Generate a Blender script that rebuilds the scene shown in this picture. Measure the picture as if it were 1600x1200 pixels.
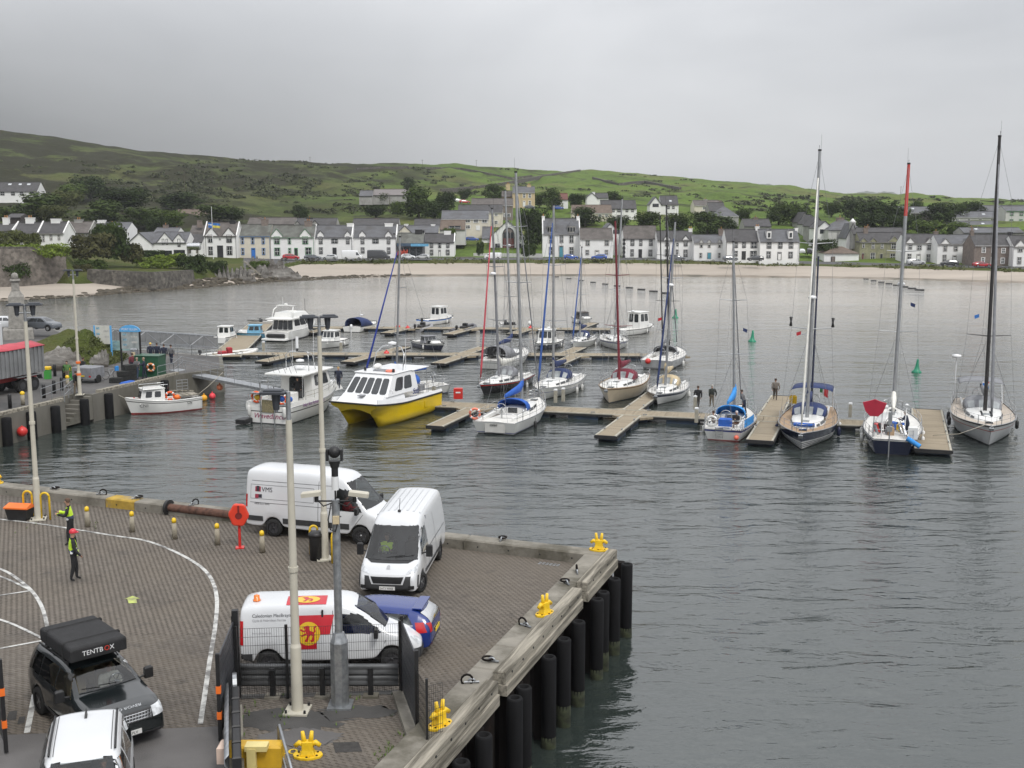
import bpy,bmesh,math,random
import numpy as np
from mathutils import Vector,Matrix
from mathutils.bvhtree import BVHTree
random.seed(7)
rng=np.random.default_rng(7)
R=math.radians
for o in list(bpy.data.objects):
 bpy.data.objects.remove(o)
SC=bpy.context.scene
COL=SC.collection
# ------------------------------------------------------------------ camera, sky, sun, exposure
F_PX,PITCH,EYE=1750.0,math.atan(265/1750.0),15.6
cd=bpy.data.cameras.new('camera')
cam=bpy.data.objects.new('camera',cd)
COL.objects.link(cam)
cam.location=(0,0,EYE)
cam.rotation_euler=(math.pi/2-PITCH,0,0)
cd.sensor_width=36.0
cd.lens=36.0*F_PX/1600.0
cd.clip_start,cd.clip_end=0.5,12000
SC.camera=cam
SUN_EL,SUN_AZ=R(52),R(150)
wd=bpy.data.worlds.new('World')
SC.world=wd
wd.use_nodes=True
nt=wd.node_tree
nt.nodes.clear()
def wn(t,**k):
 n=nt.nodes.new(t)
 for a,b in k.items():
  setattr(n,a,b)
 return n
wout=wn('ShaderNodeOutputWorld')
wbg=wn('ShaderNodeBackground')
wbg.inputs['Strength'].default_value=0.1
sky=wn('ShaderNodeTexSky',sky_type='NISHITA',sun_disc=False)
sky.sun_elevation,sky.sun_rotation=SUN_EL,SUN_AZ
sky.air_density,sky.dust_density=1.0,3.0
tc=wn('ShaderNodeTexCoord')
mp=wn('ShaderNodeMapping')
mp.inputs['Scale'].default_value=(1.0,1.0,3.2)
mp.inputs['Location'].default_value=(0.35,0.1,0.2)
n1=wn('ShaderNodeTexNoise')
n1.inputs['Scale'].default_value=1.7
n1.inputs['Detail'].default_value=5.0
n1.inputs['Roughness'].default_value=0.5
n1.inputs['Distortion'].default_value=0.35
cr=wn('ShaderNodeValToRGB')
cr.color_ramp.elements[0].position,cr.color_ramp.elements[0].color=0.30,(4.9,5.0,5.2,1)
cr.color_ramp.elements[1].position,cr.color_ramp.elements[1].color=0.72,(7.2,7.25,7.4,1)
sx=wn('ShaderNodeSeparateXYZ')
mx=wn('ShaderNodeMapRange')
mx.inputs[1].default_value,mx.inputs[2].default_value=-0.46,0.06
mx.inputs[3].default_value,mx.inputs[4].default_value=0.08,1.0
zr=wn('ShaderNodeMapRange')
zr.inputs[1].default_value,zr.inputs[2].default_value=0.01,0.12
zr.inputs[3].default_value,zr.inputs[4].default_value=0.86,1.02
m1=wn('ShaderNodeMath',operation='MULTIPLY')
zg=wn('ShaderNodeMapRange')
zg.inputs[1].default_value,zg.inputs[2].default_value=0.13,0.75
zg.inputs[3].default_value,zg.inputs[4].default_value=1.0,2.1
m2=wn('ShaderNodeMath',operation='MULTIPLY')
vm=wn('ShaderNodeMixRGB',blend_type='MULTIPLY')
vm.inputs[0].default_value=1.0
mixs=wn('ShaderNodeMixRGB')
mixs.inputs[0].default_value=0.92
L=nt.links.new
L(tc.outputs['Generated'],mp.inputs[0]);L(mp.outputs[0],n1.inputs['Vector'])
L(n1.outputs['Fac'],cr.inputs[0])
L(tc.outputs['Generated'],sx.inputs[0])
lowm=wn('ShaderNodeMapRange')
lowm.inputs[1].default_value,lowm.inputs[2].default_value=0.04,0.20
lowm.inputs[3].default_value,lowm.inputs[4].default_value=1.0,0.15
mxl=wn('ShaderNodeMixRGB')
mxl.inputs[1].default_value=(1,1,1,1)
L(sx.outputs[2],lowm.inputs[0]);L(lowm.outputs[0],mxl.inputs[0]);L(mx.outputs[0],mxl.inputs[2])
L(sx.outputs[0],mx.inputs[0]);L(sx.outputs[2],zr.inputs[0])
L(mxl.outputs[0],m1.inputs[0]);L(zr.outputs[0],m1.inputs[1])
L(cr.outputs[0],vm.inputs[1]);L(sx.outputs[2],zg.inputs[0]);L(m1.outputs[0],m2.inputs[0]);L(zg.outputs[0],m2.inputs[1]);L(m2.outputs[0],vm.inputs[2])
L(sky.outputs[0],mixs.inputs[1]);L(vm.outputs[0],mixs.inputs[2])
L(mixs.outputs[0],wbg.inputs['Color']);L(wbg.outputs[0],wout.inputs['Surface'])
sl=bpy.data.lights.new('sun','SUN')
sl.energy,sl.angle,sl.color=1.5,R(14),(1.0,0.97,0.92)
so=bpy.data.objects.new('sun',sl)
COL.objects.link(so)
so.rotation_euler=(math.pi/2-SUN_EL,0,-SUN_AZ+math.pi)
so.rotation_euler=Vector((math.sin(SUN_AZ)*math.cos(SUN_EL),math.cos(SUN_AZ)*math.cos(SUN_EL),math.sin(SUN_EL))).to_track_quat('Z','Y').to_euler()
so.location=(60,-60,120)
vs=SC.view_settings
vs.view_transform,vs.look,vs.gamma,vs.use_curve_mapping='Standard','None',1.0,False
vs.exposure=0.3
SC.cycles.max_bounces=6
SC.cycles.transparent_max_bounces=8
SC.cycles.caustics_reflective=SC.cycles.caustics_refractive=False
SC.cycles.use_denoising=True
# ------------------------------------------------------------------ where a point of the photograph lies on a level plane
CT,ST=math.cos(PITCH),math.sin(PITCH)
def W(u,v,z=0.0):
 x,y=(u-800)/F_PX,(600-v)/F_PX
 d=(x,CT+y*ST,-ST+y*CT)
 t=(z-EYE)/d[2]
 return Vector((d[0]*t,d[1]*t,z))
def WD(u,v,Y):
 x,y=(u-800)/F_PX,(600-v)/F_PX
 d=(x,CT+y*ST,-ST+y*CT)
 t=Y/d[1]
 return Vector((d[0]*t,Y,EYE+d[2]*t))
 # ------------------------------------------------------------------ materials
MATS={}
def mat(name,col,rough=0.6,metal=0.0,var=0.15,scale=2.0,bump=0.0,bscale=None,spec=None,col2=None,thr=(0.45,0.6),detail=4,coat=0,emit=0,trans=0,stretch=None):
 """principled surface whose colour wanders with noise; col2 = patches of wear or dirt"""
 if name in MATS:
  return MATS[name]
 m=bpy.data.materials.new(name)
 m.use_nodes=True
 t=m.node_tree
 b=t.nodes['Principled BSDF']
 b.inputs['Roughness'].default_value=rough
 b.inputs['Metallic'].default_value=metal
 if spec is not None:
  b.inputs['Specular IOR Level'].default_value=spec
 if coat:
  b.inputs['Coat Weight'].default_value=coat
  b.inputs['Coat Roughness'].default_value=0.08
 if trans:
  b.inputs['Transmission Weight'].default_value=trans
 tcn=t.nodes.new('ShaderNodeTexCoord')
 src=tcn.outputs['Object']
 if stretch:
  mpn=t.nodes.new('ShaderNodeMapping')
  mpn.inputs['Scale'].default_value=stretch
  t.links.new(src,mpn.inputs[0])
  src=mpn.outputs[0]
 n=t.nodes.new('ShaderNodeTexNoise')
 n.inputs['Scale'].default_value=scale
 n.inputs['Detail'].default_value=detail
 t.links.new(src,n.inputs['Vector'])
 r=t.nodes.new('ShaderNodeValToRGB')
 c=Vector(col[:3])
 r.color_ramp.elements[0].position,r.color_ramp.elements[1].position=0.3,0.7
 r.color_ramp.elements[0].color=(*(c*(1-var)),1)
 r.color_ramp.elements[1].color=(*[min(x,0.95) for x in c*(1+var)],1)
 t.links.new(n.outputs['Fac'],r.inputs[0])
 out=r.outputs[0]
 if col2 is not None:
  n2=t.nodes.new('ShaderNodeTexNoise')
  n2.inputs['Scale'].default_value=scale*0.37
  n2.inputs['Detail'].default_value=6
  n2.inputs['Roughness'].default_value=0.65
  t.links.new(src,n2.inputs['Vector'])
  r2=t.nodes.new('ShaderNodeMapRange')
  r2.inputs[1].default_value,r2.inputs[2].default_value=thr
  t.links.new(n2.outputs['Fac'],r2.inputs[0])
  mx_=t.nodes.new('ShaderNodeMixRGB')
  mx_.inputs[2].default_value=(*col2[:3],1)
  t.links.new(r2.outputs[0],mx_.inputs[0])
  t.links.new(out,mx_.inputs[1])
  out=mx_.outputs[0]
 t.links.new(out,b.inputs['Base Color'])
 if emit:
  t.links.new(out,b.inputs['Emission Color'])
  b.inputs['Emission Strength'].default_value=emit
 if bump:
  nb=t.nodes.new('ShaderNodeTexNoise')
  nb.inputs['Scale'].default_value=bscale or scale*6
  nb.inputs['Detail'].default_value=5
  t.links.new(src,nb.inputs['Vector'])
  bp=t.nodes.new('ShaderNodeBump')
  bp.inputs['Strength'].default_value=min(1,bump)
  bp.inputs['Distance'].default_value=0.05
  t.links.new(nb.outputs['Fac'],bp.inputs['Height'])
  t.links.new(bp.outputs[0],b.inputs['Normal'])
 MATS[name]=m
 return m
def paint(name,col,rough=0.35,var=0.05,coat=0.3,**k):
 return mat(name,col,rough,0,var,1.3,coat=coat,**k)
M_GLASS=mat('dark window glass',(0.02,0.024,0.028),0.06,var=0.3,scale=0.8,spec=0.8)
def see_through_glass(name,tint):
 m=bpy.data.materials.new(name);m.use_nodes=True
 t=m.node_tree;t.nodes.clear()
 N= lambda k:t.nodes.new(k)
 o,mx_,tr,gl,lw=N('ShaderNodeOutputMaterial'),N('ShaderNodeMixShader'),N('ShaderNodeBsdfTransparent'),N('ShaderNodeBsdfGlossy'),N('ShaderNodeFresnel')
 tr.inputs[0].default_value=(*tint,1);gl.inputs['Roughness'].default_value=0.03;lw.inputs[0].default_value=1.75
 t.links.new(lw.outputs[0],mx_.inputs[0]);t.links.new(tr.outputs[0],mx_.inputs[1]);t.links.new(gl.outputs[0],mx_.inputs[2]);t.links.new(mx_.outputs[0],o.inputs[0])
 MATS[name]=m
 return m
M_CARGLASS=mat('tinted car glass',(0.022,0.026,0.03),0.05,var=0.35,scale=1.6,spec=0.9)
M_CABGLASS=see_through_glass('see through vehicle glass',(0.50,0.53,0.53))
M_BLACK=mat('black plastic',(0.015,0.015,0.016),0.5,var=0.3,scale=5)
M_RUBBER=mat('worn rubber',(0.018,0.018,0.019),0.8,var=0.4,scale=9,bump=.2)
M_STEEL=mat('galvanised steel',(0.33,0.345,0.36),0.45,0.75,var=0.25,scale=7)
M_STAIN=mat('stainless steel',(0.55,0.56,0.57),0.25,0.9,var=0.1,scale=6)
M_ALU=mat('anodised aluminium',(0.42,0.43,0.44),0.4,0.8,var=0.12,scale=3)
M_WHITE=paint('white paint',(0.74,0.75,0.76),0.3)
M_GEL=mat('white gelcoat',(0.72,0.72,0.70),0.3,var=0.07,scale=0.8,coat=.2,col2=(0.55,0.54,0.50),thr=(.6,.8))
M_YELLOW=mat('yellow bollard paint',(0.72,0.47,0.015),0.45,var=0.12,scale=6,col2=(0.26,0.11,0.03),thr=(.60,.72),bump=.15)
M_RED=paint('red paint',(0.55,0.025,0.02),0.4)
M_ORANGE=mat('orange plastic',(0.78,0.16,0.02),0.5,var=0.12)
M_SKIN=mat('skin',(0.48,0.27,0.19),0.6,var=0.12,scale=14)
M_ROPE=mat('pale rope',(0.42,0.39,0.32),0.9,var=0.25,scale=30)
M_TEAK=mat('teak deck',(0.34,0.235,0.145),0.7,var=0.18,scale=3,stretch=(1,14,1),bump=.15)
# ------------------------------------------------------------------ mesh helper
class MB:
 def __init__(s):
  s.v,s.f,s.m,s.sm=[],[],[],[]
  s.M=Matrix.Identity(4)
  s.mi,s.smooth=0,False
 def add(s,vs,fs,mi=None,smooth=None):
  b=len(s.v)
  M=s.M
  s.v.extend([tuple(M@Vector(p)) for p in vs])
  k=s.mi if mi is None else mi
  sm=s.smooth if smooth is None else smooth
  for f in fs:
   s.f.append(tuple(b+i for i in f));s.m.append(k);s.sm.append(sm)
  return s
 def box(s,c,d,rz=0,ry=0,rx=0,mi=None,ch=0):
  x,y,z=d[0]/2,d[1]/2,d[2]/2
  Q=Matrix.Translation(c)@Matrix.Rotation(rz,4,'Z')@Matrix.Rotation(ry,4,'Y')@Matrix.Rotation(rx,4,'X')
  if ch:
   P=[(-x,-y,-z),(x,-y,-z),(x,y,-z),(-x,y,-z),(-x,-y,z-ch),(x,-y,z-ch),(x,y,z-ch),(-x,y,z-ch),(-x+ch,-y+ch,z),(x-ch,-y+ch,z),(x-ch,y-ch,z),(-x+ch,y-ch,z)]
   fs=[(3,2,1,0),(0,1,5,4),(1,2,6,5),(2,3,7,6),(3,0,4,7),(4,5,9,8),(5,6,10,9),(6,7,11,10),(7,4,8,11),(8,9,10,11)]
  else:
   P=[(-x,-y,-z),(x,-y,-z),(x,y,-z),(-x,y,-z),(-x,-y,z),(x,-y,z),(x,y,z),(-x,y,z)]
   fs=[(3,2,1,0),(4,5,6,7),(0,1,5,4),(1,2,6,5),(2,3,7,6),(3,0,4,7)]
  return s.add([Q@Vector(p) for p in P],fs,mi,False)
 def tube(s,a,b,r0,r1=None,n=8,mi=None,cap=True):
  a,b=Vector(a),Vector(b)
  r1=r0 if r1 is None else r1
  d=(b-a)
  if d.length<1e-6:
   return s
  d.normalize()
  e=d.orthogonal().normalized();g=d.cross(e)
  P=[]
  for c,r in((a,r0),(b,r1)):
   for i in range(n):
    t=2*math.pi*i/n
    P.append(c+(e*math.cos(t)+g*math.sin(t))*r)
  fs=[(i,(i+1)%n,n+(i+1)%n,n+i) for i in range(n)]
  s.add(P,fs,mi,n>5)
  if cap:
   s.add(P[n:],[tuple(range(n))],mi,False);s.add(P[:n],[tuple(range(n-1,-1,-1))],mi,False)
  return s
 def path(s,pts,r,n=6,mi=None,closed=False):
  P=[Vector(p) for p in pts]
  N=len(P)
  rings=[]
  for i,p in enumerate(P):
   if closed:
    d=P[(i+1)%N]-P[i-1]
   else:
    d=P[min(i+1,N-1)]-P[max(i-1,0)]
   d.normalize()
   up=Vector((0,0,1)) if abs(d.z)<0.95 else Vector((0,1,0))
   e=d.cross(up).normalized();g=d.cross(e)
   rr=r[i] if isinstance(r,(list,tuple)) else r
   rings.append([p+(e*math.cos(2*math.pi*k/n)+g*math.sin(2*math.pi*k/n))*rr for k in range(n)])
  return s.loft(rings,mi,closed_ring=True,closed_path=closed,cap= not closed)
 def loft(s,rings,mi=None,closed_ring=True,closed_path=False,cap=True,smooth=True,band=None):
  n=len(rings[0]);N=len(rings)
  vs=[p for r in rings for p in r]
  b=len(s.v)
  M=s.M
  s.v.extend([tuple(M@Vector(p)) for p in vs])
  k0=s.mi if mi is None else mi
  for i in range(N if closed_path else N-1):
   j=(i+1)%N
   for k in range(n if closed_ring else n-1):
    l=(k+1)%n
    s.f.append((b+i*n+k,b+i*n+l,b+j*n+l,b+j*n+k))
    s.m.append(band(i,k) if band else k0);s.sm.append(smooth)
  if cap and not closed_path:
   s.f.append(tuple(b+k for k in range(n-1,-1,-1)));s.m.append(k0);s.sm.append(False)
   s.f.append(tuple(b+(N-1)*n+k for k in range(n)));s.m.append(k0);s.sm.append(False)
  return s
 def ball(s,c,r,n=10,mi=None,sc=(1,1,1)):
  rings=[]
  m=max(4,n//2+1)
  for i in range(m+1):
   t=math.pi*i/m
   rr,z=max(math.sin(t),0.02)*r,-math.cos(t)*r
   rings.append([(c[0]+rr*math.cos(2*math.pi*k/n)*sc[0],c[1]+rr*math.sin(2*math.pi*k/n)*sc[1],c[2]+z*sc[2]) for k in range(n)])
  return s.loft(rings,mi)
 def lathe(s,prof,c=(0,0,0),n=12,mi=None,smooth=True,cap=True):
  rings=[[(c[0]+max(r,.001)*math.cos(2*math.pi*k/n),c[1]+max(r,.001)*math.sin(2*math.pi*k/n),c[2]+z) for k in range(n)] for r,z in prof]
  return s.loft(rings,mi,smooth=smooth,cap=cap)
 def prism(s,poly,z0,z1,mi=None):
  n=len(poly)
  vs=[(p[0],p[1],z0) for p in poly]+[(p[0],p[1],z1) for p in poly]
  fs=[tuple(range(n-1,-1,-1)),tuple(range(n,2*n))]+[(i,(i+1)%n,n+(i+1)%n,n+i) for i in range(n)]
  return s.add(vs,fs,mi,False)
 def prism_y(s,poly,y0,y1,mi=None):
  n=len(poly)
  vs=[(p[0],y0,p[1]) for p in poly]+[(p[0],y1,p[1]) for p in poly]
  fs=[tuple(range(n)),tuple(range(2*n-1,n-1,-1))]+[((i+1)%n,i,n+i,n+(i+1)%n) for i in range(n)]
  return s.add(vs,fs,mi,False)
 def torus(s,c,Rr,r,axis='Z',n=16,m=6,mi=None,a0=0,a1=2*math.pi):
  full=abs(a1-a0-2*math.pi)<1e-3
  N=n if full else n+1
  pts=[]
  for i in range(N):
   t=a0+(a1-a0)*i/n
   p={'Z':(math.cos(t),math.sin(t),0),'Y':(math.cos(t),0,math.sin(t)),'X':(0,math.cos(t),math.sin(t))}[axis]
   pts.append(Vector(c)+Vector(p)*Rr)
  return s.path(pts,r,m,mi,closed=full)
 def mesh(s,name,mats):
  me=bpy.data.meshes.new(name)
  me.from_pydata(s.v,[],s.f)
  for m_ in(mats if isinstance(mats,(list,tuple)) else[mats]):
   me.materials.append(m_)
  me.polygons.foreach_set('material_index',s.m)
  me.polygons.foreach_set('use_smooth',s.sm)
  me.update()
  return me
 def build(s,name,mats,parent=None,loc=None,rz=None,kind=None,bevel=0,fixn=False):
  me=s.mesh(name,mats)
  if fixn:
   bm=bmesh.new();bm.from_mesh(me)
   bmesh.ops.recalc_face_normals(bm,faces=bm.faces);bm.to_mesh(me);bm.free()
  return link(name,me,parent,loc,rz,kind,bevel)
def link(name,me,parent=None,loc=None,rz=None,kind=None,bevel=0):
 o=bpy.data.objects.new(name,me)
 COL.objects.link(o)
 if parent is not None:
  o.parent=parent
 if loc is not None:
  o.location=loc
 if rz is not None:
  o.rotation_euler=(0,0,rz)
 if kind:
  o['kind']=kind
 if bevel:
  b=o.modifiers.new('bevel','BEVEL')
  b.width,b.segments,b.limit_method,b.angle_limit=bevel,2,'ANGLE',R(35)
 return o
LABELS={}
def tag(o,label,cat,group=None):
 n=len(label.split())
 assert 4<=n<=16,(n,label)
 LABELS.setdefault(label,[]).append((o.name,group))
 o['label'],o['category']=label,cat
 if group:
  o['group']=group
 return o
def thing(name,label,cat,loc=(0,0,0),rz=0.0,group=None):
 o=bpy.data.objects.new(name,None)
 COL.objects.link(o)
 o.empty_display_size=0.3
 o.location=loc
 o.rotation_euler=(0,0,rz)
 return tag(o,label,cat,group)
def copy_tree(o,label,loc,rz,group=None):
 kids={}
 for c in bpy.data.objects:
  if c.parent:
   kids.setdefault(c.parent.name,[]).append(c)
 def rec(s,par):
  c=s.copy();COL.objects.link(c)
  if par is not None:
   c.parent=par
  for k in kids.get(s.name,[]):
   rec(k,c)
  return c
 n=rec(o,None)
 n.location=loc;n.rotation_euler=(0,0,rz)
 tag(n,label,o['category'],group or o.get('group'))
 return n
def struct(o):
 o['kind']='structure'
 return o
def text_mesh(s,size,mi_mat,parent,loc,rot,name='lettering',align='LEFT',thick=0.004,sx=1.0,shear=0.0):
 cu=bpy.data.curves.new(name,'FONT')
 cu.body,cu.size,cu.align_x,cu.extrude,cu.shear=s,size,align,thick,shear
 tmp=bpy.data.objects.new('tmp',cu)
 COL.objects.link(tmp)
 dg=bpy.context.evaluated_depsgraph_get()
 me=bpy.data.meshes.new_from_object(tmp.evaluated_get(dg))
 bpy.data.objects.remove(tmp);bpy.data.curves.remove(cu)
 me.materials.clear();me.materials.append(mi_mat)
 o=link(name,me,parent,loc)
 o.rotation_euler=rot
 o.scale=(sx,1,1)
 return o
def seg(vals,x):
 xs=[a[0] for a in vals];ys=[a[1] for a in vals]
 return float(np.interp(x,xs,ys))
def vnoise(x,y,seed=0):
 x=np.asarray(x,float);y=np.asarray(y,float)
 xi,yi=np.floor(x),np.floor(y);fx,fy=x-xi,y-yi
 fx,fy=fx*fx*(3-2*fx),fy*fy*(3-2*fy)
 def h(a,b):
  t=np.sin(a*127.1+b*311.7+seed*74.7)*43758.5453
  return t-np.floor(t)
 return(h(xi,yi)*(1-fx)+h(xi+1,yi)*fx)*(1-fy)+(h(xi,yi+1)*(1-fx)+h(xi+1,yi+1)*fx)*fy
def fbm(x,y,o=4,seed=0):
 a,t,s_=0.5,0.0,0.0
 for i in range(o):
  t=t+a*vnoise(np.asarray(x)*2**i,np.asarray(y)*2**i,seed+i);s_+=a;a*=0.5
 return t/s_
 # ------------------------------------------------------------------ THE SETTING: land, water, quays
SKYL=[(-300,196),(-150,200),(0,207),(60,213),(120,221),(200,235),(300,246),(380,250),(430,254),(480,254),(520,255),(560,259),(600,263),(650,264),(700,260),(760,263),(800,265),(860,263),(900,265),(950,273),(1000,274),(1040,275),(1070,281),(1100,290),(1150,296),(1200,303),(1290,303),(1330,310),(1400,304),(1460,302),(1500,307),(1560,309),(1600,315),(1750,322),(1900,318)]
def vz(v,Y):
 return EYE-(v-335)/F_PX*Y
_c= lambda u,ps,b:(u,ps+[(y,vz(v,y)) for y,v in b[:-1]]+[(b[-1],vz(seg(SKYL,u),b[-1])),(b[-1]+250,vz(seg(SKYL,u),b[-1])-18)])
PROF=[_c(-260,[(150,-2),(176,0),(228,1.4),(233,8.3),(262,8.5),(300,10.5)],[(380,336),(470,312),(560,262),720]),_c(0,[(178,-2),(203,0),(230.5,1.4),(235,8.0),(268,8.6),(310,10.5)],[(380,335),(470,312),(560,265),720]),_c(96,[(186,-2),(211,0),(233,1.4),(237,7.8),(276,8.4),(315,10.5)],[(380,336),(470,315),(570,272),730]),_c(118,[(189,-2),(214,0),(232,1.4),(235.5,3.5),(290,6.0),(320,9)],[(380,338),(470,316),(570,275),735]),_c(300,[(215,-2),(240,0),(246,1.4),(249,3.4),(306,4.3),(335,5)],[(380,348),(470,322),(600,278),760]),_c(420,[(237,-2),(262,0),(270,2.0),(276,3.0),(314,3.5),(338,5)],[(382,352),(470,328),(610,285),780]),_c(470,[(243,-2),(268,0),(298,2.5),(303,3.2),(317,3.5),(340,5)],[(384,353),(460,330),(610,288),800]),_c(560,[(250,-2),(280,0),(302,2.5),(306,3.2),(319,3.5),(342,5)],[(385,353),(450,326),(620,290),850]),_c(700,[(255,-2),(286,0),(306,2.5),(310,3.25),(320,3.5),(345,5)],[(385,350),(440,325),(620,297),880]),_c(1000,[(255,-2),(286,0),(305,2.5),(308,3.25),(319,3.5),(345,5)],[(385,352),(440,332),(620,303),880]),_c(1300,[(250,-2),(277,0),(299,1.9),(303,2.3),(315,2.5),(342,5)],[(385,356),(440,338),(620,318),860]),_c(1600,[(232,-2),(258,0),(275,1.7),(279,2.2),(289,2.4),(322,6)],[(370,350),(440,338),(620,325),840]),_c(1880,[(212,-2),(238,0),(252,1.7),(256,2.2),(268,2.4),(302,6)],[(360,350),(440,338),(620,326),820]),]
PU=np.array([p[0] for p in PROF],float)
PY=np.array([[q[0] for q in p[1]] for p in PROF],float)
PZ=np.array([[q[1] for q in p[1]] for p in PROF],float)
NN=PY.shape[1]
def prof(u):
 return np.array([np.interp(u,PU,PY[:,k]) for k in range(NN)]),np.array([np.interp(u,PU,PZ[:,k]) for k in range(NN)])
def hillbump(x,y,w):
 return w*(10*(fbm(x/70,y/90,4,3)-.5)+7.0*(fbm(x/22,y/34,4,9)-.5))
def ground(x,y):
 u=800+F_PX*x/(y*CT+10*ST)
 ys,zs=prof(u)
 w=np.clip((y-350)/260,0,1)*np.clip((ys[-2]-y)/80*.45+.55,.55,1)
 return float(np.interp(y,ys,zs)+hillbump(x,y,w))
def grass_material(name,a,b,c,dark,scale=0.02,dthr=(.5,.62),fine=.6,west=None):
 m=bpy.data.materials.new(name);m.use_nodes=True
 t=m.node_tree;bs=t.nodes['Principled BSDF'];bs.inputs['Roughness'].default_value=0.95
 bs.inputs['Specular IOR Level'].default_value=0.1
 tcn=t.nodes.new('ShaderNodeTexCoord')
 def noise(s,d,dist=0.0,rough=.6):
  n=t.nodes.new('ShaderNodeTexNoise');n.inputs['Scale'].default_value=s;n.inputs['Detail'].default_value=d
  n.inputs['Distortion'].default_value=dist;n.inputs['Roughness'].default_value=rough
  t.links.new(tcn.outputs['Object'],n.inputs['Vector']);return n.outputs['Fac']
 def ramp(src,els):
  r=t.nodes.new('ShaderNodeValToRGB')
  while len(r.color_ramp.elements)<len(els):r.color_ramp.elements.new(0.5)
  for e,(p,col) in zip(r.color_ramp.elements,els):e.position,e.color=p,(*col,1)
  t.links.new(src,r.inputs[0]);return r.outputs[0]
 def mixc(fac,x,y):
  k=t.nodes.new('ShaderNodeMixRGB');t.links.new(fac,k.inputs[0]);t.links.new(x,k.inputs[1])
  if isinstance(y,tuple):k.inputs[2].default_value=(*y,1)
  else:t.links.new(y,k.inputs[2])
  return k.outputs[0]
 def mr(src,lo,hi):
  k=t.nodes.new('ShaderNodeMapRange');k.inputs[1].default_value,k.inputs[2].default_value=lo,hi
  t.links.new(src,k.inputs[0]);return k.outputs[0]
 def sward(a,b,c,dark,scale,dthr):
  col=ramp(noise(scale,6),[(.32,a),(.5,b),(.66,c)])
  return mixc(mr(noise(scale*2.6,8,.6,.7),*dthr),col,dark)
 col=sward(a,b,c,dark,scale,dthr)
 if west:
  sp=t.nodes.new('ShaderNodeSeparateXYZ');t.links.new(tcn.outputs['Object'],sp.inputs[0])
  ad=t.nodes.new('ShaderNodeMath');ad.operation='MULTIPLY_ADD';ad.inputs[1].default_value=260
  t.links.new(noise(.012,5),ad.inputs[0]);t.links.new(sp.outputs[0],ad.inputs[2])
  col=mixc(mr(ad.outputs[0],20,120),sward(*west),col)
 k=t.nodes.new('ShaderNodeMixRGB');k.blend_type='MULTIPLY';k.inputs[0].default_value=fine
 t.links.new(col,k.inputs[1]);t.links.new(ramp(noise(scale*34,4,0,.7),[(.25,(.45,.47,.42)),(.75,(1.35,1.35,1.25))]),k.inputs[2])
 t.links.new(k.outputs[0],bs.inputs['Base Color'])
 bp=t.nodes.new('ShaderNodeBump');bp.inputs['Strength'].default_value=.8;bp.inputs['Distance'].default_value=.8
 t.links.new(noise(scale*22,5),bp.inputs['Height']);t.links.new(bp.outputs[0],bs.inputs['Normal'])
 MATS[name]=m
 return m
M_HILL=grass_material('hill grass, pasture and heather',(.064,.100,.022),(.100,.152,.030),(.122,.130,.046),(.040,.046,.020),.017,(.52,.62),.75,west=((.042,.054,.019),(.066,.082,.026),(.090,.082,.040),(.026,.026,.013),.012,(.41,.49)))
M_VERGE=grass_material('shore grass',(.055,.072,.02),(.078,.098,.027),(.11,.105,.045),(.04,.05,.02),.12,(.6,.7))
M_SAND=mat('pale beach sand',(.355,.31,.262),.95,var=.10,scale=.12,col2=(.27,.24,.20),thr=(.5,.7),bump=.3,bscale=1.5,stretch=(.25,1,1))
M_WETSAND=mat('wet sand and weed',(.19,.155,.115),.55,var=.25,scale=.2,col2=(.06,.05,.025),thr=(.5,.62),bump=.4,bscale=2)
M_ROAD=mat('shore road asphalt',(.07,.07,.072),.9,var=.15,scale=.5)
us=np.arange(-260,1881,5.0)
ROWS=[]
for k,n in enumerate([4,6,4,5,6,8,14,26,34,6]):
 ROWS+=[(k,i/n) for i in range(n)]
ROWS.append((NN-2,1.0))
YY=np.zeros((len(ROWS),len(us)));ZZ=YY.copy()
for j,u in enumerate(us):
 ys,zs=prof(u)
 for i,(k,t) in enumerate(ROWS):
  YY[i,j]=ys[k]+(ys[k+1]-ys[k])*t;ZZ[i,j]=zs[k]+(zs[k+1]-zs[k])*t
 yr=ys[-2]
 w=np.clip((YY[:,j]-350)/260,0,1)*np.clip((yr-YY[:,j])/80*.45+.55,.55,1)
 xx=(u-800)/F_PX*(YY[:,j]*CT+10*ST)
 ZZ[:,j]+=hillbump(xx,YY[:,j],w)
 ZZ[:,j]+=np.where((YY[:,j]>ys[0])&(YY[:,j]<ys[3]),.22*(fbm(xx/5,YY[:,j]/4,3,5)-.5),0)
XX=(us[None,:]-800)/F_PX*(YY*CT+10*ST)
def grid_part(name,r0,r1,c0,c1,m):
 v=np.stack([XX[r0:r1+1,c0:c1+1],YY[r0:r1+1,c0:c1+1],ZZ[r0:r1+1,c0:c1+1]],-1)
 a,b=v.shape[:2]
 f=[(i*b+j,i*b+j+1,(i+1)*b+j+1,(i+1)*b+j) for i in range(a-1) for j in range(b-1)]
 me=bpy.data.meshes.new(name);me.from_pydata(v.reshape(-1,3).tolist(),[],f)
 me.materials.append(m);me.polygons.foreach_set('use_smooth',[True]*len(f));me.update()
 return struct(link(name,me))
row_of= lambda k:next(i for i,r in enumerate(ROWS) if r[0]==k and r[1]==0)
ci= lambda u:int(np.argmin(abs(us-u)))
r1_,r2_,r3_,r4_=row_of(1),row_of(2),row_of(3),row_of(4)
grid_part('seabed_shore',0,r1_+1,0,len(us)-1,M_WETSAND)
grid_part('beach',r1_+1,r2_,0,len(us)-1,M_SAND)
grid_part('grass_verge',r2_,r3_,0,len(us)-1,M_VERGE)
grid_part('shore_grass',r3_,r4_,0,ci(380),M_VERGE)
grid_part('shore_road',r3_,r4_,ci(380),len(us)-1,M_ROAD)
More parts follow.
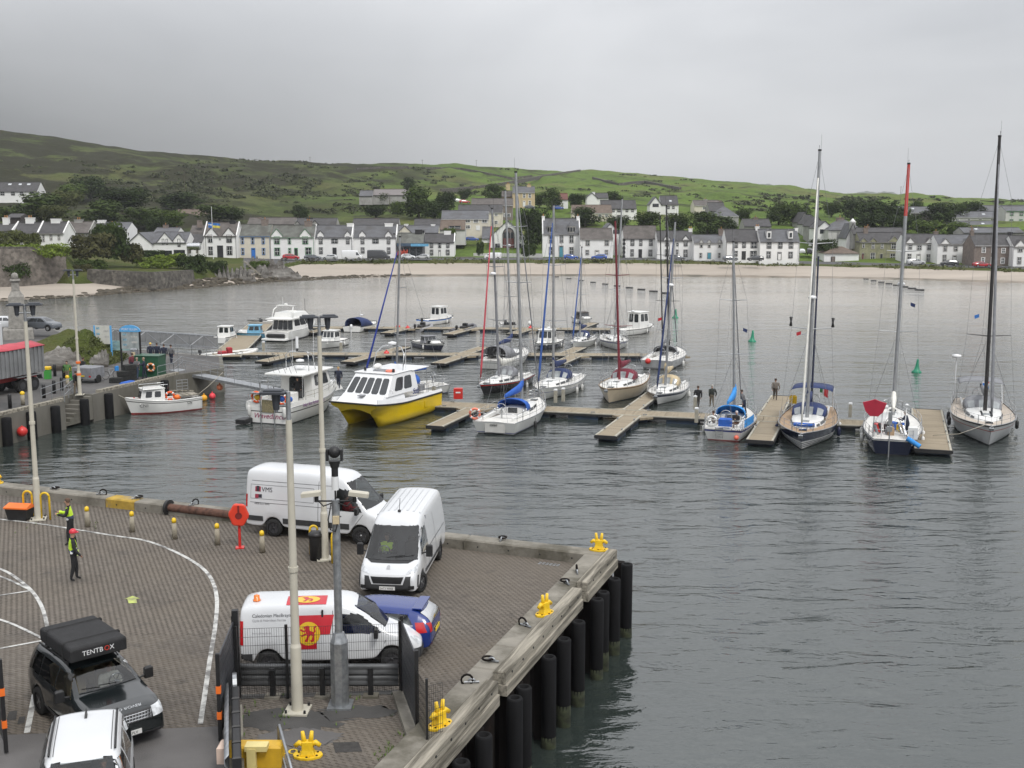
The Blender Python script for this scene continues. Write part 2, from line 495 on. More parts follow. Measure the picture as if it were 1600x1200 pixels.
grid_part('hillside',r4_,len(ROWS)-1,0,len(us)-1,M_HILL)
def far_hill(name,u0,u1,pk,Y,col):
 n=40;r=14
 v,f=[],[]
 for i in range(r+1):
  for j in range(n+1):
   u=u0+(u1-u0)*j/n
   t=i/r
   y=Y+700*t
   top=seg(pk,u)
   prof_=math.sin(min(t*1.6,1)*math.pi/2)
   z=(vz(top,Y+440)-2)*prof_+float(fbm(u/14,t*6,4,2)-.5)*26*prof_
   v.append(((u-800)/F_PX*(y*CT),y,z))
 for i in range(r):
  for j in range(n):
   f.append((i*(n+1)+j,i*(n+1)+j+1,(i+1)*(n+1)+j+1,(i+1)*(n+1)+j))
 me=bpy.data.meshes.new(name);me.from_pydata(v,[],f);me.materials.append(col)
 me.polygons.foreach_set('use_smooth',[True]*len(f));me.update()
 return struct(link(name,me))
M_FAR=mat('distant moor',(.075,.085,.06),.95,var=.25,scale=.004)
far_hill('distant_hill',1130,1270,[(1130,315),(1150,300),(1165,293),(1185,287),(1200,287),(1220,294),(1240,302),(1270,315)],3800,M_FAR)
far_hill('distant_hill',1300,1420,[(1300,312),(1330,303),(1370,300),(1395,301),(1420,312)],3800,M_FAR)
# --- water
def water_material():
 m=bpy.data.materials.new('harbour water');m.use_nodes=True
 t=m.node_tree;b=t.nodes['Principled BSDF']
 b.inputs['Base Color'].default_value=(.060,.066,.063,1)
 b.inputs['Roughness'].default_value=.06
 b.inputs['IOR'].default_value=1.9
 tcn=t.nodes.new('ShaderNodeTexCoord')
 def wave(rot,sc,scale,det,dist):
  mpn=t.nodes.new('ShaderNodeMapping');mpn.inputs['Rotation'].default_value=(0,0,rot);mpn.inputs['Scale'].default_value=sc
  t.links.new(tcn.outputs['Object'],mpn.inputs[0])
  n=t.nodes.new('ShaderNodeTexNoise');n.inputs['Scale'].default_value=scale;n.inputs['Detail'].default_value=det
  n.inputs['Roughness'].default_value=.55;n.inputs['Distortion'].default_value=dist
  t.links.new(mpn.outputs[0],n.inputs['Vector']);return n.outputs['Fac']
 def ma(op,a,b_):
  k=t.nodes.new('ShaderNodeMath');k.operation=op
  for i,x in enumerate((a,b_)):
   if isinstance(x,(int,float)):k.inputs[i].default_value=x
   else:t.links.new(x,k.inputs[i])
  return k.outputs[0]
 h=ma('ADD',ma('MULTIPLY',wave(.12,(.38,1,1),.42,3,.3),.62),ma('MULTIPLY',wave(-.28,(.42,1,1),1.05,4,.5),.36))
 h=ma('ADD',h,ma('MULTIPLY',wave(.5,(.7,1,1),4.0,3,.2),.05))
 calm=t.nodes.new('ShaderNodeMapRange');calm.inputs[1].default_value,calm.inputs[2].default_value=.35,.65
 calm.inputs[3].default_value,calm.inputs[4].default_value=.45,1.15
 t.links.new(wave(.2,(.3,1,1),.03,3,.8),calm.inputs[0])
 h=ma('MULTIPLY',h,calm.outputs[0])
 sp=t.nodes.new('ShaderNodeSeparateXYZ');t.links.new(tcn.outputs['Object'],sp.inputs[0])
 lee=t.nodes.new('ShaderNodeMapRange')
 for i_,x_ in enumerate((70,210,1.0,1.2)):lee.inputs[i_+1].default_value=x_
 t.links.new(sp.outputs[1],lee.inputs[0]);h=ma('MULTIPLY',h,lee.outputs[0])
 def mrange(src,lo,hi,a,b_):
  k=t.nodes.new('ShaderNodeMapRange');k.interpolation_type='SMOOTHSTEP'
  for i_,x_ in enumerate((lo,hi,a,b_)):k.inputs[i_+1].default_value=x_
  t.links.new(src,k.inputs[0]);return k.outputs[0]
 shal_sheen=ma('MULTIPLY',mrange(sp.outputs[1],75,250,0,1),mrange(sp.outputs[0],-95,-20,.12,1))
 shal_sheen=ma('MULTIPLY',shal_sheen,mrange(wave(.2,(.4,1,1),.02,3,.6),.3,.7,.8,1.05))
 cm_=t.nodes.new('ShaderNodeMixRGB');cm_.inputs[1].default_value=(.026,.034,.031,1);cm_.inputs[2].default_value=(.40,.385,.35,1)  # pale sandy shallows, brightened further to stand in for reflected sky
 t.links.new(shal_sheen,cm_.inputs[0]);t.links.new(cm_.outputs[0],b.inputs['Base Color'])
 bp=t.nodes.new('ShaderNodeBump');bp.inputs['Strength'].default_value=1.0;bp.inputs['Distance'].default_value=.46
 t.links.new(h,bp.inputs['Height']);t.links.new(bp.outputs[0],b.inputs['Normal'])
 MATS['harbour water']=m
 return m
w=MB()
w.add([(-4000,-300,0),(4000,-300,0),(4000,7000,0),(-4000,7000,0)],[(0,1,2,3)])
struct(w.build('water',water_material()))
# --- the ferry quay: local frame at its outer corner, x along the far edge, y along the right edge
QC=Vector((3.87,39.67,0));QA=math.atan2(-10.860,27.540)
QC=QC-Vector((math.cos(QA),math.sin(QA),0))*.38
QM=Matrix.Translation(QC)@Matrix.Rotation(QA,4,'Z');QI=QM.inverted()
QZ=3.0
QA2=R(70.2-90)
QM2=Matrix.Translation(QC)@Matrix.Rotation(QA2,4,'Z');QI2=QM2.inverted()
def Q2(x,y,z=0):return QM2@Vector((x,y,z))
def Q(x,y,z=QZ):return QM@Vector((x,y,z))
def ql(u,v,z=QZ):return QI@W(u,v,z)
M_CONC=mat('weathered concrete',(.215,.20,.17),.92,var=.2,scale=1.2,col2=(.09,.082,.062),thr=(.45,.62),bump=.4,bscale=9)
M_CONC2=mat('grey green harbour concrete',(.15,.142,.122),.92,var=.22,scale=.6,col2=(.085,.08,.06),thr=(.45,.62),bump=.4,bscale=5,stretch=(1,1,.35))
M_PILE=mat('rusty sheet pile',(.016,.013,.012),.95,var=.5,scale=1.5,spec=.1,col2=(.09,.035,.015),thr=(.60,.72),bump=.3,stretch=(1,1,.2))
M_TIMBER=mat('grey weathered timber',(.30,.275,.225),.9,var=.22,scale=2.2,stretch=(6,.35,6),col2=(.10,.09,.07),thr=(.46,.62),bump=.7,bscale=6)
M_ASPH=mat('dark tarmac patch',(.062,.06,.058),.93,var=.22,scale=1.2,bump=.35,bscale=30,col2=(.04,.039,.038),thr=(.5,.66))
M_ASPHG=mat('grey ramp tarmac',(.115,.11,.108),.92,var=.16,scale=.8,bump=.3,bscale=30,col2=(.075,.072,.07),thr=(.52,.7))
M_LINE=mat('worn white road paint',(.50,.50,.48),.8,var=.12,scale=6,col2=(.16,.155,.15),thr=(.46,.62),bump=.2)
M_MOSS=mat('moss and weeds',(.05,.075,.015),.95,var=.4,scale=4)
def paver_material(name,single):
 m=bpy.data.materials.new(name);m.use_nodes=True
 t=m.node_tree;b=t.nodes['Principled BSDF'];b.inputs['Roughness'].default_value=.88
 tcn=t.nodes.new('ShaderNodeTexCoord')
 if single:
  oi=t.nodes.new('ShaderNodeObjectInfo');tone=oi.outputs['Random']
  ge=t.nodes.new('ShaderNodeNewGeometry');src=ge.outputs['Position']
 else:
  at=t.nodes.new('ShaderNodeAttribute');at.attribute_name='tone';tone=at.outputs['Fac']
  ge=t.nodes.new('ShaderNodeNewGeometry');src=ge.outputs['Position']
 r=t.nodes.new('ShaderNodeValToRGB')
 els=[(.0,(.112,.097,.082)),(.4,(.122,.106,.090)),(.75,(.133,.116,.098)),(1,(.148,.130,.110))]
 while len(r.color_ramp.elements)<4:r.color_ramp.elements.new(.5)
 for e,(p,c) in zip(r.color_ramp.elements,els):e.position,e.color=p,(*c,1)
 t.links.new(tone,r.inputs[0])
 def noise(s,d,ro=.6):
  n=t.nodes.new('ShaderNodeTexNoise');n.inputs['Scale'].default_value=s;n.inputs['Detail'].default_value=d;n.inputs['Roughness'].default_value=ro
  t.links.new(src,n.inputs['Vector']);return n.outputs['Fac']
 out=r.outputs[0]
 for s,d,lo,hi,c in((.16,5,.42,.72,(.142,.119,.092)),(.35,7,.54,.76,(.070,.062,.055)),(1.6,6,.60,.76,(.058,.052,.046))):
  k=t.nodes.new('ShaderNodeMapRange');k.inputs[1].default_value,k.inputs[2].default_value=lo,hi;k.inputs[4].default_value=.75
  t.links.new(noise(s,d),k.inputs[0])
  x=t.nodes.new('ShaderNodeMixRGB');x.inputs[2].default_value=(*c,1)
  t.links.new(k.outputs[0],x.inputs[0]);t.links.new(out,x.inputs[1]);out=x.outputs[0]
 t.links.new(out,b.inputs['Base Color'])
 bp=t.nodes.new('ShaderNodeBump');bp.inputs['Strength'].default_value=.25;bp.inputs['Distance'].default_value=.01
 t.links.new(noise(60,3),bp.inputs['Height']);t.links.new(bp.outputs[0],b.inputs['Normal'])
 return m
M_PAV,M_PAV1=paver_material('block paving',False),paver_material('single paving block',True)
M_JOINT=mat('joint sand and grime',(.085,.073,.060),.95,var=.3,scale=1.2,col2=(.07,.075,.03),thr=(.62,.72))
KW=0.70
quay=MB();quay.prism([(-60,-51),(-KW+51*.0297,-51),(-KW,-KW),(-60,-KW)],QZ-.31,QZ-.01)
quay=struct(quay.build('quay_pavement',M_JOINT));quay.matrix_world=QM
PL,PW_,PH=.225,.1125,.012
pav_me={}
def paver_verts(x,y,w):
 a=.02
 e=.0035
 X0=[(e,0+e),(PL*.25,a+e),(PL*.75,-a+e),(PL-e,e),(PL-e,PW_-e),(PL*.75,PW_-a-e),(PL*.25,PW_+a-e),(e,PW_-e)]
 return[(x+p,y+q) for p,q in X0]
view_ok=[]
nx,ny=int(42/PL),int(30/PW_)
gx=-KW-40+np.arange(nx+1)*PL
allp=[]
for j in range(ny):
 y=-KW-.02-(j+1)*PW_
 x=gx+(PL/2 if j%2 else 0)
 allp.append(np.stack([x,np.full_like(x,y)],1))
allp=np.concatenate(allp)
cA,sA=math.cos(QA),math.sin(QA)
wx=QC.x+cA*(allp[:,0]+PL/2)-sA*(allp[:,1]+PW_/2);wy=QC.y+sA*(allp[:,0]+PL/2)+cA*(allp[:,1]+PW_/2)
dep=wy*CT+(EYE-QZ)*ST;pu=800+F_PX*wx/dep;pv=600-F_PX*(wy*ST-(EYE-QZ)*CT)/dep
RAMP_V= lambda u:1148-13*(u-15)/330
keep=(pu>-60)&(pu<1000)&(pv<1290)&(allp[:,0]+PL+allp[:,1]*.0297<-KW+.12)&~((pu<362)&(pv>RAMP_V(pu)))
allp,dep,pu,pv=allp[keep],dep[keep],pu[keep],pv[keep]
order=np.argsort(dep)
inv=(pv<1196)&(pu>0)&(pv>1120)&~((pu>395)&(pu<640)&(pv<1135))
big=[i for i in order if inv[i]][:300]
bigs=set(big)
pm=MB();o2=paver_verts(-PL/2,-PW_/2,0)
cx_,cy_=0,0
ins=[(p*.965,q*.93) for p,q in o2]
pm.add([(p,q,-.012) for p,q in o2]+[(p,q,0) for p,q in ins],[(8,9,10,11,12,13,14,15)]+[(i,(i+1)%8,8+(i+1)%8,8+i) for i in range(8)])
pme=pm.mesh('paver',M_PAV1)
for i in big:
 o=bpy.data.objects.new('paver',pme);COL.objects.link(o);o.parent=quay
 o.location=(allp[i][0]+PL/2,allp[i][1]+PW_/2,QZ+random.uniform(-.002,.003))
 o.rotation_euler=(random.gauss(0,.006),random.gauss(0,.006),0)
rest=np.array([i for i in range(len(allp)) if i not in bigs])
base=np.array(paver_verts(0,0,0));cen=np.array([PL/2,PW_/2])
top=cen+(base-cen)*np.array([.965,.93])
def many(idx,skirts):
 n=len(idx);P=allp[idx]
 z=QZ+rng.uniform(-.002,.003,n)
 tv=np.concatenate([P[:,None,:]+top[None],np.broadcast_to(z[:,None,None],(n,8,1))],2)
 tilt=rng.normal(0,.01,(n,1));tv[:,:,2]+=tilt*(top[None,:,0]-PL/2)
 if skirts:
  bv=np.concatenate([P[:,None,:]+base[None],np.full((n,8,1),QZ-.012)],2)
  V=np.concatenate([tv,bv],1)
  fs=[np.arange(8)]+[np.array([8+i,8+(i+1)%8,(i+1)%8,i]) for i in range(8)]
  k=16
 else:
  V,fs,k=tv,[np.arange(8)],8
 lt=np.concatenate([(f[None]+np.arange(n)[:,None]*k) for f in fs],1).ravel()
 ln=np.tile(np.array([len(f) for f in fs]),n)
 return V.reshape(-1,3),lt,ln,np.repeat(rng.uniform(0,1,n),len(fs))
near=rest[dep[rest]<34];far=rest[dep[rest]>=34]
A,B=many(near,True),many(far,False)
V=np.concatenate([A[0],B[0]]);LT=np.concatenate([A[1],B[1]+len(A[0])]);LN=np.concatenate([A[2],B[2]]);TN=np.concatenate([A[3],B[3]])
me=bpy.data.meshes.new('paving_blocks')
me.vertices.add(len(V));me.vertices.foreach_set('co',V.ravel())
me.loops.add(len(LT));me.loops.foreach_set('vertex_index',LT.astype(np.int32))
me.polygons.add(len(LN));me.polygons.foreach_set('loop_start',np.concatenate([[0],np.cumsum(LN)[:-1]]).astype(np.int32))
at=me.attributes.new('tone','FLOAT','FACE');at.data.foreach_set('value',TN.astype(np.float32))
me.update(calc_edges=True);me.validate()
me.materials.append(M_PAV)
link('paving_blocks',me,quay,kind='stuff')
def kerb_run(par,pts,far):
 for a,b,m in pts:
  k=MB()
  if far:k.box(((a+b)/2,-KW/2,QZ+.06),(abs(b-a)-.03,KW,.68),ch=.05)
  else:k.box((-KW/2,(a+b)/2,QZ+.06),(KW,abs(b-a)-.03,.68),ch=.05)
  for i in range(int(abs(b-a)/1.25)):
   t=min(a,b)+.6+i*1.25
   if far:k.tube((t,-KW-.004,QZ+.16),(t,-KW+.01,QZ+.16),.035,n=8,mi=1)
  k.build('coping_block',[m,M_BLACK],par)
kerb=struct(MB().box((0,0,2.3),(.01,.01,.01)).build('quay_kerb',M_CONC));kerb.matrix_world=QM
kerb2=struct(MB().box((0,-.3,2.3),(.01,.01,.01)).build('quay_kerb',M_CONC));kerb2.matrix_world=QM2
kl= lambda u,v:ql(u,v,3.4).x
M_YCONC=mat('worn yellow painted concrete',(.38,.25,.04),.85,var=.25,scale=3,col2=(.22,.19,.14),thr=(.48,.6),bump=.3)
xs=[-46,-38,-32.5,kl(174,775),kl(222,779),kl(262,785),kl(300,789),kl(375,797),-16,-10.5,-5.5,0]
xs=sorted(xs)
kerb_run(kerb,[(a,b,M_YCONC if abs(a-kl(174,775))<.01 else M_CONC) for a,b in zip(xs[:-1],xs[1:])],True)
ky= lambda u,v:(QI2@W(u,v,3.4)).y
ys_=[-KW-.01,ky(915,912),-10,ky(790,1062)+.5,-19,-23,-27.5,-33]
kerb_run(kerb2,[(b,a,M_CONC) for a,b in zip(ys_[:-1],ys_[1:])],False)
def corr(L_,n):
 return[(L_*i/n,(.0,.16,.16,0)[i%4]) for i in range(n+1)]
for(x0,pts,ax) in((0,corr(46,184),'x'),(0,corr(40,160),'y')):
 vsx=[];qw=MB()
 for t,d in pts:
  for z in(-1.5,2.75):
   vsx.append((-t,-.25-d,z) if ax=='x' else(-.02-d,-t,z))
 qw.add(vsx,[(2*i,2*i+2,2*i+3,2*i+1) for i in range(len(pts)-1)])
 qw=struct(qw.build('quay_wall',M_PILE));qw.matrix_world=QM if ax=='x' else QM2
yb1,yb2=ky(905,917),ky(788,1062)
for lab,a,b in(('weathered timber fender beam at the outer corner of the quay',.0,yb1+.35),('weathered timber fender beam midway along the quay edge',yb1-.25,yb2+.3),('weathered timber fender beam nearest the fenced pen',yb2-.25,-24)):
 t_=thing('fender_beam',lab,'fender beam',Q2(0,0,0),QA2,'timber fender beams on the quay edge')
 nb=max(1,int(round((a-b)/5.5)))
 for i in range(nb):
  y0,y1=a+(b-a)*i/nb,a+(b-a)*(i+1)/nb
  for z,dx in((3.30,0),(2.95,.04)):
   q=MB();q.box((.18+dx/2,(y0+y1)/2,z),(.36+dx,abs(y1-y0)-.012,.33),ch=.03)
   q.build('timber_beam',M_TIMBER,t_)
 q=MB()
 for i in range(int((a-b)/.9)):
  q.tube((.34,a-.5-i*.9,3.30),(.378,a-.5-i*.9,3.30),.035,n=6)
 q.build('bolts',M_BLACK,t_,kind='stuff')
M_FENDER=mat('black fender tube',(.009,.009,.010),.8,spec=.2,var=.5,scale=2,col2=(.035,.04,.025),thr=(.6,.75),stretch=(1,1,.3))
M_ALGAE=mat('weed covered pile foot',(.022,.027,.012),.9,var=.7,scale=6,bump=.5)
names_=['outer corner','second from the corner','third from the corner','fourth from the corner','below the middle yellow bollard','sixth from the corner','seventh from the corner','just beyond the beam gap','just before the beam gap','below the nearest yellow bollard','at the bottom edge']
for i,(u,v) in enumerate([(972,880),(952,903),(935,924),(926,935),(896,970),(873,997),(850,1025),(813,1072),(798,1089),(750,1147),(711,1188)]):
 y=(QI2@W(u,v,2.8)).y
 t_=thing('fender_pile',f'black tubular fender pile on the quay face, {names_[i]}','fender pile',Q2(.62,y,0),QA2,'black fender piles along the quay')
 q=MB();q.lathe([(.22,-1.2),(.22,2.75),(.20,2.8),(.13,2.8),(.13,2.4),(.01,2.4)],n=14);q.build('tube',M_FENDER,t_)
 q=MB();q.lathe([(.235,-1.0),(.232,.1+.13*(i%3)),(.222,.35+.17*(i%3))],n=12);q.build('weed_band',M_ALGAE,t_)
 q=MB();q.box((-.40,.45,1.0),(.34,.30,3.4));q.build('steel_pile',M_PILE,t_)
def sheet(name,pix,z,m,th=.004):
 q=MB();P=[W(u,v,z) for u,v in pix]
 n=len(P)
 q.add([tuple(p) for p in P],[tuple(range(n))])
 me_=q.mesh(name,m);bm=bmesh.new();bm.from_mesh(me_);bmesh.ops.recalc_face_normals(bm,faces=bm.faces)
 for f in bm.faces:
  if f.normal.z<0:f.normal_flip()
 bm.to_mesh(me_);bm.free()
 return struct(link(name,me_))
sheet('ramp_tarmac',[(-260,1158.5),(15,1148),(362,1134),(362,1320),(-260,1320)],QZ+.006,M_ASPHG)
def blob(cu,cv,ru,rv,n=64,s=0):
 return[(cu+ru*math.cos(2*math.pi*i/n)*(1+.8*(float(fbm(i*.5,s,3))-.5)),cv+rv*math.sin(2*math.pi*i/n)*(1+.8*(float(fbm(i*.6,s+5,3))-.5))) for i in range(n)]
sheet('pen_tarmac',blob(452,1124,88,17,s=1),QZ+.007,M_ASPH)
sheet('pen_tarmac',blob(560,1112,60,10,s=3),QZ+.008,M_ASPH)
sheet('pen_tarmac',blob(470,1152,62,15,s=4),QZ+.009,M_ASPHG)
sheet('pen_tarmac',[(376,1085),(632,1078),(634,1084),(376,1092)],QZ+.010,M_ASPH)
for lab,pix in(('manhole_cover',[(14,1112),(27,1110),(25,1124),(10,1126)]),('manhole_cover',[(30,1120),(40,1119),(38,1130),(27,1131)]),('manhole_cover',[(520,1160),(560,1159),(566,1174),(524,1176)])):
 sheet(lab,pix,QZ+.0065,mat('cast iron cover',(.05,.047,.044),.7,.3,var=.3,scale=8,bump=.4))
def stripe(name,pix,wid,m,z=QZ+.0105,closed=False):
 P=[W(u,v,z) for u,v in pix]
 Rr=[]
 for i in range(len(P)-1):
  p0,p1,p2,p3=P[max(i-1,0)],P[i],P[i+1],P[min(i+2,len(P)-1)]
  for k in range(6):
   t=k/6
   Rr.append(.5*((2*p1)+(p2-p0)*t+(2*p0-5*p1+4*p2-p3)*t*t+(3*p1-p0-3*p2+p3)*t**3))
 Rr.append(P[-1])
 vs_,fs=[],[]
 for i,p in enumerate(Rr):
  d=(Rr[min(i+1,len(Rr)-1)]-Rr[max(i-1,0)]);d.z=0;d.normalize()
  nrm=Vector((-d.y,d.x,0))*wid/2
  vs_+=[tuple(p-nrm),tuple(p+nrm)]
  if i:fs.append((2*i-2,2*i-1,2*i+1,2*i))
 q=MB();q.add(vs_,[f[::-1] for f in fs])
 return struct(q.build(name,m))
stripe('lane_line',[(-20,809),(60,818),(130,829),(180,837),(225,844),(265,858),(300,876),(322,893),(334,913),(339,940),(336,980),(328,1030),(320,1085),(313,1131)],.13,M_LINE)
stripe('lane_line',[(-20,882),(10,893),(35,910),(52,926),(65,947),(72,970),(74,985)],.12,M_LINE)
stripe('lane_line',[(-20,894),(10,904),(32,914),(52,924)],.10,M_LINE,QZ+.0125)
stripe('lane_line',[(-20,932),(0,930),(52,922)],.10,M_LINE,QZ+.0145)
stripe('lane_line',[(-20,962),(20,975),(72,1000)],.10,M_LINE,QZ+.0125)
stripe('lane_line',[(0,1013),(70,1000)],.10,M_LINE,QZ+.0145)
stripe('lane_line',[(54,1085),(42,1145)],.14,M_LINE)
M_LIME=mat('faded lime road paint',(.42,.48,.13),.85,var=.15,scale=5,col2=(.25,.26,.12),thr=(.5,.65))
q=MB();P=[W(u,v,QZ+.011) for u,v in[(194,936),(207,931),(219,935),(213,935.5),(214,942),(201,942.5),(199,936)]]
q.add([tuple(p) for p in P],[(0,6,3,2,1),(6,5,4,3)]);q=q.build('painted_arrow',M_LIME,fixn=True);struct(q)
def ground_text(s,u,v,size,m,rz,z,sx=1.0):
 o=text_mesh(s,size,m,None,W(u,v,z),(0,0,rz),name='painted_lettering',thick=.002,sx=sx)
 return struct(o)
M_YLINE=mat('yellow stencil paint',(.66,.46,.03),.8,var=.15,scale=6,col2=(.4,.3,.1),thr=(.6,.7))
ground_text('B-20',401,1178,.34,M_YLINE,R(1),QZ+.014,1.5)
ground_text('B21-30T',676,1172,.40,M_YLINE,R(68),QZ+.405,.95)
# --- the north quay on the left
LZ=2.1
def LW(u,v):return W(u,v,LZ)
a_,b_=LW(0,650),LW(280,585)
dirn=(b_-a_).normalized();inn=Vector((-dirn.y,dirn.x,0))
s0,s1=LW(101,626.5),LW(146,616.5)
s0=a_+dirn*(s0-a_).dot(dirn);s1=a_+dirn*(s1-a_).dot(dirn)
poly=[a_-dirn*30,s0,s0+inn*1.5,s1+inn*1.5,s1,b_,LW(350,575),LW(347,557),LW(216,547),LW(140,540),LW(78,512),LW(-220,512),LW(-220,640)]
q=MB();P=[(p.x,p.y) for p in poly]
q.prism(P,-1.5,LZ)
nq=struct(q.build('north_quay',[M_CONC2],fixn=True))
M_QTOP=mat('north quay asphalt',(.092,.088,.085),.9,var=.2,scale=.5,col2=(.05,.05,.05),thr=(.5,.66),bump=.2,bscale=10)
q=MB();cen_=sum(poly,Vector())/len(poly)
Pi=[(p+(cen_-p).normalized()*.35) for p in poly]
q.add([(p.x,p.y,LZ+.004) for p in Pi],[tuple(range(len(Pi)))]);q.build('quay_top',M_QTOP,fixn=True);struct(bpy.data.objects['quay_top'])
t_=thing('quay_steps','concrete steps let into the north quay wall down to the water','steps',s0,math.atan2(dirn.y,dirn.x))
Ls=(s1-s0).length
for i in range(7):
 q=MB();x0=Ls*i/7
 zt=.3+(LZ-.3)*(i+.6)/7-LZ
 q.box((x0+Ls/14+(Ls-x0-Ls/7)/2,.74,zt-.13),(Ls-x0-.01,1.44,.25));q.build('step',M_CONC2,t_)
t_=thing('quay_curb','weathered timber edging along the top of the north quay','kerb',a_,math.atan2(dirn.y,dirn.x))
for x0,x1 in((-26,-12),(-12,-5.5),(-5.5,(s0-a_).dot(dirn)),((s1-a_).dot(dirn)+.8,14),(14,(b_-a_).length)):
 q=MB();q.box(((x0+x1)/2,.18,.11),(x1-x0-.03,.34,.24),ch=.03);q.build('edge_beam',M_TIMBER,t_)
for i,(u,v,lab) in enumerate([(23,650,'leftmost, left of the red buoy'),(63,641,'right of the red buoy'),(98,632,'left of the steps'),(154,622,'right of the steps'),(190,613,'left of the small fishing boat'),(270,592,'behind the small fishing boat')]):
 p=LW(u,v);p=a_+dirn*(p-a_).dot(dirn)-inn*.22
 q=MB();q.lathe([(.34,-1.2),(.34,1.85),(.30,1.95),(.02,1.95)],n=14)
 tag(q.build('quay_fender',M_FENDER,loc=(p.x,p.y,0)),f'black round fender post on the north quay wall, {lab}','fender post','fender posts on the north quay')
def mound(name,c,rx,ry,h,m,lab,cat,seed,n=34,rocky=0):
 v,f=[],[]
 for i in range(n+1):
  for j in range(n+1):
   x,y=-1+2*i/n,-1+2*j/n
   r_=min(1,math.hypot(x,y)+.12*(float(fbm(x*2+seed,y*2,3,seed))-.5))
   z=h*(math.cos(r_*math.pi)*.5+.5)**.7
   z*=.75+.5*float(fbm(x*3+seed,y*3,4,seed))
   if rocky:z=z*.6+.4*math.floor(z*3+float(fbm(x*6,y*6,3,seed))*2)/3
   v.append((c[0]+x*rx,c[1]+y*ry,c[2]+z-.15))
 for i in range(n):
  for j in range(n):
   f.append((i*(n+1)+j,(i+1)*(n+1)+j,(i+1)*(n+1)+j+1,i*(n+1)+j+1))
 me_=bpy.data.meshes.new(name);me_.from_pydata(v,[],f);me_.materials.append(m)
 me_.polygons.foreach_set('use_smooth',[ not rocky]*len(f));me_.update()
 o=link(name,me_)
 return struct(o)
M_ROCK=mat('grey lichened rock',(.21,.20,.185),.92,var=.35,scale=.9,col2=(.075,.065,.055),thr=(.45,.58),bump=.7,bscale=3,stretch=(.5,.5,2.2))
k_=W(108,575,LZ)
mound('grass_knoll',(k_.x+.1,k_.y+4,LZ),3.2,6.0,3.0,M_VERGE,'','',4)
mound('grass_knoll',(W(50,560,LZ).x,W(50,560,LZ).y+9,LZ-.2),5,9,2.0,M_VERGE,'','',6)
def rock_mesh(seed,sx,sy,sz,lean=.5,n=2):
 bm=bmesh.new();bmesh.ops.create_icosphere(bm,subdivisions=4,radius=1)
 for v_ in bm.verts:
  p=v_.co.copy()
  d=1+.5*(float(fbm(p.x*1.7+seed*3.1,p.y*1.7+p.z*1.3,4,seed))-.5)
  st=math.floor((p.x*.8+p.z*lean)*5+seed)*.025*math.sin((p.x*.8+p.z*lean)*31)
  v_.co=Vector((p.x*sx*d+lean*p.z*sz*.8,p.y*sy*d,max(p.z,-.3)*sz*(d+st)))
 me_=bpy.data.meshes.new('rock');bm.to_mesh(me_);bm.free();me_.materials.append(M_ROCK)
 return me_
def rock(label,p,s,seed,rz=0,lean=.4):
 o=link('rock',rock_mesh(seed,*s,lean),loc=p,rz=rz)
 return tag(o,label,'rock','rocks along the shore')
rock('grey striped rock in the grass knoll beside the picnic table',(k_.x-.8,k_.y-.9,LZ+.2),(2.0,1.2,1.7),3,.1)
rock('smaller grey rock at the right end of the grass knoll',(k_.x+2.2,k_.y+.9,LZ+.1),(1.0,1.0,1.2),5,.4)
for i,(u,v,s,lab,ln) in enumerate([(25,446,(4.2,2.5,3.0),'dark shore rock below the tall stone wall, far left',.5),(62,447,(3.6,2,1.9),'pale shore rock at the foot of the tall stone wall',.5),(112,444,(3.6,2,2.6),'slanting pale rock between the two sea walls',.8),(138,446,(2.4,1.6,1.0),'low rock right of the slanting pale rock',.4),(318,440,(4.0,2,2.4),'pale rock at the right end of the low sea wall',.6),(345,441,(3.4,2,2.5),'grey rock below the green slope',.3),(372,440,(3.6,2,2.2),'low rock left of the big slab outcrop',.3),(398,437,(4.4,2.4,2.2),'rock at the foot of the wooden shore steps',.5),(424,435,(5.0,3.0,3.5),'big slanting slab outcrop at the beach end',-.75),(440,436,(4.6,3.0,2.2),'slab rock sloping down onto the sand',-.8),(408,432,(3.8,2.6,3.2),'tilted slab rock behind the shore steps',-.6)]):
 p=W(u,v,.4);rock(lab,(p.x,p.y+s[1]*.6,.2),s,20+i,random.uniform(-.2,.2),ln)
M_WALL=mat('dark rubble stone wall',(.085,.078,.068),.95,var=.55,scale=1.3,col2=(.19,.175,.15),thr=(.56,.68),bump=.8,bscale=2.2)
M_WALL2=mat('mottled rubble masonry',(.13,.115,.10),.95,var=.5,scale=1.2,col2=(.27,.245,.21),thr=(.56,.7),bump=.8,bscale=2)
def wall_run(name,lab,pts,z0,z1,th,m,cat='wall',group=None,batter=0.0):
 q=MB();P=[Vector((p[0],p[1],0)) for p in pts]
 rings=[]
 for i,p in enumerate(P):
  d=(P[min(i+1,len(P)-1)]-P[max(i-1,0)]).normalized();nr=Vector((d.y,-d.x,0))
  za=z0[i] if isinstance(z0,(list,tuple)) else z0;zb=z1[i] if isinstance(z1,(list,tuple)) else z1
  rings.append([p+nr*(th/2+batter)+Vector((0,0,za)),p+nr*th/2+Vector((0,0,zb)),p-nr*th/2+Vector((0,0,zb)),p-nr*th/2+Vector((0,0,za))])
 q.loft(rings,smooth=False)
 return tag(q.build(name,m,fixn=True),lab,cat,group)
pts=[W(u,v,1.0) for u,v in((-120,452),(-20,450),(40,448),(103,445))]
wall_run('stone_wall','tall stone retaining wall above the shore at far left',pts,.3,[8.9,8.8,8.7,8.5],.8,M_WALL2,batter=.8)
wall_run('stone_wall','dark parapet course on top of the tall retaining wall',[p+Vector((0,.5,0)) for p in pts],6.4,[9.3,9.2,9.1,8.9],1.2,M_WALL)
pts=[W(u,v,1.0) for u,v in((140,445),(180,446),(240,447),(300,441))]
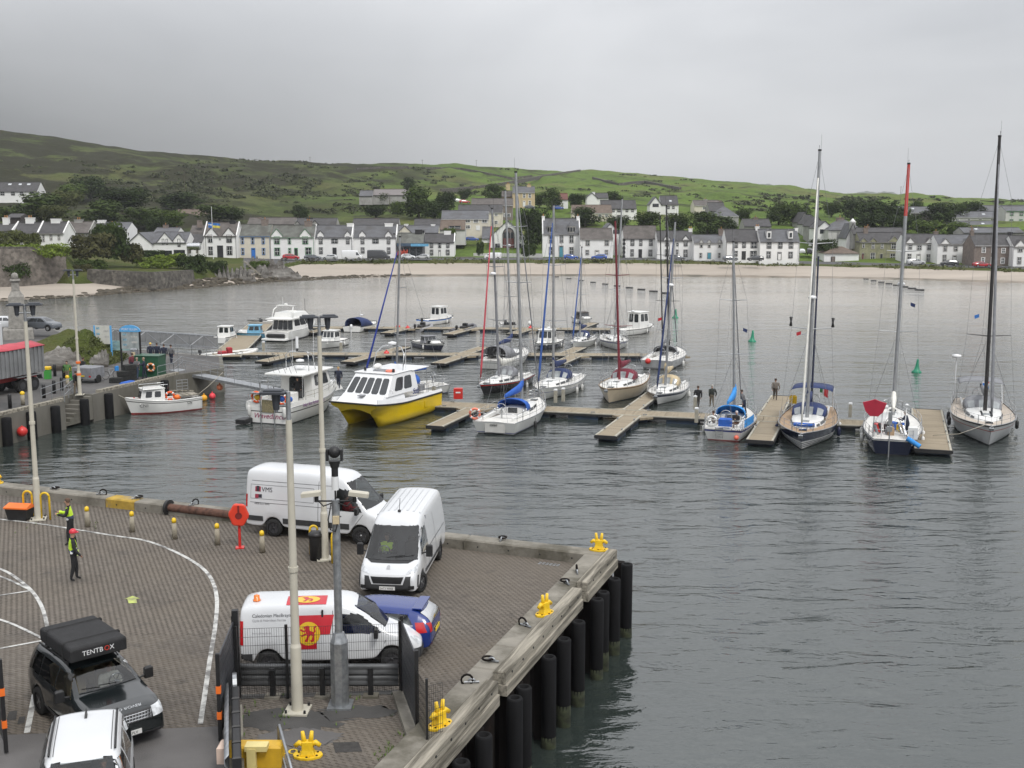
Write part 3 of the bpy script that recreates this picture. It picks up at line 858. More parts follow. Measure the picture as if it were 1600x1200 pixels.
wall_run('stone_wall','low dark sea wall of rubble below the green bank',pts,.3,[4.3,4.1,3.9,3.7],.9,M_WALL,batter=.5)
M_SCRUB=mat('dark gorse and heather',(.046,.054,.022),.95,var=.6,scale=.5)
def hp(u,v0):
 best=None
 for Y in np.arange(345,880,4.0):
  x=(u-800)/F_PX*(Y*CT+6)
  z=ground(x,Y)
  vv=335+(EYE-z)/Y*F_PX
  if vv<=v0:
   return Vector((x,Y,z))
  best=Vector((x,Y,z))
 return best
for lab,px in(('long dry stone wall across the green hill on the right',[(925,282),(945,287),(965,291),(985,290),(1005,288),(1030,292),(1060,298)]),('dry stone wall climbing the middle of the green hill',[(640,268),(680,266),(720,267),(742,271),(760,276),(800,282),(830,279)]),('short dry stone wall near the left skyline',[(560,268),(590,267),(640,266)]),('lower dry stone wall above the village roofs',[(690,300),(740,296),(780,292),(860,276),(905,270)])):
 P=[hp(u,v) for u,v in px]
 wall_run('field_wall',lab,P,[p.z-1 for p in P],[p.z+1.3 for p in P],1.2,M_WALL,group='dry stone field walls')
sc=MB()
def clump(mb,c,rx,rz_,n,seed):
 for k in range(n):
  th,ph=random.uniform(0,6.28),math.acos(random.uniform(-.2,1))
  d=Vector((math.sin(ph)*math.cos(th),math.sin(ph)*math.sin(th),math.cos(ph)))
  rr=random.uniform(.75,1.05)
  p=Vector(c)+Vector((d.x*rx*rr,d.y*rx*rr,d.z*rz_*rr))
  e=Vector((random.gauss(0,1),random.gauss(0,1),random.gauss(0,.6))).normalized();g=d.cross(e)
  if g.length<.1:continue
  g.normalize();s_=rx*random.uniform(.28,.5)
  mb.add([p-e*s_,p-g*s_*.8+d*.1,p+e*s_,p+g*s_*.8+d*.1],[(0,1,2,3)])
random.seed(11)
for(u0,u1,v0,v1,n) in((10,150,252,262,70),(170,560,268,308,520),(225,420,288,318,260),(300,540,250,268,60),(560,700,268,300,90),(380,640,300,335,220),(700,1100,270,310,110),(1060,1340,305,330,120),(1320,1600,308,325,120),(60,330,262,290,70),(480,1150,256,268,90)):
 for k in range(n):
  u,v=random.uniform(u0,u1),random.uniform(v0,v1)
  if fbm(u/40,v/14,3,8)<.47:continue
  p=hp(u,max(v,seg(SKYL,u)+2))
  s_=random.uniform(.5,1.9)
  for j in range(2):clump(sc,(p.x+random.gauss(0,1.6*s_),p.y+random.gauss(0,1.2*s_),p.z-.2),s_*1.2,s_*.6,14,k)
sc.build('hill_scrub',M_SCRUB,kind='stuff')
random.seed(5)
# ------------------------------------------------------------------ HOUSES OF THE VILLAGE
M_SLATE=mat('blue grey slate',(.105,.108,.118),.75,var=.18,scale=1.1,col2=(.075,.073,.073),thr=(.45,.65),bump=.3,bscale=9,stretch=(.6,1,1))
M_SLATEB=mat('brown grey slate',(.105,.093,.086),.8,var=.2,scale=1.2,col2=(.07,.062,.056),thr=(.45,.65),bump=.3,bscale=9)
M_SLATED=mat('dark slate',(.062,.060,.062),.8,var=.2,scale=1,col2=(.045,.042,.04),thr=(.5,.65),bump=.3,bscale=9)
M_SLATEG=mat('greenish old slate',(.12,.125,.112),.8,var=.25,scale=1,col2=(.08,.08,.07),thr=(.45,.6),bump=.3,bscale=8)
M_TILER=mat('dark red tile',(.13,.055,.045),.85,var=.2,scale=1,bump=.3,bscale=8)
M_TILEB=mat('brown concrete tile',(.125,.095,.075),.85,var=.2,scale=1,bump=.3,bscale=8)
M_HWHITE=mat('white painted harling',(.76,.76,.75),.85,var=.05,scale=.7,col2=(.62,.61,.58),thr=(.58,.8),bump=.2,bscale=10)
M_HCREAM=mat('cream render',(.60,.56,.47),.85,var=.06,scale=.7,col2=(.48,.44,.37),thr=(.58,.78),bump=.2,bscale=10)
M_HGREY=mat('grey harling',(.32,.315,.30),.9,var=.12,scale=.8,col2=(.22,.215,.2),thr=(.5,.7),bump=.3,bscale=9)
M_HYEL=mat('ochre yellow render',(.52,.41,.25),.85,var=.07,scale=.8)
M_HBROWN=mat('brown grey stone',(.19,.155,.135),.9,var=.2,scale=1.5,bump=.4,bscale=4)
M_HGREEN=mat('greenish sandstone',(.27,.265,.17),.9,var=.2,scale=1.5,col2=(.19,.19,.12),thr=(.45,.6),bump=.4,bscale=4)
M_HDARK=mat('dark timber cladding',(.05,.042,.04),.85,var=.2,scale=1)
M_HPALE=mat('pale grey render',(.50,.50,.48),.85,var=.06,scale=.6)
M_TRIMK=mat('black trim paint',(.018,.018,.02),.5,var=.2)
M_TRIMB=mat('blue trim paint',(.04,.15,.36),.5,var=.15)
M_TRIMG=mat('green trim paint',(.04,.20,.07),.5,var=.15)
M_TRIMW=mat('white window paint',(.72,.72,.71),.5,var=.06)
M_TRIMC=mat('grey stone trim',(.30,.29,.27),.8,var=.15)
M_BLUE=mat('bright blue door',(.03,.16,.52),.4,var=.1)
M_TEAL=mat('turquoise door',(.07,.26,.34),.45,var=.1)
M_REDB=mat('dark red timber',(.12,.03,.025),.6,var=.2)
M_POT=mat('clay chimney pot',(.42,.22,.09),.85,var=.2)
CROPS={1:(0,180),2:(300,220),3:(600,220),4:(900,220),5:(1200,200)}
def house(label,k,u0,u1,vb,ve,vr,Y=None,zb=3.5,wall=M_HWHITE,roof=M_SLATE,trim=M_TRIMK,wins='',doors=(),dorm=(),chim=(),d=7.5,turn=0.0,hip=0,skew=None,pipes=(),group=None,name='house',sky=(),lean=0,extra=None,wbar=M_TRIMW):
 ox,oy=CROPS[k]
 U= lambda x:ox+x/4
 V= lambda y:oy+y/4
 uc=(U(u0)+U(u1))/2
 if uc>1280 and zb==3.5:zb=2.4
 if Y is None:
  Y=W(uc,V(vb),zb).y
 c=WD(uc,V(vb),Y)
 z0=c.z
 mpp=(Y*CT+(EYE-z0)*ST)/F_PX
 wd_=(U(u1)-U(u0))*mpp
 X_= lambda x:(U(x)-uc)*mpp
 Z_= lambda y:(V(vb)-V(y))*mpp
 he=Z_(ve);hr=max(WD(uc,V(vr),Y+d/2).z-z0,he+.8)
 t=thing(name,label,'house' if name in('house','cottage') else name.replace('_',' '),c,turn,group)
 h=wd_/2
 q=MB()
 P=[(-h,0,-2.5),(h,0,-2.5),(h,d,-2.5),(-h,d,-2.5),(-h,0,he),(h,0,he),(h,d,he),(-h,d,he)]
 if hip:
  q.add(P,[(0,1,5,4),(1,2,6,5),(2,3,7,6),(3,0,4,7)])
 else:
  P+=[(-h,d/2,hr),(h,d/2,hr)]
  q.add(P,[(0,1,5,4),(2,3,7,6),(1,2,6,9,5),(3,0,4,8,7)])
 q.build('wall',wall,t)
 q=MB()
 o,th=.22,.14
 if hip:
  a=[(-h-o,-o,he),(h+o,-o,he),(h+o,d+o,he),(-h-o,d+o,he),(-h+d*.45,d/2,hr),(h-d*.45,d/2,hr)]
  q.add(a,[(0,1,5,4),(1,2,5),(2,3,4,5),(3,0,4),(3,2,1,0)])
 else:
  sl=(hr-he)/(d/2)
  for s_,y0 in((1,0),(-1,d)):
   ye,ym=y0-s_*o,d/2
   ze=he-sl*o
   q.add([(-h,ye,ze),(h,ye,ze),(h,ym,hr),(-h,ym,hr),(-h,ye,ze+th),(h,ye,ze+th),(h,ym,hr+th),(-h,ym,hr+th)],[(0,1,5,4),(4,5,6,7),(0,4,7,3),(1,2,6,5),(0,3,2,1)] if s_>0 else[(4,5,1,0),(7,6,5,4),(3,7,4,0),(5,6,2,1),(1,2,3,0)])
  q.box((0,d/2,hr+th+.03),(wd_,.3,.12))
 q.build('roof',roof,t)
 if skew:
  for s_ in(-1,1):
   q=MB()
   for(ya,yb) in((-.1,d/2),(d+.1,d/2)):
    q.add([(s_*h-.14,ya,he-.05),(s_*h+.14,ya,he-.05),(s_*h+.14,yb,hr+.1),(s_*h-.14,yb,hr+.1),(s_*h-.14,ya,he+.32),(s_*h+.14,ya,he+.32),(s_*h+.14,yb,hr+.40),(s_*h-.14,yb,hr+.40)],[(0,1,5,4),(4,5,6,7),(1,2,6,5),(0,4,7,3)])
   q.build('gable_coping',skew,t)
 q=MB();q.box((0,-.30 if not hip else-.3,he-.12),(wd_,.1,.1))
 for px in pipes:
  q.tube((X_(px),-.06,-.5),(X_(px),-.06,he-.1),.055,n=5)
 q.build('gutter',trim,t)
 for x,hw,pk in dorm:
  xc,w_,zp=X_(x),hw/4*mpp,Z_(pk)
  q=MB();zb_=he-.4
  q.add([(xc-w_,-.07,zb_),(xc+w_,-.07,zb_),(xc,-.07,zp),(xc-w_,-.07,max(zp-w_*1.15,he))[0:3],(xc+w_,-.07,max(zp-w_*1.15,he))[0:3]],[(0,1,4,2,3)],0)
  zs_=max(zp-w_*1.15,he)
  yb_=d/2
  for s_ in(-1,1):
   a=[(xc+s_*(w_+.12),-.18,zs_-.1),(xc,-.18,zp+.08),(xc,yb_,zp+.08),(xc+s_*(w_+.12),yb_,zs_-.1)]
   b_=[(x_,y_,z_+.14) for x_,y_,z_ in a]
   f=[(0,1,2,3),(4,5,6,7),(0,1,5,4),(0,3,7,4)]
   q.add(a+b_,f,1)
   q.add([(xc+s_*w_,-.07,zb_),(xc+s_*w_,-.07,zs_),(xc+s_*w_,yb_,zs_),(xc+s_*w_,yb_,zb_)],[(0,1,2,3)],0)
  q.build('dormer',[wall,roof],t)
  if trim is not M_TRIMK or True:
   e=MB()
   for s_ in(-1,1):
    e.tube((xc+s_*(w_+.14),-.2,zs_-.02),(xc,-.2,zp+.16),.06,n=4)
   e.build('barge_board',trim,t)
 def window(x0,x1,y0,y1,kind='s',yoff=0):
  xc,w_,zc,h_=X_((x0+x1)/2),(x1-x0)/4*mpp,Z_((y0+y1)/2),(y1-y0)/4*mpp
  q=MB();y=-.03-yoff
  bw=.13 if kind!='n' else.05
  for c_,s_ in(((xc-w_/2,y,zc),(bw,.12,h_+bw)),((xc+w_/2,y,zc),(bw,.12,h_+bw)),((xc,y,zc+h_/2),(w_-bw,.12,bw)),((xc,y-.02,zc-h_/2),(w_-bw,.17,bw))):
   q.box(c_,s_,mi=0)
  iw=w_-bw
  for dx in(-iw/2+.05,iw/2-.05)+((0,) if w_>.8 else()):
   q.box((xc+dx,y+.012,zc),(.07,.05,h_-bw),mi=1)
  q.box((xc,y+.014,zc+.02),(iw,.052,.08),mi=1)
  o=q.build('window',[trim,wbar],t)
  p=MB();p.box((xc,y+.03,zc),(iw,.03,h_-bw));p.build('pane',M_GLASS,o)
 for w_ in wins.split(';'):
  if w_.strip():
   a=w_.split()
   window(*[float(x) for x in a[:4]],*(a[4:5]))
 for x0,x1,y0,m_ in doors:
  xc,w_,z1=X_((x0+x1)/2),(x1-x0)/4*mpp,Z_(y0)
  q=MB();q.box((xc,-.03,z1/2),(w_,.14,z1),mi=0)
  q.box((xc,-.06,z1/2-.05),(w_*.7,.14,z1*.9),mi=1)
  if z1>1.9:q.box((xc,-.085,z1-.35),(w_*.6,.12,.25),mi=2)
  q.build('door',[trim,m_,M_GLASS],t)
 for x0,x1,y0,m_,pots in chim:
  xc,w_=X_((x0+x1)/2),max((x1-x0)/4*mpp,.8)
  zt=WD(uc,V(y0),Y+d/2).z-z0
  q=MB();zb_=hr-1.3
  q.box((xc,d/2,(zb_+zt)/2),(w_,1.0,zt-zb_));q.box((xc,d/2,zt-.1),(w_+.16,1.16,.18))
  o=q.build('chimney',m_,t)
  for i in range(pots):
   p=MB();p.lathe([(.16,0),(.13,.5),(.17,.55),(.12,.56),(.1,.3)],(xc+(i-(pots-1)/2)*min(.5,w_/max(pots,1)),d/2,zt),8)
   p.build('chimney_pot',M_POT,o)
 for x0,x1,y0,y1 in sky:
  zc=WD(uc,V((y0+y1)/2),Y+d/4).z-z0
  fr=(zc-he)/max(hr-he,.1);fr=min(max(fr,.15),.85)
  q=MB();q.box((X_((x0+x1)/2),d/2*fr-.05,he+(hr-he)*fr+.16),((x1-x0)/4*mpp,.9,.06),rx=math.atan2(hr-he,d/2))
  q.build('roof_light',mat('pale sky glass',(.55,.58,.6),.1,var=.05),t)
 if extra:extra(t,X_,Z_,mpp,he,hr,d)
 return t
G1='white houses along the shore road'
house('white double gabled house with arched black doorway behind the flagpole',2,80,283,740,597,512,roof=M_SLATEB,group=G1,wins='105 135 590 635;220 253 590 635;105 135 663 712;220 253 660 712;174 184 612 620 n',doors=[(160,197,655,M_TRIMK)],dorm=[(128,40,548),(236,38,548)],chim=[(20,48,497,M_HBROWN,0),(225,262,497,M_TRIMK,0)],pipes=(90,278),skew=M_HWHITE)
house('cream house with blue trim and bright blue door',2,285,492,737,597,525,wall=M_HCREAM,roof=M_SLATEG,trim=M_TRIMB,group=G1,wins='310 328 607 645;374 392 607 645;440 458 607 645;310 328 672 712;440 458 672 712',doors=[(372,398,670,M_BLUE)],pipes=(289,489),chim=[(425,465,490,M_HBROWN,1)])
house('white house with green window frames and two wide gables',2,495,765,737,605,530,trim=M_TRIMG,roof=M_SLATEG,group=G1,wins='517 551 600 645;604 621 608 645;694 728 600 645;517 551 670 716;604 620 672 702;710 748 668 710',doors=[(641,663,670,M_TRIMK)],dorm=[(534,34,555),(711,34,555)],chim=[(695,742,500,M_HBROWN,2)],pipes=(763,))
house('white house with black trim right of the green framed house',2,767,1001,735,605,530,group=G1,wins='796 818 600 645;874 914 615 640;966 986 600 645;796 818 668 706',doors=[(880,905,668,M_TRIMK)],dorm=[(807,19,566),(976,19,568)],chim=[(962,1000,515,M_HWHITE,0)],pipes=(1000,),skew=M_HWHITE)
house('white house with black trim behind the dark parked van',2,1003,1278,732,605,530,group=G1,wins='1057 1078 600 645;1130 1168 615 640;1220 1240 600 645;1057 1078 668 702;1220 1240 668 706',dorm=[(1067,19,566),(1230,19,568)],chim=[(1200,1250,515,M_HWHITE,0)],pipes=(1276,),skew=M_HWHITE)
def shopfront(t,X_,Z_,mpp,he,hr,d):
 q=MB();q.box((X_(1362),-.3,Z_(650)),(158/4*mpp,.5,18/4*mpp));q.build('fascia',mat('shop fascia blue',(.05,.085,.13),.5),t)
 for i in range(4):
  q=MB();q.box((X_(1302+40*i),-.05,Z_(695)),(34/4*mpp,.1,56/4*mpp));q.build('shop_window',M_GLASS,t)
 q=MB()
 for i in range(9):q.box((X_(1290+i*7),-.5,Z_(705-(i%3)*8)),(.9,.3,.8),rz=i)
 q.build('red_display',mat('red goods',(.5,.06,.03),.6,var=.4,scale=4),t,kind='stuff')
 q=MB();q.box((X_(1425),-.57,Z_(652)),(5,.06,.7));q.build('sign_panel',mat('pale blue sign',(.12,.35,.55),.5),t)
house('small shop with dark blue fascia and red goods outside',2,1280,1447,732,640,580,wall=mat('dark shop front',(.10,.10,.11),.7),roof=M_SLATEG,name='shop',chim=[(1390,1435,555,M_TRIMK,0)],extra=shopfront)
house('white cottage with black windows right of the shop',3,246,440,727,636,583,roof=M_SLATED,name='cottage',group=G1,wins='288 307 636 668;340 357 636 668;390 409 636 668;288 307 682 713;388 409 682 713',doors=[(341,355,682,M_TRIMW)],chim=[(228,248,560,M_TRIMK,0),(372,415,563,M_HWHITE,0)],skew=M_HWHITE)
def church(t,X_,Z_,mpp,he,hr,d):
 q=MB();q.M=Matrix.Translation((X_(778),0,0))
 w_=33/4*mpp
 arch= lambda r,z:[(-r,Z_(700)),(r,Z_(700)),(r,z)]+[(r*math.cos(a),z+r*1.25*math.sin(a)) for a in np.linspace(.15,math.pi-.15,9)]+[(-r,z)]
 q.prism_y(arch(w_*1.15,Z_(590)),-.06,.05,0);q.prism_y(arch(w_,Z_(592)),-.1,-.03,1)
 q.box((0,-.12,Z_(655)),(w_*2.0,.12,90/4*mpp),mi=2)
 for i in range(3):q.prism_y([(-w_+.15+i*w_*.66,Z_(618)),(-w_+w_*.6+i*w_*.66,Z_(618)),(-w_+w_*.6+i*w_*.66,Z_(580)),(-w_+w_*.38+i*w_*.66,Z_(566)),(-w_+.15+i*w_*.66,Z_(580))],-.16,-.1,3)
 q.build('arched_window',[M_TRIMK,M_HBROWN,M_REDB,M_GLASS],t)
def gable_front(label,k,x0,x1,vb,ve,vp,Y=None,depth=14,wall=M_HWHITE,roof=M_SLATE,trim=M_TRIMK,wins='',name='house',extra=None,group=None,turn=0):
 """a house whose gable end faces the water"""
 ox,oy=CROPS[k]
 U= lambda x:ox+x/4
 V= lambda y:oy+y/4
 uc=(U(x0)+U(x1))/2
 if Y is None:Y=W(uc,V(vb),3.5).y
 c=WD(uc,V(vb),Y);mpp=(Y*CT+(EYE-c.z)*ST)/F_PX
 X_= lambda x:(U(x)-uc)*mpp
 Z_= lambda y:(V(vb)-V(y))*mpp
 h,he,hp_=(U(x1)-U(x0))*mpp/2,Z_(ve),Z_(vp)
 t=thing(name,label,name.replace('_',' '),c,turn,group)
 q=MB();q.add([(-h,0,-2.5),(h,0,-2.5),(h,0,he),(0,0,hp_),(-h,0,he),(-h,depth,-2.5),(h,depth,-2.5),(h,depth,he),(0,depth,hp_),(-h,depth,he)],[(0,1,2,3,4),(1,6,7,2),(5,0,4,9),(6,5,9,8,7)])
 q.build('wall',wall,t)
 q=MB()
 for s_ in(-1,1):
  a=[(s_*(h+.25),-.2,he-.2),(0,-.2,hp_+.03),(0,depth+.2,hp_+.03),(s_*(h+.25),depth+.2,he-.2)]
  q.add(a+[(x,y,z+.16) for x,y,z in a],[(0,1,2,3),(4,5,6,7),(0,1,5,4),(0,3,7,4)])
 q.build('roof',roof,t,fixn=True)
 q=MB()
 for s_ in(-1,1):q.tube((s_*(h+.27),-.22,he-.1),(0,-.22,hp_+.12),.1,n=4)
 q.build('barge_board',trim,t)
 for w_ in wins.split(';'):
  if w_.strip():
   a=[float(x) for x in w_.split()[:4]]
   q=MB();q.box((X_((a[0]+a[1])/2),-.03,Z_((a[2]+a[3])/2)),((a[1]-a[0])/4*mpp+.2,.1,(a[3]-a[2])/4*mpp+.2),mi=0)
   o=q.build('window',[trim],t)
   q=MB();q.box((X_((a[0]+a[1])/2),-.06,Z_((a[2]+a[3])/2)),((a[1]-a[0])/4*mpp,.08,(a[3]-a[2])/4*mpp));q.build('pane',M_GLASS,o)
 if extra:extra(t,X_,Z_,mpp,he,hp_,depth)
 return t
gable_front('white gabled church hall with a tall arched red brown window',3,665,880,708,600,503,wins='697 723 645 675;835 856 645 675',extra=church,name='church')
house('low white side wing left of the church hall',3,612,668,703,612,540,d=9,group=G1)
def bay_dormers(t,X_,Z_,mpp,he,hr,d):
 for x in(1045,1170):
  q=MB();zc=Z_(585)
  r_=28/4*mpp
  ring= lambda rr,z:[(X_(x)+rr*math.cos(a),1.1+rr*.8*math.sin(a),z) for a in np.linspace(0,2*math.pi,9)[:-1]+.39]
  q.loft([ring(r_,zc-.1),ring(r_,Z_(535))],0,smooth=False)
  q.loft([ring(r_*1.1,Z_(535)),ring(.1,Z_(500))],1,smooth=False)
  for dx in(-.9,0,.9):q.box((X_(x)+dx*.8,1.1-r_*.78+abs(dx)*.35,Z_(556)),(.62,.2,1.2),rz=dx*.6,mi=2)
  q.build('bay_dormer',[M_TRIMC,M_SLATE,M_GLASS],t)
house('tall white house with bay dormers and black corner stones',3,992,1222,728,585,488,trim=M_TRIMC,group=G1,wins='1030 1055 594 640;1097 1120 592 638;1157 1184 592 638;1030 1055 665 708;1157 1184 665 708',doors=[(1092,1122,655,M_TEAL)],chim=[(988,1006,470,M_HWHITE,1),(1205,1223,470,M_HWHITE,1)],skew=M_HWHITE,extra=bay_dormers)
house('white four window house right of the tall house',3,1225,1430,732,615,548,roof=M_SLATEB,trim=M_TRIMC,group=G1,wins='1259 1285 624 655;1378 1405 624 655;1259 1281 683 712;1380 1400 683 712',doors=[(1317,1345,683,M_TRIMW)])
gable_front('white rear gable showing between two shore houses',4,140,290,700,600,520,Y=326,roof=M_SLATE,wins='232 270 560 580')
def quoins(t,X_,Z_,mpp,he,hr,d):
 for x in(299,501):
  q=MB()
  for i in range(9):q.box((X_(x),-.03,.3+i*he/9),(.5 if i%2 else.8,.08,he/9))
  q.build('quoins',M_TRIMK,t)
house('white house with black quoins and brown slate roof',4,295,505,730,612,533,roof=M_SLATEB,group=G1,wins='340 362 620 655;394 412 620 655;455 477 620 655;340 360 680 720;453 475 682 720',doors=[(390,412,678,M_TRIMK)],chim=[(285,300,530,M_TRIMK,0)],extra=quoins)
house('white house with two tall narrow gabled dormers',4,507,733,735,625,565,roof=M_SLATED,group=G1,wins='556 578 620 658;626 638 640 658;672 695 620 658;556 578 680 722;625 637 682 706;672 695 682 725',dorm=[(567,17,594),(683,17,596)],chim=[(712,735,548,M_HWHITE,2)],pipes=(730,))
house('low white cottage with arched dormers and turquoise door',4,735,935,738,640,590,name='cottage',trim=M_TRIMC,group=G1,wins='772 790 633 668;822 838 633 668;887 903 633 668;770 787 702 730;887 902 702 730',doors=[(818,845,698,M_TEAL)],dorm=[(781,13,622),(830,12,622),(895,12,622)],chim=[(902,935,550,M_HBROWN,1)])
house('white house with wide paired windows left of the dormered end house',4,936,1146,743,630,555,roof=M_SLATED,group=G1,wins='985 1008 635 668;1037 1058 635 668;1090 1128 635 670;985 1008 690 720;1088 1127 690 728',doors=[(1035,1060,690,M_TRIMK)],chim=[(1133,1157,535,M_HWHITE,2)],pipes=(938,1144))
def dormer_boxes(xs,y0,y1):
 def f(t,X_,Z_,mpp,he,hr,d):
  for x in xs:
   w_=27/4*mpp
   q=MB();q.box((X_(x),1.6,(Z_(y0)+Z_(y1))/2),(w_,2.4,Z_(y0)-Z_(y1)),mi=0);q.box((X_(x),.38,(Z_(y0)+Z_(y1))/2-.1),(w_*.55,.1,(Z_(y0)-Z_(y1))*.6),mi=2)
   q.prism_y([(X_(x)-w_*.6,Z_(y0)),(X_(x)+w_*.6,Z_(y0)),(X_(x),Z_(y0)+w_*.45)],.3,2.9,1)
   q.build('dormer',[M_TRIMW,M_SLATE,M_GLASS],t)
 return f
house('white end house with two white box dormers at the lane',4,1148,1395,745,632,555,group=G1,wins='1190 1217 637 672;1260 1286 637 672;1327 1353 637 672;1190 1215 693 732;1327 1352 695 732',doors=[(1258,1283,695,M_TRIMW)],chim=[(1382,1398,545,M_HWHITE,0)],pipes=(1392,),extra=dormer_boxes((1204,1339),565,612))
house('low white garage with brown hipped roof by the lane',5,350,566,838,785,740,roof=M_TILEB,d=8,hip=1,name='garage',doors=[(392,418,803,M_HBROWN)])
house('greenish stone house with arched doorway and two gables',5,570,850,836,715,655,wall=M_HGREEN,roof=M_SLATED,trim=M_TRIMC,wins='585 600 715 750;643 662 718 755;700 718 725 755;765 797 720 755;638 668 780 822;760 795 785 825',doors=[(583,598,780,M_REDB),(697,716,785,M_TRIMK)],dorm=[(592,24,690),(653,24,690),(782,36,680)],chim=[(612,640,625,M_HBROWN,2)])
house('white house with two gables right of the greenish stone house',5,853,1052,847,722,665,roof=M_SLATED,trim=M_TRIMC,group=G1,wins='870 895 725 758;925 955 735 763;988 1015 725 763;867 893 787 820;988 1012 790 835',doors=[(925,952,787,M_TRIMW)],dorm=[(883,26,690),(1003,26,692)],chim=[(1057,1083,645,M_HBROWN,1)])
house('white house with slate blue roof and two wide gables',5,1055,1280,852,727,670,trim=M_TRIMC,group=G1,wins='1090 1113 730 770;1155 1180 740 768;1220 1243 735 770;1088 1112 793 835;1218 1242 795 835',doors=[(1150,1175,795,M_TRIMW)],dorm=[(1102,30,695),(1234,30,697)])
house('brown stone house behind the red car at far right',5,1283,1527,862,735,668,wall=M_HBROWN,roof=M_SLATED,trim=M_TRIMW,wins='1330 1353 745 780;1392 1410 745 780;1453 1477 752 782;1330 1352 810 838;1452 1475 812 848',doors=[(1390,1406,806,M_TRIMW)],chim=[(1290,1306,640,M_HBROWN,1),(1532,1548,650,M_TRIMK,0)])
house('white gabled house at the right edge of the shore row',5,1530,1740,865,745,675,roof=M_SLATED,trim=M_TRIMC,group=G1,wins='1555 1585 738 775;1555 1580 808 850;1640 1665 738 775;1640 1665 808 850',dorm=[(1570,38,705),(1652,38,705)])
G2='white cottages on the terrace at left'
house('white cottage at the left edge of the terrace row',1,-60,82,812,725,682,Y=266,roof=M_SLATED,name='cottage',group=G2,wins='20 42 745 785',chim=[(-4,32,640,M_HWHITE,2)],skew=M_HWHITE,d=6)
house('white cottage with black window and downpipe, middle of the terrace row',1,84,240,814,740,672,Y=266,roof=M_SLATED,name='cottage',group=G2,wins='198 216 742 785;120 140 745 785',chim=[(134,186,640,M_HWHITE,2)],skew=M_HWHITE,pipes=(238,),d=7)
house('white cottage with two pale windows right of the downpipe',1,242,402,812,740,670,Y=266,roof=M_SLATED,name='cottage',trim=M_TRIMC,group=G2,wins='267 281 750 790;315 329 748 780;365 378 750 780',chim=[(294,350,647,M_HWHITE,0)],skew=M_HWHITE,d=7)
house('grey gabled house behind the terrace cottages',1,356,560,790,735,668,Y=285,wall=M_HGREY,roof=M_SLATEB,chim=[(437,488,652,M_HGREY,2)],d=8,skew=M_HGREY)
house('dark roofed outhouse behind the left cottages',1,45,132,700,640,618,Y=300,wall=M_HDARK,roof=M_SLATED,d=6)
house('low roof with a white chimney left of the distillery house',1,560,800,790,715,672,Y=305,wall=M_HWHITE,roof=M_SLATE,chim=[(585,634,655,M_HWHITE,0)],d=8)
house('dark house with two roof lights behind the bushes',1,665,800,760,722,680,Y=320,wall=M_HDARK,roof=M_SLATED,sky=[(700,722,682,692),(735,757,682,692)],chim=[(664,690,675,M_HBROWN,1),(770,800,680,M_HBROWN,1)])
def bigwin(t,X_,Z_,mpp,he,hr,d):
 for a,b_,y0,y1 in((1000,1076,846,880),(1088,1157,842,880)):
  q=MB();q.box((X_((a+b_)/2),-.04,Z_((y0+y1)/2)),((b_-a)/4*mpp,.1,(y1-y0)/4*mpp),mi=0)
  o=q.build('shop_window',[M_TRIMK],t)
  n=4
  for i in range(n):
   p=MB();p.box((X_(a+(b_-a)*(i+.5)/n),-.1,Z_((y0+y1)/2)),((b_-a)/4*mpp/n-.15,.04,(y1-y0)/4*mpp-.25));p.build('pane',M_GLASS,o)
house('white visitor building with gabled front and big dark windows',1,952,1168,880,798,733,Y=300,wins='1018 1030 775 808;1042 1053 775 808;1115 1130 775 820',dorm=[(1036,50,738),(1122,34,745)],extra=bigwin,d=9)
gable_front('white blind gable with square chimney left of the visitor building',1,800,952,870,805,738,Y=299,depth=12)
house('white wing with dark slate roof beside the metal vessel',1,1130,1268,880,795,740,Y=306,roof=M_SLATED,d=8)
house('taller white gable end left of the double gabled house',1,1182,1290,880,755,690,Y=309,roof=M_SLATEB,d=9)
house('dark chimney house roofline behind the visitor building',1,960,1110,770,735,705,Y=330,roof=M_SLATE,chim=[(1000,1030,685,M_HBROWN,1),(1065,1105,708,M_HWHITE,1)])
house('long white house with three roof lights high on the hill',1,-120,234,530,478,420,Y=470,roof=M_SLATED,wins='5 30 478 500;72 95 478 500;127 147 478 500;190 215 480 502',sky=[(36,56,427,440),(102,120,427,440),(155,175,427,440)],d=9)
house('brown roofed bungalow among the trees',1,1095,1332,660,628,590,Y=420,wall=M_HCREAM,roof=M_TILEB,wins='1235 1275 632 655;1165 1190 632 655',chim=[(1180,1200,585,M_HBROWN,0)],d=8)
house('long grey roof behind the green framed house',2,345,640,545,522,482,Y=338,roof=M_SLATEB,wall=M_HGREY,chim=[(400,420,478,M_HBROWN,0)])
house('grey slate roofs behind the black trimmed houses',2,642,900,548,525,485,Y=340,roof=M_SLATED,wall=M_HGREY,dorm=[(660,18,505),(770,22,500)],chim=[(700,745,482,M_TRIMK,1)])
house('dark slate roof behind the second black trimmed house',2,1000,1290,560,530,487,Y=342,roof=M_SLATED,wall=M_HGREY,chim=[(1130,1160,485,M_HBROWN,0)])
house('pale gabled back building behind the shop',2,1285,1540,600,575,530,Y=336,wall=M_HCREAM,roof=M_SLATE,dorm=[(1330,42,535)],chim=[(1320,1345,520,M_HWHITE,0),(1490,1515,522,M_HWHITE,0)])
house('long grey farm shed on the hillside',2,1130,1357,360,340,305,Y=470,wall=M_HGREY,roof=mat('grey sheeting roof',(.17,.155,.15),.8,var=.12),name='shed',d=12)
house('small blue grey roofed shed left of the long farm shed',2,1045,1128,362,345,312,Y=468,wall=M_HGREY,roof=M_SLATE,name='shed',d=8)
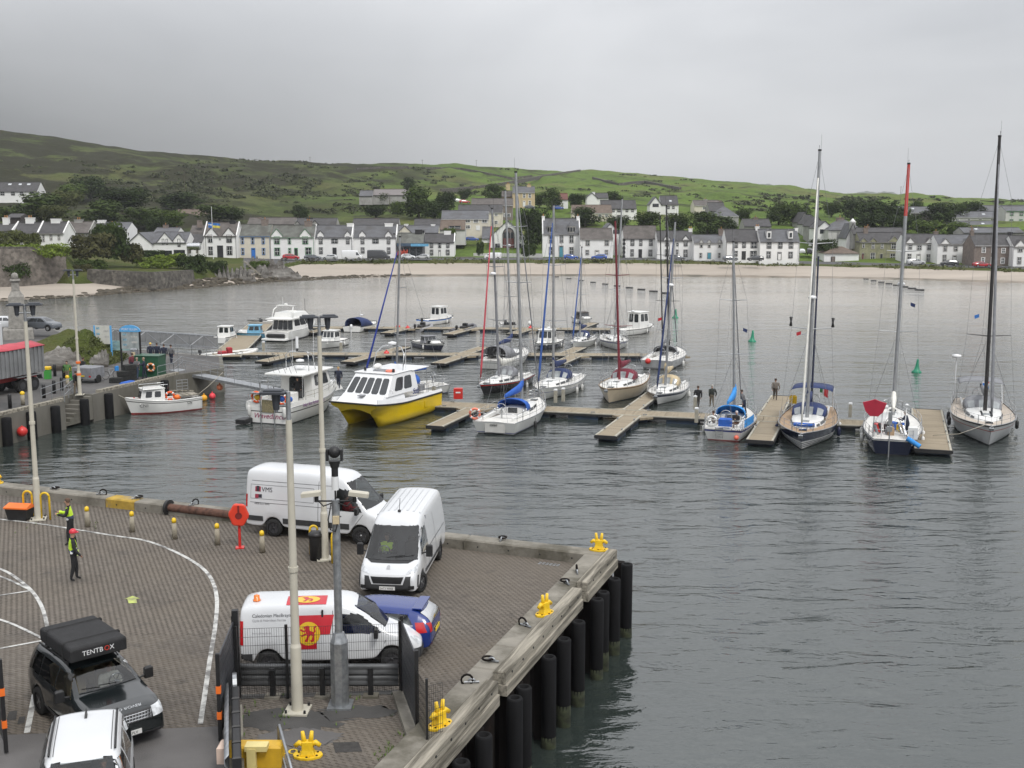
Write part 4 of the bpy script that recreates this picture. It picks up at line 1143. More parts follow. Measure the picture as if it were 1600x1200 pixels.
house('ochre yellow house with two chimneys above the village',3,803,943,412,325,287,Y=437,wall=M_HYEL,roof=M_SLATE,trim=M_TRIMW,wins='822 838 330 357;868 884 330 357;903 919 330 357;822 838 375 402;903 919 375 402',doors=[(868,884,375,M_TRIMW)],chim=[(762,788,270,M_HYEL,2),(895,920,275,M_HYEL,2)])
house('stone side wing left of the ochre yellow house',3,735,805,412,350,315,Y=440,wall=mat('tan stone',(.33,.24,.15),.9),roof=M_SLATEB,d=8)
house('pale gabled house with brown upper floor below the ochre house',3,545,806,470,405,362,Y=402,wall=M_HBROWN,roof=M_SLATEB,trim=M_TRIMW,wins='750 790 455 475;700 730 420 440;620 650 420 440',d=9)
house('cream terraced house in the middle of the village',3,462,742,540,450,402,Y=380,wall=M_HCREAM,roof=M_SLATED,trim=M_TRIMW,wins='690 712 455 470;690 712 500 520',d=9,chim=[(555,575,405,M_HGREY,0)])
house('cream terraced house with dark brown clad right half',3,358,655,560,490,437,Y=362,wall=M_HCREAM,roof=M_SLATE,trim=M_TRIMW,wins='505 540 490 510;505 540 528 548;560 590 492 512;612 645 492 512',doors=[(575,600,530,M_TRIMW)],d=9)
house('brown pantiled house beside the lane',3,350,508,600,555,497,Y=345,wall=M_HPALE,roof=M_TILEB,trim=M_TRIMK,wins='405 480 533 558',d=8)
house('grey roofed house left of the brown pantiled house',3,185,352,580,545,490,Y=346,wall=M_HPALE,roof=M_SLATED,d=8)
house('cream house with brown hipped roof behind the tall white house',4,-25,225,502,452,403,Y=395,wall=M_HCREAM,roof=M_TILEB,trim=M_TRIMW,wins='140 160 460 475;180 200 460 475;20 45 460 475',d=9)
house('white and grey semi detached house with dark roof on the slope',4,155,378,497,425,373,Y=405,roof=M_SLATED,trim=M_TRIMK,wins='225 240 430 445;258 278 430 445;310 325 430 445;345 360 430 445;258 278 465 482',d=9)
house('white house with dark red tiled roof on the slope',3,1062,1150,395,368,330,Y=440,roof=M_TILER,d=8)
gable_front('white gabled house beside the tree on the green slope',3,1268,1330,380,355,327,Y=450,depth=9)
house('dark roofed wing right of the white hillside gable',3,1322,1402,380,358,328,Y=452,roof=M_SLATED,chim=[(1304,1322,320,M_HWHITE,0)])
house('white house with dark roof and roof light above the trees',4,530,640,450,400,345,Y=425,roof=M_SLATED,trim=M_TRIMK,wins='570 585 410 425;600 615 410 425',sky=[(585,600,372,385)],d=9)
gable_front('white gable with timber bay left of the roof light house',4,462,532,430,400,352,Y=423,depth=9,wins='480 515 395 412')
house('cream two storey house at the top of the village',4,738,900,468,405,373,Y=430,wall=M_HCREAM,roof=M_SLATEB,trim=M_TRIMW,wins='790 812 412 430;790 812 440 458',d=9,chim=[(805,830,365,M_HGREY,1),(895,920,372,M_HBROWN,0)])
house('grey house with hipped slate roof above the low cottage',4,855,1015,535,472,410,Y=385,wall=M_HGREY,roof=M_SLATE,trim=M_TRIMW,wins='930 943 478 497',hip=1,d=9)
house('brown roofed house partly behind the hipped roof house',4,832,935,470,440,388,Y=400,wall=M_HGREY,roof=M_SLATED,d=9)
house('dark roofed cottage behind the paired window house',4,1050,1220,565,535,490,Y=350,roof=M_SLATED,wall=M_HGREY,chim=[(1120,1150,478,M_HBROWN,1)])
for i,(a,b_,v,Y_,lab) in enumerate(((190,260,530,380,'uppermost grey gable of the stepped terrace in the lane'),(225,310,548,366,'second gable of the stepped terrace in the lane'),(265,350,560,352,'third gable of the stepped terrace in the lane'),(305,400,585,340,'lowest white gable of the stepped terrace in the lane'))):
 gable_front(lab,5,a,b_,690,590+i*12,v,Y=Y_,depth=9,wall=M_HWHITE if i==3 else(M_HPALE if i%2 else M_HGREY),roof=M_SLATED,wins=f'{a + 20} {a + 38} {600 + i * 12} {622 + i * 12}',group='stepped terrace')
house('pale grey house with hipped roof behind the garage',5,375,590,740,640,568,Y=335,wall=M_HPALE,roof=M_SLATE,hip=1,d=10,chim=[(450,495,560,M_HBROWN,1)],wins='430 436 655 700 n')
gable_front('narrow white gable with a pointed finial',5,488,560,750,690,600,Y=325,depth=8,extra= lambda t,X_,Z_,mpp,he,hr,d:MB().lathe([(.9,Z_(655)),(.9,Z_(592)),(1.05,Z_(590)),(.1,Z_(568))],(X_(526),.6,0),8).build('finial',M_HWHITE,t))
house('long slate roof behind the greenish stone house',5,530,860,700,665,625,Y=322,wall=M_HGREY,roof=M_SLATED,chim=[(640,650,615,M_HBROWN,1)])
house('modern grey house among trees on the right slope',5,780,1100,575,530,494,Y=400,wall=M_HDARK,roof=M_SLATE,trim=M_TRIMW,wins='815 835 530 550;870 890 530 550;1060 1080 530 550',sky=[(910,930,500,512)],d=10)
for i,(v0,v1,vb,Y_,a,b_,lab) in enumerate(((485,520,600,430,1150,1700,'uppermost pale terrace with grey roof at far right'),(524,560,610,405,1140,1450,'middle pale terrace with roof lights at far right'),(583,622,650,375,1130,1450,'lower terrace roof with three roof lights at far right'))):
 house(lab,5,a,b_,vb,v1,v0,Y=Y_,wall=M_HPALE if i<2 else M_HCREAM,roof=M_SLATE,trim=M_TRIMW,wins=';'.join(f'{x} {x + 22} {v1 + 8} {v1 + 24}' for x in range(a+30,b_-40,72)),sky=[(x,x+18,v0+12,v0+22) for x in(1218,1350)] if i else[],d=9,group='pale terraces on the right slope')
house('cream house with green windows at the right edge',5,1482,1660,610,520,490,Y=392,wall=M_HPALE,roof=M_SLATE,trim=M_TRIMG,wins='1508 1530 528 548;1568 1590 528 548;1508 1530 572 592;1568 1590 572 592',d=9)
house('slate roof with roof lights behind the brown stone house',5,1220,1600,680,655,625,Y=318,wall=M_HGREY,roof=M_SLATE,sky=[(1310,1330,630,640)],chim=[(1290,1310,622,M_HBROWN,1)])
c=WD(302,388,301);t=thing('metal_vessel','shiny ribbed metal vessel lying beside the white visitor building','tank',c)
q=MB()
for i in range(7):q.tube((-1.75+i*.5,0,.5),(-1.30+i*.5,0,.5),1.0-.05*(i%2),n=14)
q.tube((-1.9,0,.5),(1.9,0,.5),.93,n=14);q.build('body',M_STAIN,t)
q=MB();q.box((-1,0,-.9),(.3,1.4,.9));q.box((1,0,-.9),(.3,1.4,.9));q.build('cradle',M_CONC,t)
sheet('lane',[(712,402),(742,402),(752,366),(738,366)],3.6,mat('brown lane surface',(.17,.13,.12),.9,var=.15,scale=.3))
p0,p1=W(740,402,3.4),W(848,403,3.4)
wall_run('garden_wall','low pale garden wall in front of the church hall',[p0,(p0+p1)/2,p1],2.5,4.6,.4,M_HPALE)
p=WD(333.5,404,298);t=thing('flagpole','white flagpole with a blue and white and a blue and yellow flag','flagpole',p)
MB().tube((0,0,-1),(0,0,13.6),.09,.05,8).build('pole',M_WHITE,t)
def flag(t,x0,z,w_,h_,mats,bands,ang=0,name='flag',wav=.12):
 n=10
 for bi,(a,b_,m_) in enumerate(bands):
  v=[]
  for i in range(n+1):
   x=w_*i/n;y=wav*w_*math.sin(i*.9)
   dz=-.10*w_*(i/n)**2
   v+=[(x0+x,y,z-h_*a+dz),(x0+x,y,z-h_*b_+dz)]
  q=MB();q.M=Matrix.Rotation(ang,4,'Z')
  q.add(v,[(2*i,2*i+1,2*i+3,2*i+2) for i in range(n)],smooth=True);q.build(name,m_,t)
M_FB=mat('flag blue',(.03,.16,.50),.8);M_FY=mat('flag yellow',(.62,.52,.08),.8);M_FW=mat('flag white',(.7,.7,.7),.8);M_FR=mat('flag red',(.5,.03,.04),.8)
flag(t,-1.0,9.4,1.0,1.3,None,[(0,.3,M_FB),(.3,.5,M_FW),(.5,1,M_FB)]);flag(t,.2,9.3,1.8,1.2,None,[(0,.5,M_FB),(.5,1,M_FY)],.2)
# ------------------------------------------------------------------ TREES AND BUSHES
def leaf_mat(name,c):
 m=mat(name,c,.9,var=.45,scale=.55,spec=.1,detail=6)
 return m
M_LEAF=[leaf_mat('mid green foliage',(.046,.068,.018)),leaf_mat('dark green foliage',(.030,.046,.014)),leaf_mat('fresh green foliage',(.070,.102,.024)),leaf_mat('olive foliage',(.075,.085,.03)),leaf_mat('bright bracken',(.13,.18,.03)),leaf_mat('brown green thicket',(.06,.06,.026))]
M_BARK=mat('grey brown bark',(.09,.075,.06),.95,var=.3,scale=3)
def crown_mesh(seed,lobes,n,size,m,flat=1.0):
 r=random.Random(seed)
 q=MB()
 L_=[]
 for i in range(lobes):
  a=r.uniform(0,6.28);d=r.uniform(0,.62)**.7
  z=r.uniform(.38,1.55)
  L_.append((d*math.cos(a),d*math.sin(a),z,r.uniform(.3,.52)))
 for i in range(n):
  x,y,z,rr=L_[i%lobes]
  ph=math.acos(r.uniform(-.75,1));th=r.uniform(0,6.28)
  d=Vector((math.sin(ph)*math.cos(th),math.sin(ph)*math.sin(th),math.cos(ph)))
  p=Vector((x,y,z))+d*rr*(r.uniform(.55,1.12))
  p.z*=flat
  nrm=(d+Vector((r.gauss(0,.5),r.gauss(0,.5),r.gauss(.2,.5)))).normalized()
  e=nrm.orthogonal().normalized();e.rotate(Matrix.Rotation(r.uniform(0,6.28),3,nrm));g=nrm.cross(e)
  s_=size*r.uniform(.6,1.3)
  q.add([p-e*s_,p-g*s_*.7+nrm*s_*.2,p+e*s_*.9,p+g*s_*.75+nrm*s_*.2],[(0,1,2,3)])
 return q.mesh('crown',m)
CROWN={(k,v):crown_mesh(100+v*7,17+v*2,2400,.075,M_LEAF[k]) for k in range(4) for v in range(3)}
BUSH={(k,v):crown_mesh(300+v*5,18,2200,.075,M_LEAF[k],.6) for k in range(6) for v in range(2)}
def trunk_mesh(seed):
 r=random.Random(seed);q=MB()
 q.path([(0,0,-.4),(.03,.02,.3),(.0,.04,.7),(.05,0,1.3)],[.085,.07,.055,.02],7)
 for i in range(5):
  a=i*1.26+r.uniform(-.3,.3);z=.45+.1*i
  q.path([(0,0,z),(.25*math.cos(a),.25*math.sin(a),z+.3),(.5*math.cos(a),.5*math.sin(a),z+.55)],[.04,.028,.01],5)
 return q.mesh('trunk',M_BARK)
TRUNKS=[trunk_mesh(i) for i in range(3)]
_n=[0]
def tree(label,u,vt,vb,wpx,k=0,p=None,group='trees of the village'):
 _n[0]+=1
 p=p or hp(u,vb)
 mpp=(p.y*CT)/F_PX
 h=(vb-vt)*mpp*1.08;w_=wpx*mpp/2*1.22
 t=thing('tree',label,'tree',p,random.uniform(0,6.28),group)
 c=link('crown',CROWN[(k,_n[0]%3)],t);c.scale=(w_,w_,h/2.02)
 b=link('trunk',TRUNKS[_n[0]%3],t);b.scale=(w_*.9,w_*.9,h/2.02)
 return t
for a in[('round dark tree at the foot of the hill, above the terrace cottages',152,279,317,52,1),('wide spreading tree behind the white terrace cottages',74,304,346,78,0),('bright tree left of the round dark hill tree',128,287,318,40,2),('broad dark tree right of the round dark hill tree',212,295,330,70,1),('dense tree behind the chimney of the far cottage',172,316,352,66,0),('tree above the visitor building roof',237,322,358,54,0),('leafy tree left of the flagpole houses',276,330,362,46,2),('dark tree on the slope left of the brown bungalow',292,303,330,62,1),('tree right of the brown bungalow',348,318,346,54,0),('low tree behind the bright blue door house',370,326,347,40,1),('small lone tree on the slope above the white houses',472,321,342,26,1),('small tree at the left edge above the cottages',8,322,346,40,2),('tree between the spreading tree and the round dark tree',112,300,330,44,3),('tall full tree right of the grey farm shed',657,294,342,56,0),('small bright tree below the farm shed',625,313,335,26,2),('tree beside the telegraph pole under the farm shed',600,303,322,30,0),('conifer like tree on the skyline side of the farm shed',640,279,298,20,1),('dark tree at the village edge right of the tall full tree',696,297,333,30,1),('small round tree right of the parked hillside cars',726,298,317,18,1),('pale tree left of the ochre house',771,289,316,34,0),('low tree beside the lane bend',700,330,350,24,2),('tree at the right corner of the ochre house',842,303,326,22,0),('tall tree between the ochre house and the red roof',861,297,328,30,0),('dark round tree beside the red roofed house',896,302,326,26,1),('small tree right of the red roofed house',918,308,322,18,1),('tree on the green slope right of the white gable',956,301,318,26,0),('tall dark tree right of the church hall',829,328,398,36,1),('second dark tree right of the church hall',846,338,398,30,1),('broad tree behind the tall white bay dormer house',913,327,356,48,1),('tree behind the black quoined house',1006,328,358,40,0),('round green tree behind the narrow dormered house',1056,334,366,44,0),('wide green tree behind the low cottage',1100,335,368,52,0),('small tree left of the hipped roof house',1088,330,346,22,1),('small tree beside the lane right of the hipped roof',1157,327,350,24,0),('left tree of the pair above the lane',1211,319,352,34,0),('right tree of the pair above the lane',1240,315,352,42,0),('low tree behind the end house chimney',1185,345,366,24,2),('tree above the stepped terrace',1322,314,344,38,1),('large dark tree in the middle of the right slope',1370,311,356,58,1),('tree right of the large dark tree',1398,325,352,30,0),('tree in front of the modern grey house',1455,319,352,46,1),('tree right of the modern grey house',1481,315,345,30,0),('low spreading tree behind the white two gabled house',1437,346,370,50,2),('low spreading tree behind the slate blue roof',1488,349,370,48,2),('small tree behind the brown stone house',1537,358,370,26,2),('tree at the top of the stepped lane',1292,318,340,26,0),('small tree left of the modern grey house',1425,315,332,22,0),('dark tree behind the visitor building, right side',256,338,368,40,1),('low tree on the slope above the shop',590,322,342,34,1),('dark tree filling the gap below the farm shed',682,316,344,36,1),('tree behind the cream terraced house',735,318,342,30,0),('dark tree behind the four window house',960,338,362,34,1),('tree in the gap left of the hipped roof house',1128,340,366,34,1),('dark tree behind the pale hipped roof house',1350,330,362,44,1),('dark tree behind the greenish stone house',1395,338,366,40,1),('tree above the terraces at far right',1510,316,340,36,1),('dark tree low on the right slope',1415,335,360,36,1),('scrubby tree right of the spreading tree',96,322,350,44,3),('dark tree above the round hill tree, left',190,300,326,44,1)]:
 tree(*a)
def bush(label,u,vt,vb,wpx,k,Y,name='bush',dz=0,group=None,depth=1.0):
 _n[0]+=1
 p=WD(u,vb,Y)
 mpp=(Y*CT)/F_PX
 h=(vb-vt)*mpp;w_=wpx*mpp/2
 t=link(name,BUSH[(k,_n[0]%2)],loc=(p.x,p.y+w_*.3,p.z),rz=random.uniform(-.3,.3))
 t.scale=(w_*1.05,w_*.7*depth,h/1.22)
 return tag(t,label,name,group)
for a in[('bright green hedge on the tall retaining wall, right half',82,379,404,50,4,229,'hedge'),('bright green hedge on the tall retaining wall, left half',30,380,400,66,4,230,'hedge'),('pale flowering shrub left of the terrace cottages',10,358,392,44,3,250,'shrub'),('thin pale shrub in front of the middle terrace cottage',46,362,392,40,3,252,'shrub'),('large brown green thicket at the end of the tall wall',138,362,408,72,5,246,'thicket'),('dark bush in front of the terrace end cottage',172,352,412,60,1,250,'bush'),('leafy young tree rising from the thicket',166,345,385,44,0,258,'bush'),('brown thicket sloping down to the visitor building',198,378,414,56,5,252,'thicket'),('low dark hedge in front of the visitor building',233,390,402,44,1,280,'hedge'),('bright bracken bank above the low sea wall, left clump',226,400,421,46,4,252,'bracken'),('bright bracken bank above the low sea wall, right clump',262,395,421,52,4,252,'bracken'),('dark bush at the right end of the low sea wall',300,395,432,50,1,250,'bush'),('dark green bush right of the sea wall bush',336,406,430,34,1,255,'bush'),('ivy clump hanging over the foot of the tall wall',22,409,438,44,1,227,'bush'),('tuft of scrub between the two sea walls',126,412,432,32,5,238,'bush'),('low green scrub above the slanting pale rock',142,404,426,50,0,242,'bush'),('dune grass tuft on the big slab outcrop',402,407,420,34,2,268,'bush'),('dark bush beside the garage in the lane',1288,372,396,42,1,318,'bush'),('hedge beside the church hall, right side',826,380,402,24,1,312,'hedge'),('garden bush left of the lane',703,355,372,20,2,340,'bush'),('bush left of the church hall',750,376,400,12,1,314,'bush')]:
 bush(*a)
q=MB();random.seed(21)
for i in range(900):
 u=random.uniform(430,1640)
 ys,zs=prof(u)
 y=random.uniform(ys[2]-1.2,ys[3]+1.5)
 if fbm(u/25,3,3,5)<.42 and u>640:continue
 x=(u-800)/F_PX*(y*CT+10*ST);z=float(np.interp(y,ys,zs))
 clump(q,(x,y,z),random.uniform(.3,.8),random.uniform(.25,.6),6,i)
q.build('dune_grass',mat('dune grass',(.10,.11,.035),.95,var=.4,scale=.3),kind='stuff')
q=MB()
for i in range(900):
 a,r_=random.uniform(0,6.28),random.uniform(0,1)**.6
 x,y=k_.x+.1+3.1*r_*math.cos(a),k_.y+4+5.6*r_*math.sin(a)
 z=LZ+2.65*(math.cos(min(r_,1)*math.pi)*.5+.5)**.7*.98
 clump(q,(x,y,z),random.uniform(.12,.34),random.uniform(.15,.42),5,i)
q.build('knoll_grass',mat('knoll grass',(.08,.092,.03),.95,var=.45,scale=1.2),kind='stuff')
q=MB()
for i in range(420):
 u=random.choice((random.uniform(0,330),random.uniform(430,640),random.uniform(430,560)))
 ys,zs=prof(u)
 y=ys[1]+random.uniform(-1.2,4);x=(u-800)/F_PX*(y*CT+10*ST)
 q.ball((x,y,float(np.interp(y,ys,zs))+.02),random.uniform(.12,.5),6,sc=(1.5,1.2,.5))
for i in range(420):
 u=random.uniform(150,480);ys,zs=prof(u);y=ys[1]+random.uniform(-1.5,6);x=(u-800)/F_PX*(y*CT+10*ST);s_=random.uniform(.25,.9)
 q.ball((x,y,float(np.interp(y,ys,zs))+.02),s_,6,sc=(1.4,1.1,.55))
q.build('shore_stones',mat('dark weedy stones',(.06,.05,.035),.9,var=.5,scale=2),kind='stuff')
M_POLE=mat('tarred wooden pole',(.08,.065,.05),.9,var=.2)
for lab,u,vt,vb in(('telegraph pole on the dark heather slope at left',296,268,300),('tall telegraph pole on the skyline above the shop',662,251,263),('telegraph pole on the skyline left of the masts',745,252,262),('telegraph pole on the skyline at far left of the pasture',489,248,258),('telegraph pole below the grey farm shed',612,309,334),('left pole of the pair on the right skyline',1401,290,302),('right pole of the pair on the right skyline',1440,292,303),('telegraph pole on the green slope right of centre',1043,292,308),('telegraph pole left of the long hill house',81,285,298)):
 p=hp(u,max(vb,seg(SKYL,u)+1));h=(vb-vt)*p.y/F_PX
 t=thing('telegraph_pole',lab,'pole',p,0,'telegraph poles on the hill')
 MB().tube((0,0,-1),(0,0,h),.14,.1,6).build('pole',M_POLE,t)
 MB().box((0,0,h-.5),(1.6,.1,.12)).build('crossarm',M_POLE,t)
 # ------------------------------------------------------------------ PONTOONS AND BOATS
HB=math.atan2(.947,.32)
M_NAVY=paint('navy gelcoat',(.012,.018,.05),.2,coat=.5)
M_DECK=mat('off white deck',(.64,.63,.60),.6,var=.08,scale=2,bump=.05)
M_ANTI=mat('dark antifouling',(.03,.03,.035),.8,var=.3)
M_REDAF=mat('red antifouling',(.25,.03,.03),.8,var=.2)
M_CREAM=mat('cream gelcoat',(.62,.52,.38),.3,var=.06,coat=.2)
M_BLUEC=mat('bright blue canvas',(.02,.10,.42),.8,var=.18,scale=3,bump=.2)
M_SKYC=mat('azure canvas',(.03,.24,.62),.8,var=.15,scale=3,bump=.2)
M_NAVYC=mat('navy canvas',(.02,.035,.11),.85,var=.2,scale=3,bump=.2)
M_GREYC=mat('grey canvas',(.20,.205,.22),.85,var=.2,scale=3,bump=.2)
M_MAROON=mat('maroon canvas',(.16,.012,.03),.8,var=.2,scale=3,bump=.2)
M_TAN=mat('cream canvas',(.52,.43,.28),.85,var=.15,scale=3,bump=.2)
M_SAILW=mat('white sailcloth',(.68,.67,.62),.8,var=.12,scale=2,bump=.2)
M_CLEAR=mat('clear vinyl window',(.28,.30,.31),.15,var=.3,scale=1.5,spec=.8)
M_DARKMAST=mat('dark mast',(.028,.026,.026),.4,var=.3)
M_MARMAST=paint('maroon mast',(.17,.02,.03),.35)
M_REDMAST=paint('red mast top',(.55,.05,.04),.4)
M_WIRE=mat('rigging wire',(.25,.25,.26),.4,.6,var=.2)
M_FENW=mat('white fender',(.62,.62,.60),.5,var=.15,scale=4)
M_FENB=mat('dark blue fender',(.015,.02,.06),.5,var=.15)
M_FLOAT=mat('dark blue pontoon float',(.018,.035,.065),.6,var=.4,scale=1.5,col2=(.03,.035,.03),thr=(.5,.65))
M_PDECK=mat('weathered pontoon decking',(.27,.225,.16),.9,var=.16,scale=1.2,stretch=(9,.6,1),col2=(.20,.165,.115),thr=(.5,.68),bump=.4,bscale=4)
M_PEDGE=mat('pale pontoon edge',(.36,.34,.28),.8,var=.2,scale=2)
def pontoon(label,p0,p1,wid,group='floating pontoons of the marina',flare=0.0,end=False,mdeck=None):
 p0,p1=Vector((p0[0],p0[1],0)),Vector((p1[0],p1[1],0))
 d=p1-p0;L_=d.length
 t=thing('pontoon',label,'pontoon',p0,math.atan2(d.y,d.x),group)
 h=wid/2
 n=max(1,int(round(L_/2.4)))
 for i in range(n):
  q=MB();q.box((L_*(i+.5)/n,0,.43),(L_/n-.03,wid-.3,.1));q.build('deck_panel',mdeck or M_PDECK,t)
 for s_ in(-1,1):
  q=MB();q.box((L_/2,s_*(h-.07),.42),(L_,.14,.18));q.build('edge_beam',M_PEDGE,t)
  q=MB();q.box((L_/2,s_*(h+.03),.36),(L_,.06,.16));q.build('rubbing_strip',M_RUBBER,t)
 m_=max(1,int(L_/3.6))
 for i in range(m_):
  q=MB();q.box((L_*(i+.5)/m_,0,.05),(L_/m_*.62,wid-.12,.58),ch=.06);q.build('float',M_FLOAT,t)
 if flare:
  for s_ in(-1,1):
   q=MB();q.prism([(0,s_*h),(flare,s_*h),(0,s_*(h+flare))] if s_>0 else[(0,-h-flare),(flare,-h),(0,-h)],.3,.475);q.build('gusset',M_PDECK,t)
 if end:
  q=MB();q.box((L_+.05,0,.38),(.1,wid,.25));q.build('end_fender',M_RUBBER,t)
 for i in range(max(1,int(L_/4))):
  for s_ in(-1,1):
   q=MB();x=2+i*4
   if x>L_-.2:continue
   q.box((x,s_*(h-.12),.60),(.34,.06,.05));q.box((x-.08,s_*(h-.12),.55),(.05,.05,.1));q.box((x+.08,s_*(h-.12),.55),(.05,.05,.1));q.build('cleat',M_STEEL,t)
 return t
BV=Vector((.32,.947,0));AV=Vector((.947,-.32,0))
A0,A1=W(664,630,.5),W(1352,661,.5)
def onA(u,v=None):
 f=(u-664)/(1352-664)
 best=min((A0+(A1-A0)*(k/400) for k in range(-40,520)),key= lambda p:abs(800+F_PX*p.x/(p.y*CT+15*ST)-u))
 return best
pontoon('long main pontoon walkway in front of the moored yachts',A0,A1,2.4)
def finger(label,u,end_uv,wid,side=-1,fl=.9):
 e=W(*end_uv,.5);s_=onA(u)+BV*side*1.2
 e=s_+BV*(e-s_).dot(BV)
 return pontoon(label,s_,e,wid,'pontoon fingers',fl,True)
finger('short finger pontoon left of the white yacht with the blue boom cover',748,(722,668),1.3)
finger('empty finger pontoon branching towards the water in the middle',992,(955,681),1.5)
finger('far side finger pontoon between the cream yacht and the navy topped yacht',980,(1018,612),1.4,1)
finger('finger pontoon between the blue striped yacht and the navy bowed yacht',1206,(1192,688),1.8)
finger('far part of the finger pontoon where a man is walking',1200,(1218,618),1.8,1)
fa=onA(1452);e_=W(1470,703,.5);fb_=fa+BV*(e_-fa).dot(BV)
pontoon('wide planked finger pontoon beside the grey hulled yacht',fa+BV*.05,fb_,2.3,'pontoon fingers',0,True)
pontoon('far half of the planked finger behind the grey hulled yacht',fa+BV*.1,fa+BV*7.5,2.3,'pontoon fingers',0,True)
pontoon('short walkway joining the navy sterned yacht to the planked finger',onA(1352)+AV*.05,fa-AV*1.2,2.2)
B0,B1=W(345,552,.5),W(1072,554,.5)
pontoon('middle pontoon walkway behind the yellow catamaran',B0,B1,2.2)
def onL(P0,P1,u):
 return min((P0+(P1-P0)*(k/400) for k in range(-60,460)),key= lambda p:abs(800+F_PX*p.x/(p.y*CT+15*ST)-u))
for u,l_,s_,lab in((462,6,-1,'near finger of the middle pontoon, left end'),(588,6,-1,'near finger of the middle pontoon beside the radar arch'),(590,6,1,'far finger of the middle pontoon with white pedestals'),(728,7,-1,'near finger of the middle pontoon left of the grey covered yacht'),(722,6,1,'far finger of the middle pontoon near the navy cuddy boat'),(903,7,-1,'near finger of the middle pontoon with a green edge'),(880,6,1,'far finger of the middle pontoon beside the navy pilot boat'),(1060,5,-1,'green edged end finger behind the red buoy yacht')):
 s0_=onL(B0,B1,u)+BV*s_*1.1
 pontoon(lab,s0_,s0_+BV*s_*l_,1.5,'pontoon fingers',.8,True)
C0,C1=W(484,511,.5),W(962,514,.5)
pontoon('farthest pontoon walkway with small motor boats',C0,C1,2.2)
for u,l_,s_,lab in((522,6,-1,'finger of the far pontoon left of the navy canopy boat'),(638,6,-1,'finger of the far pontoon with red buoys'),(735,7,-1,'finger of the far pontoon right of the dark inflatable'),(826,6,-1,'finger of the far pontoon beside the red buoy'),(900,8,1,'finger of the far pontoon beside the small brown topped boat')):
 s0_=onL(C0,C1,u)+BV*s_*1.1
 pontoon(lab,s0_,s0_+BV*s_*l_,1.5,'pontoon fingers',.8,True)
pontoon('broad sloping walkway leading out past the motor cruiser',W(352,556,.5),W(408,505,.5),3.4)
for lab,u,v in(('service pedestal beside the cream yacht, left',868,629),('service pedestal beside the cream yacht, right',880,627),('service pedestal on the main walkway left of the navy bowed yacht',1088,660),('grey service post on the walkway right of the navy bowed yacht',1328,652),('service pedestal beside the blue boomed small yacht',678,622),('service pedestal near the two men',1086,640),('pontoon post on the middle pontoon below the lamp',533,549),('pontoon post on the middle pontoon left end',412,549)):
 p=W(u,v,.48);t=thing('service_pedestal',lab,'pedestal',p,HB,'service pedestals')
 MB().box((0,0,.5),(.24,.24,1.0),ch=.04).build('post',M_PEDGE,t);MB().box((0,0,1.06),(.27,.27,.12),ch=.04).build('cap',M_WHITE,t)
p=W(716,623,.48);t=thing('fire_cabinet','red fire equipment cabinet on the pontoon by the yellow catamaran','cabinet',p,0)
MB().box((0,0,.45),(.75,.4,.9),ch=.04).build('box',M_RED,t);MB().box((0,-.21,.55),(.4,.03,.12)).build('notice',M_WHITE,t)
# ---- hulls
def hull(t,L_,B_,fb,fs,bands,fine=1.0,stern=.74,rake=.09,sternrake=.03,n=22,mats=None,flare=.80,name='hull',fm=None):
 """bands: (height fraction from waterline to sheer, material index)"""
 fm=fm if fm is not None else min(fb,fs)*.93
 hb= lambda s:B_/2*((stern+(1-stern)*math.sin(min(s/.45,1)*math.pi/2)) if s<.45 else max(1-((s-.45)/.55)**(2.1*fine),.006))
 sh= lambda s:fm+(fb-fm)*max(0,(s-.35)/.65)**1.8+(fs-fm)*max(0,(.35-s)/.35)**1.8
 fr=[-.4,-.02]+[b[0] for b in bands]
 half=[]
 for i in range(n+1):
  s=i/n
  ring=[]
  for f in fr:
   z=sh(s)*f if f>=0 else f
   k=max(f,0)
   x=-L_/2+sternrake*L_*(1-k)+s*(L_*(1-sternrake*(1-k))-rake*L_*(1-k))
   y=hb(s)*((flare-.16*max(0,s-.6)/.4*2)+(1-flare+.16*max(0,s-.6)/.4*2)*k**.6)
   if f==-.4:y*=.55
   ring.append((x,max(y,.004),z))
  half.append(ring)
 q=MB()
 def band(i,k):
  return 0 if k==0 else bands[k-1][1] if k>=1 else 0
 m_=[bands[0][1]]*2
 for sgn in(1,-1):
  q.loft([[(x,sgn*y,z) for x,y,z in r] for r in half],closed_ring=False,cap=False,band= lambda i,k:bands[max(k-1,0)][1])
 st=half[0];tr=[(x,y,z) for x,y,z in st]+[(x,-y,z) for x,y,z in reversed(st)]
 nb=len(st)
 for k in range(nb-1):
  a,b_=st[k],st[k+1]
  q.add([a,b_,(b_[0],-b_[1],b_[2]),(a[0],-a[1],a[2])],[(0,1,2,3)],bands[max(k-1,0)][1])
 o=q.build(name,mats,t,fixn=False)
 bm=bmesh.new();bm.from_mesh(o.data);bmesh.ops.remove_doubles(bm,verts=bm.verts,dist=.005);bmesh.ops.recalc_face_normals(bm,faces=bm.faces);bm.to_mesh(o.data);bm.free()
 return hb,sh
def deck(t,L_,hb,sh,m,n=22,drop=.03,inset=.05,x0=0.0):
 q=MB();v=[]
 for i in range(n+1):
  s=x0+(1-x0)*i/n
  y=max(hb(s)-inset,.003);x=-L_/2+s*(L_-.08)
  v+=[(x,y,sh(s)-drop),(x,0,sh(s)-drop+.05*y),(x,-y,sh(s)-drop)]
 f=[]
 for i in range(n):
  f+=[(3*i,3*i+1,3*i+4,3*i+3),(3*i+1,3*i+2,3*i+5,3*i+4)]
 q.add(v,[x[::-1] for x in f]);q.build('deck',m,t)
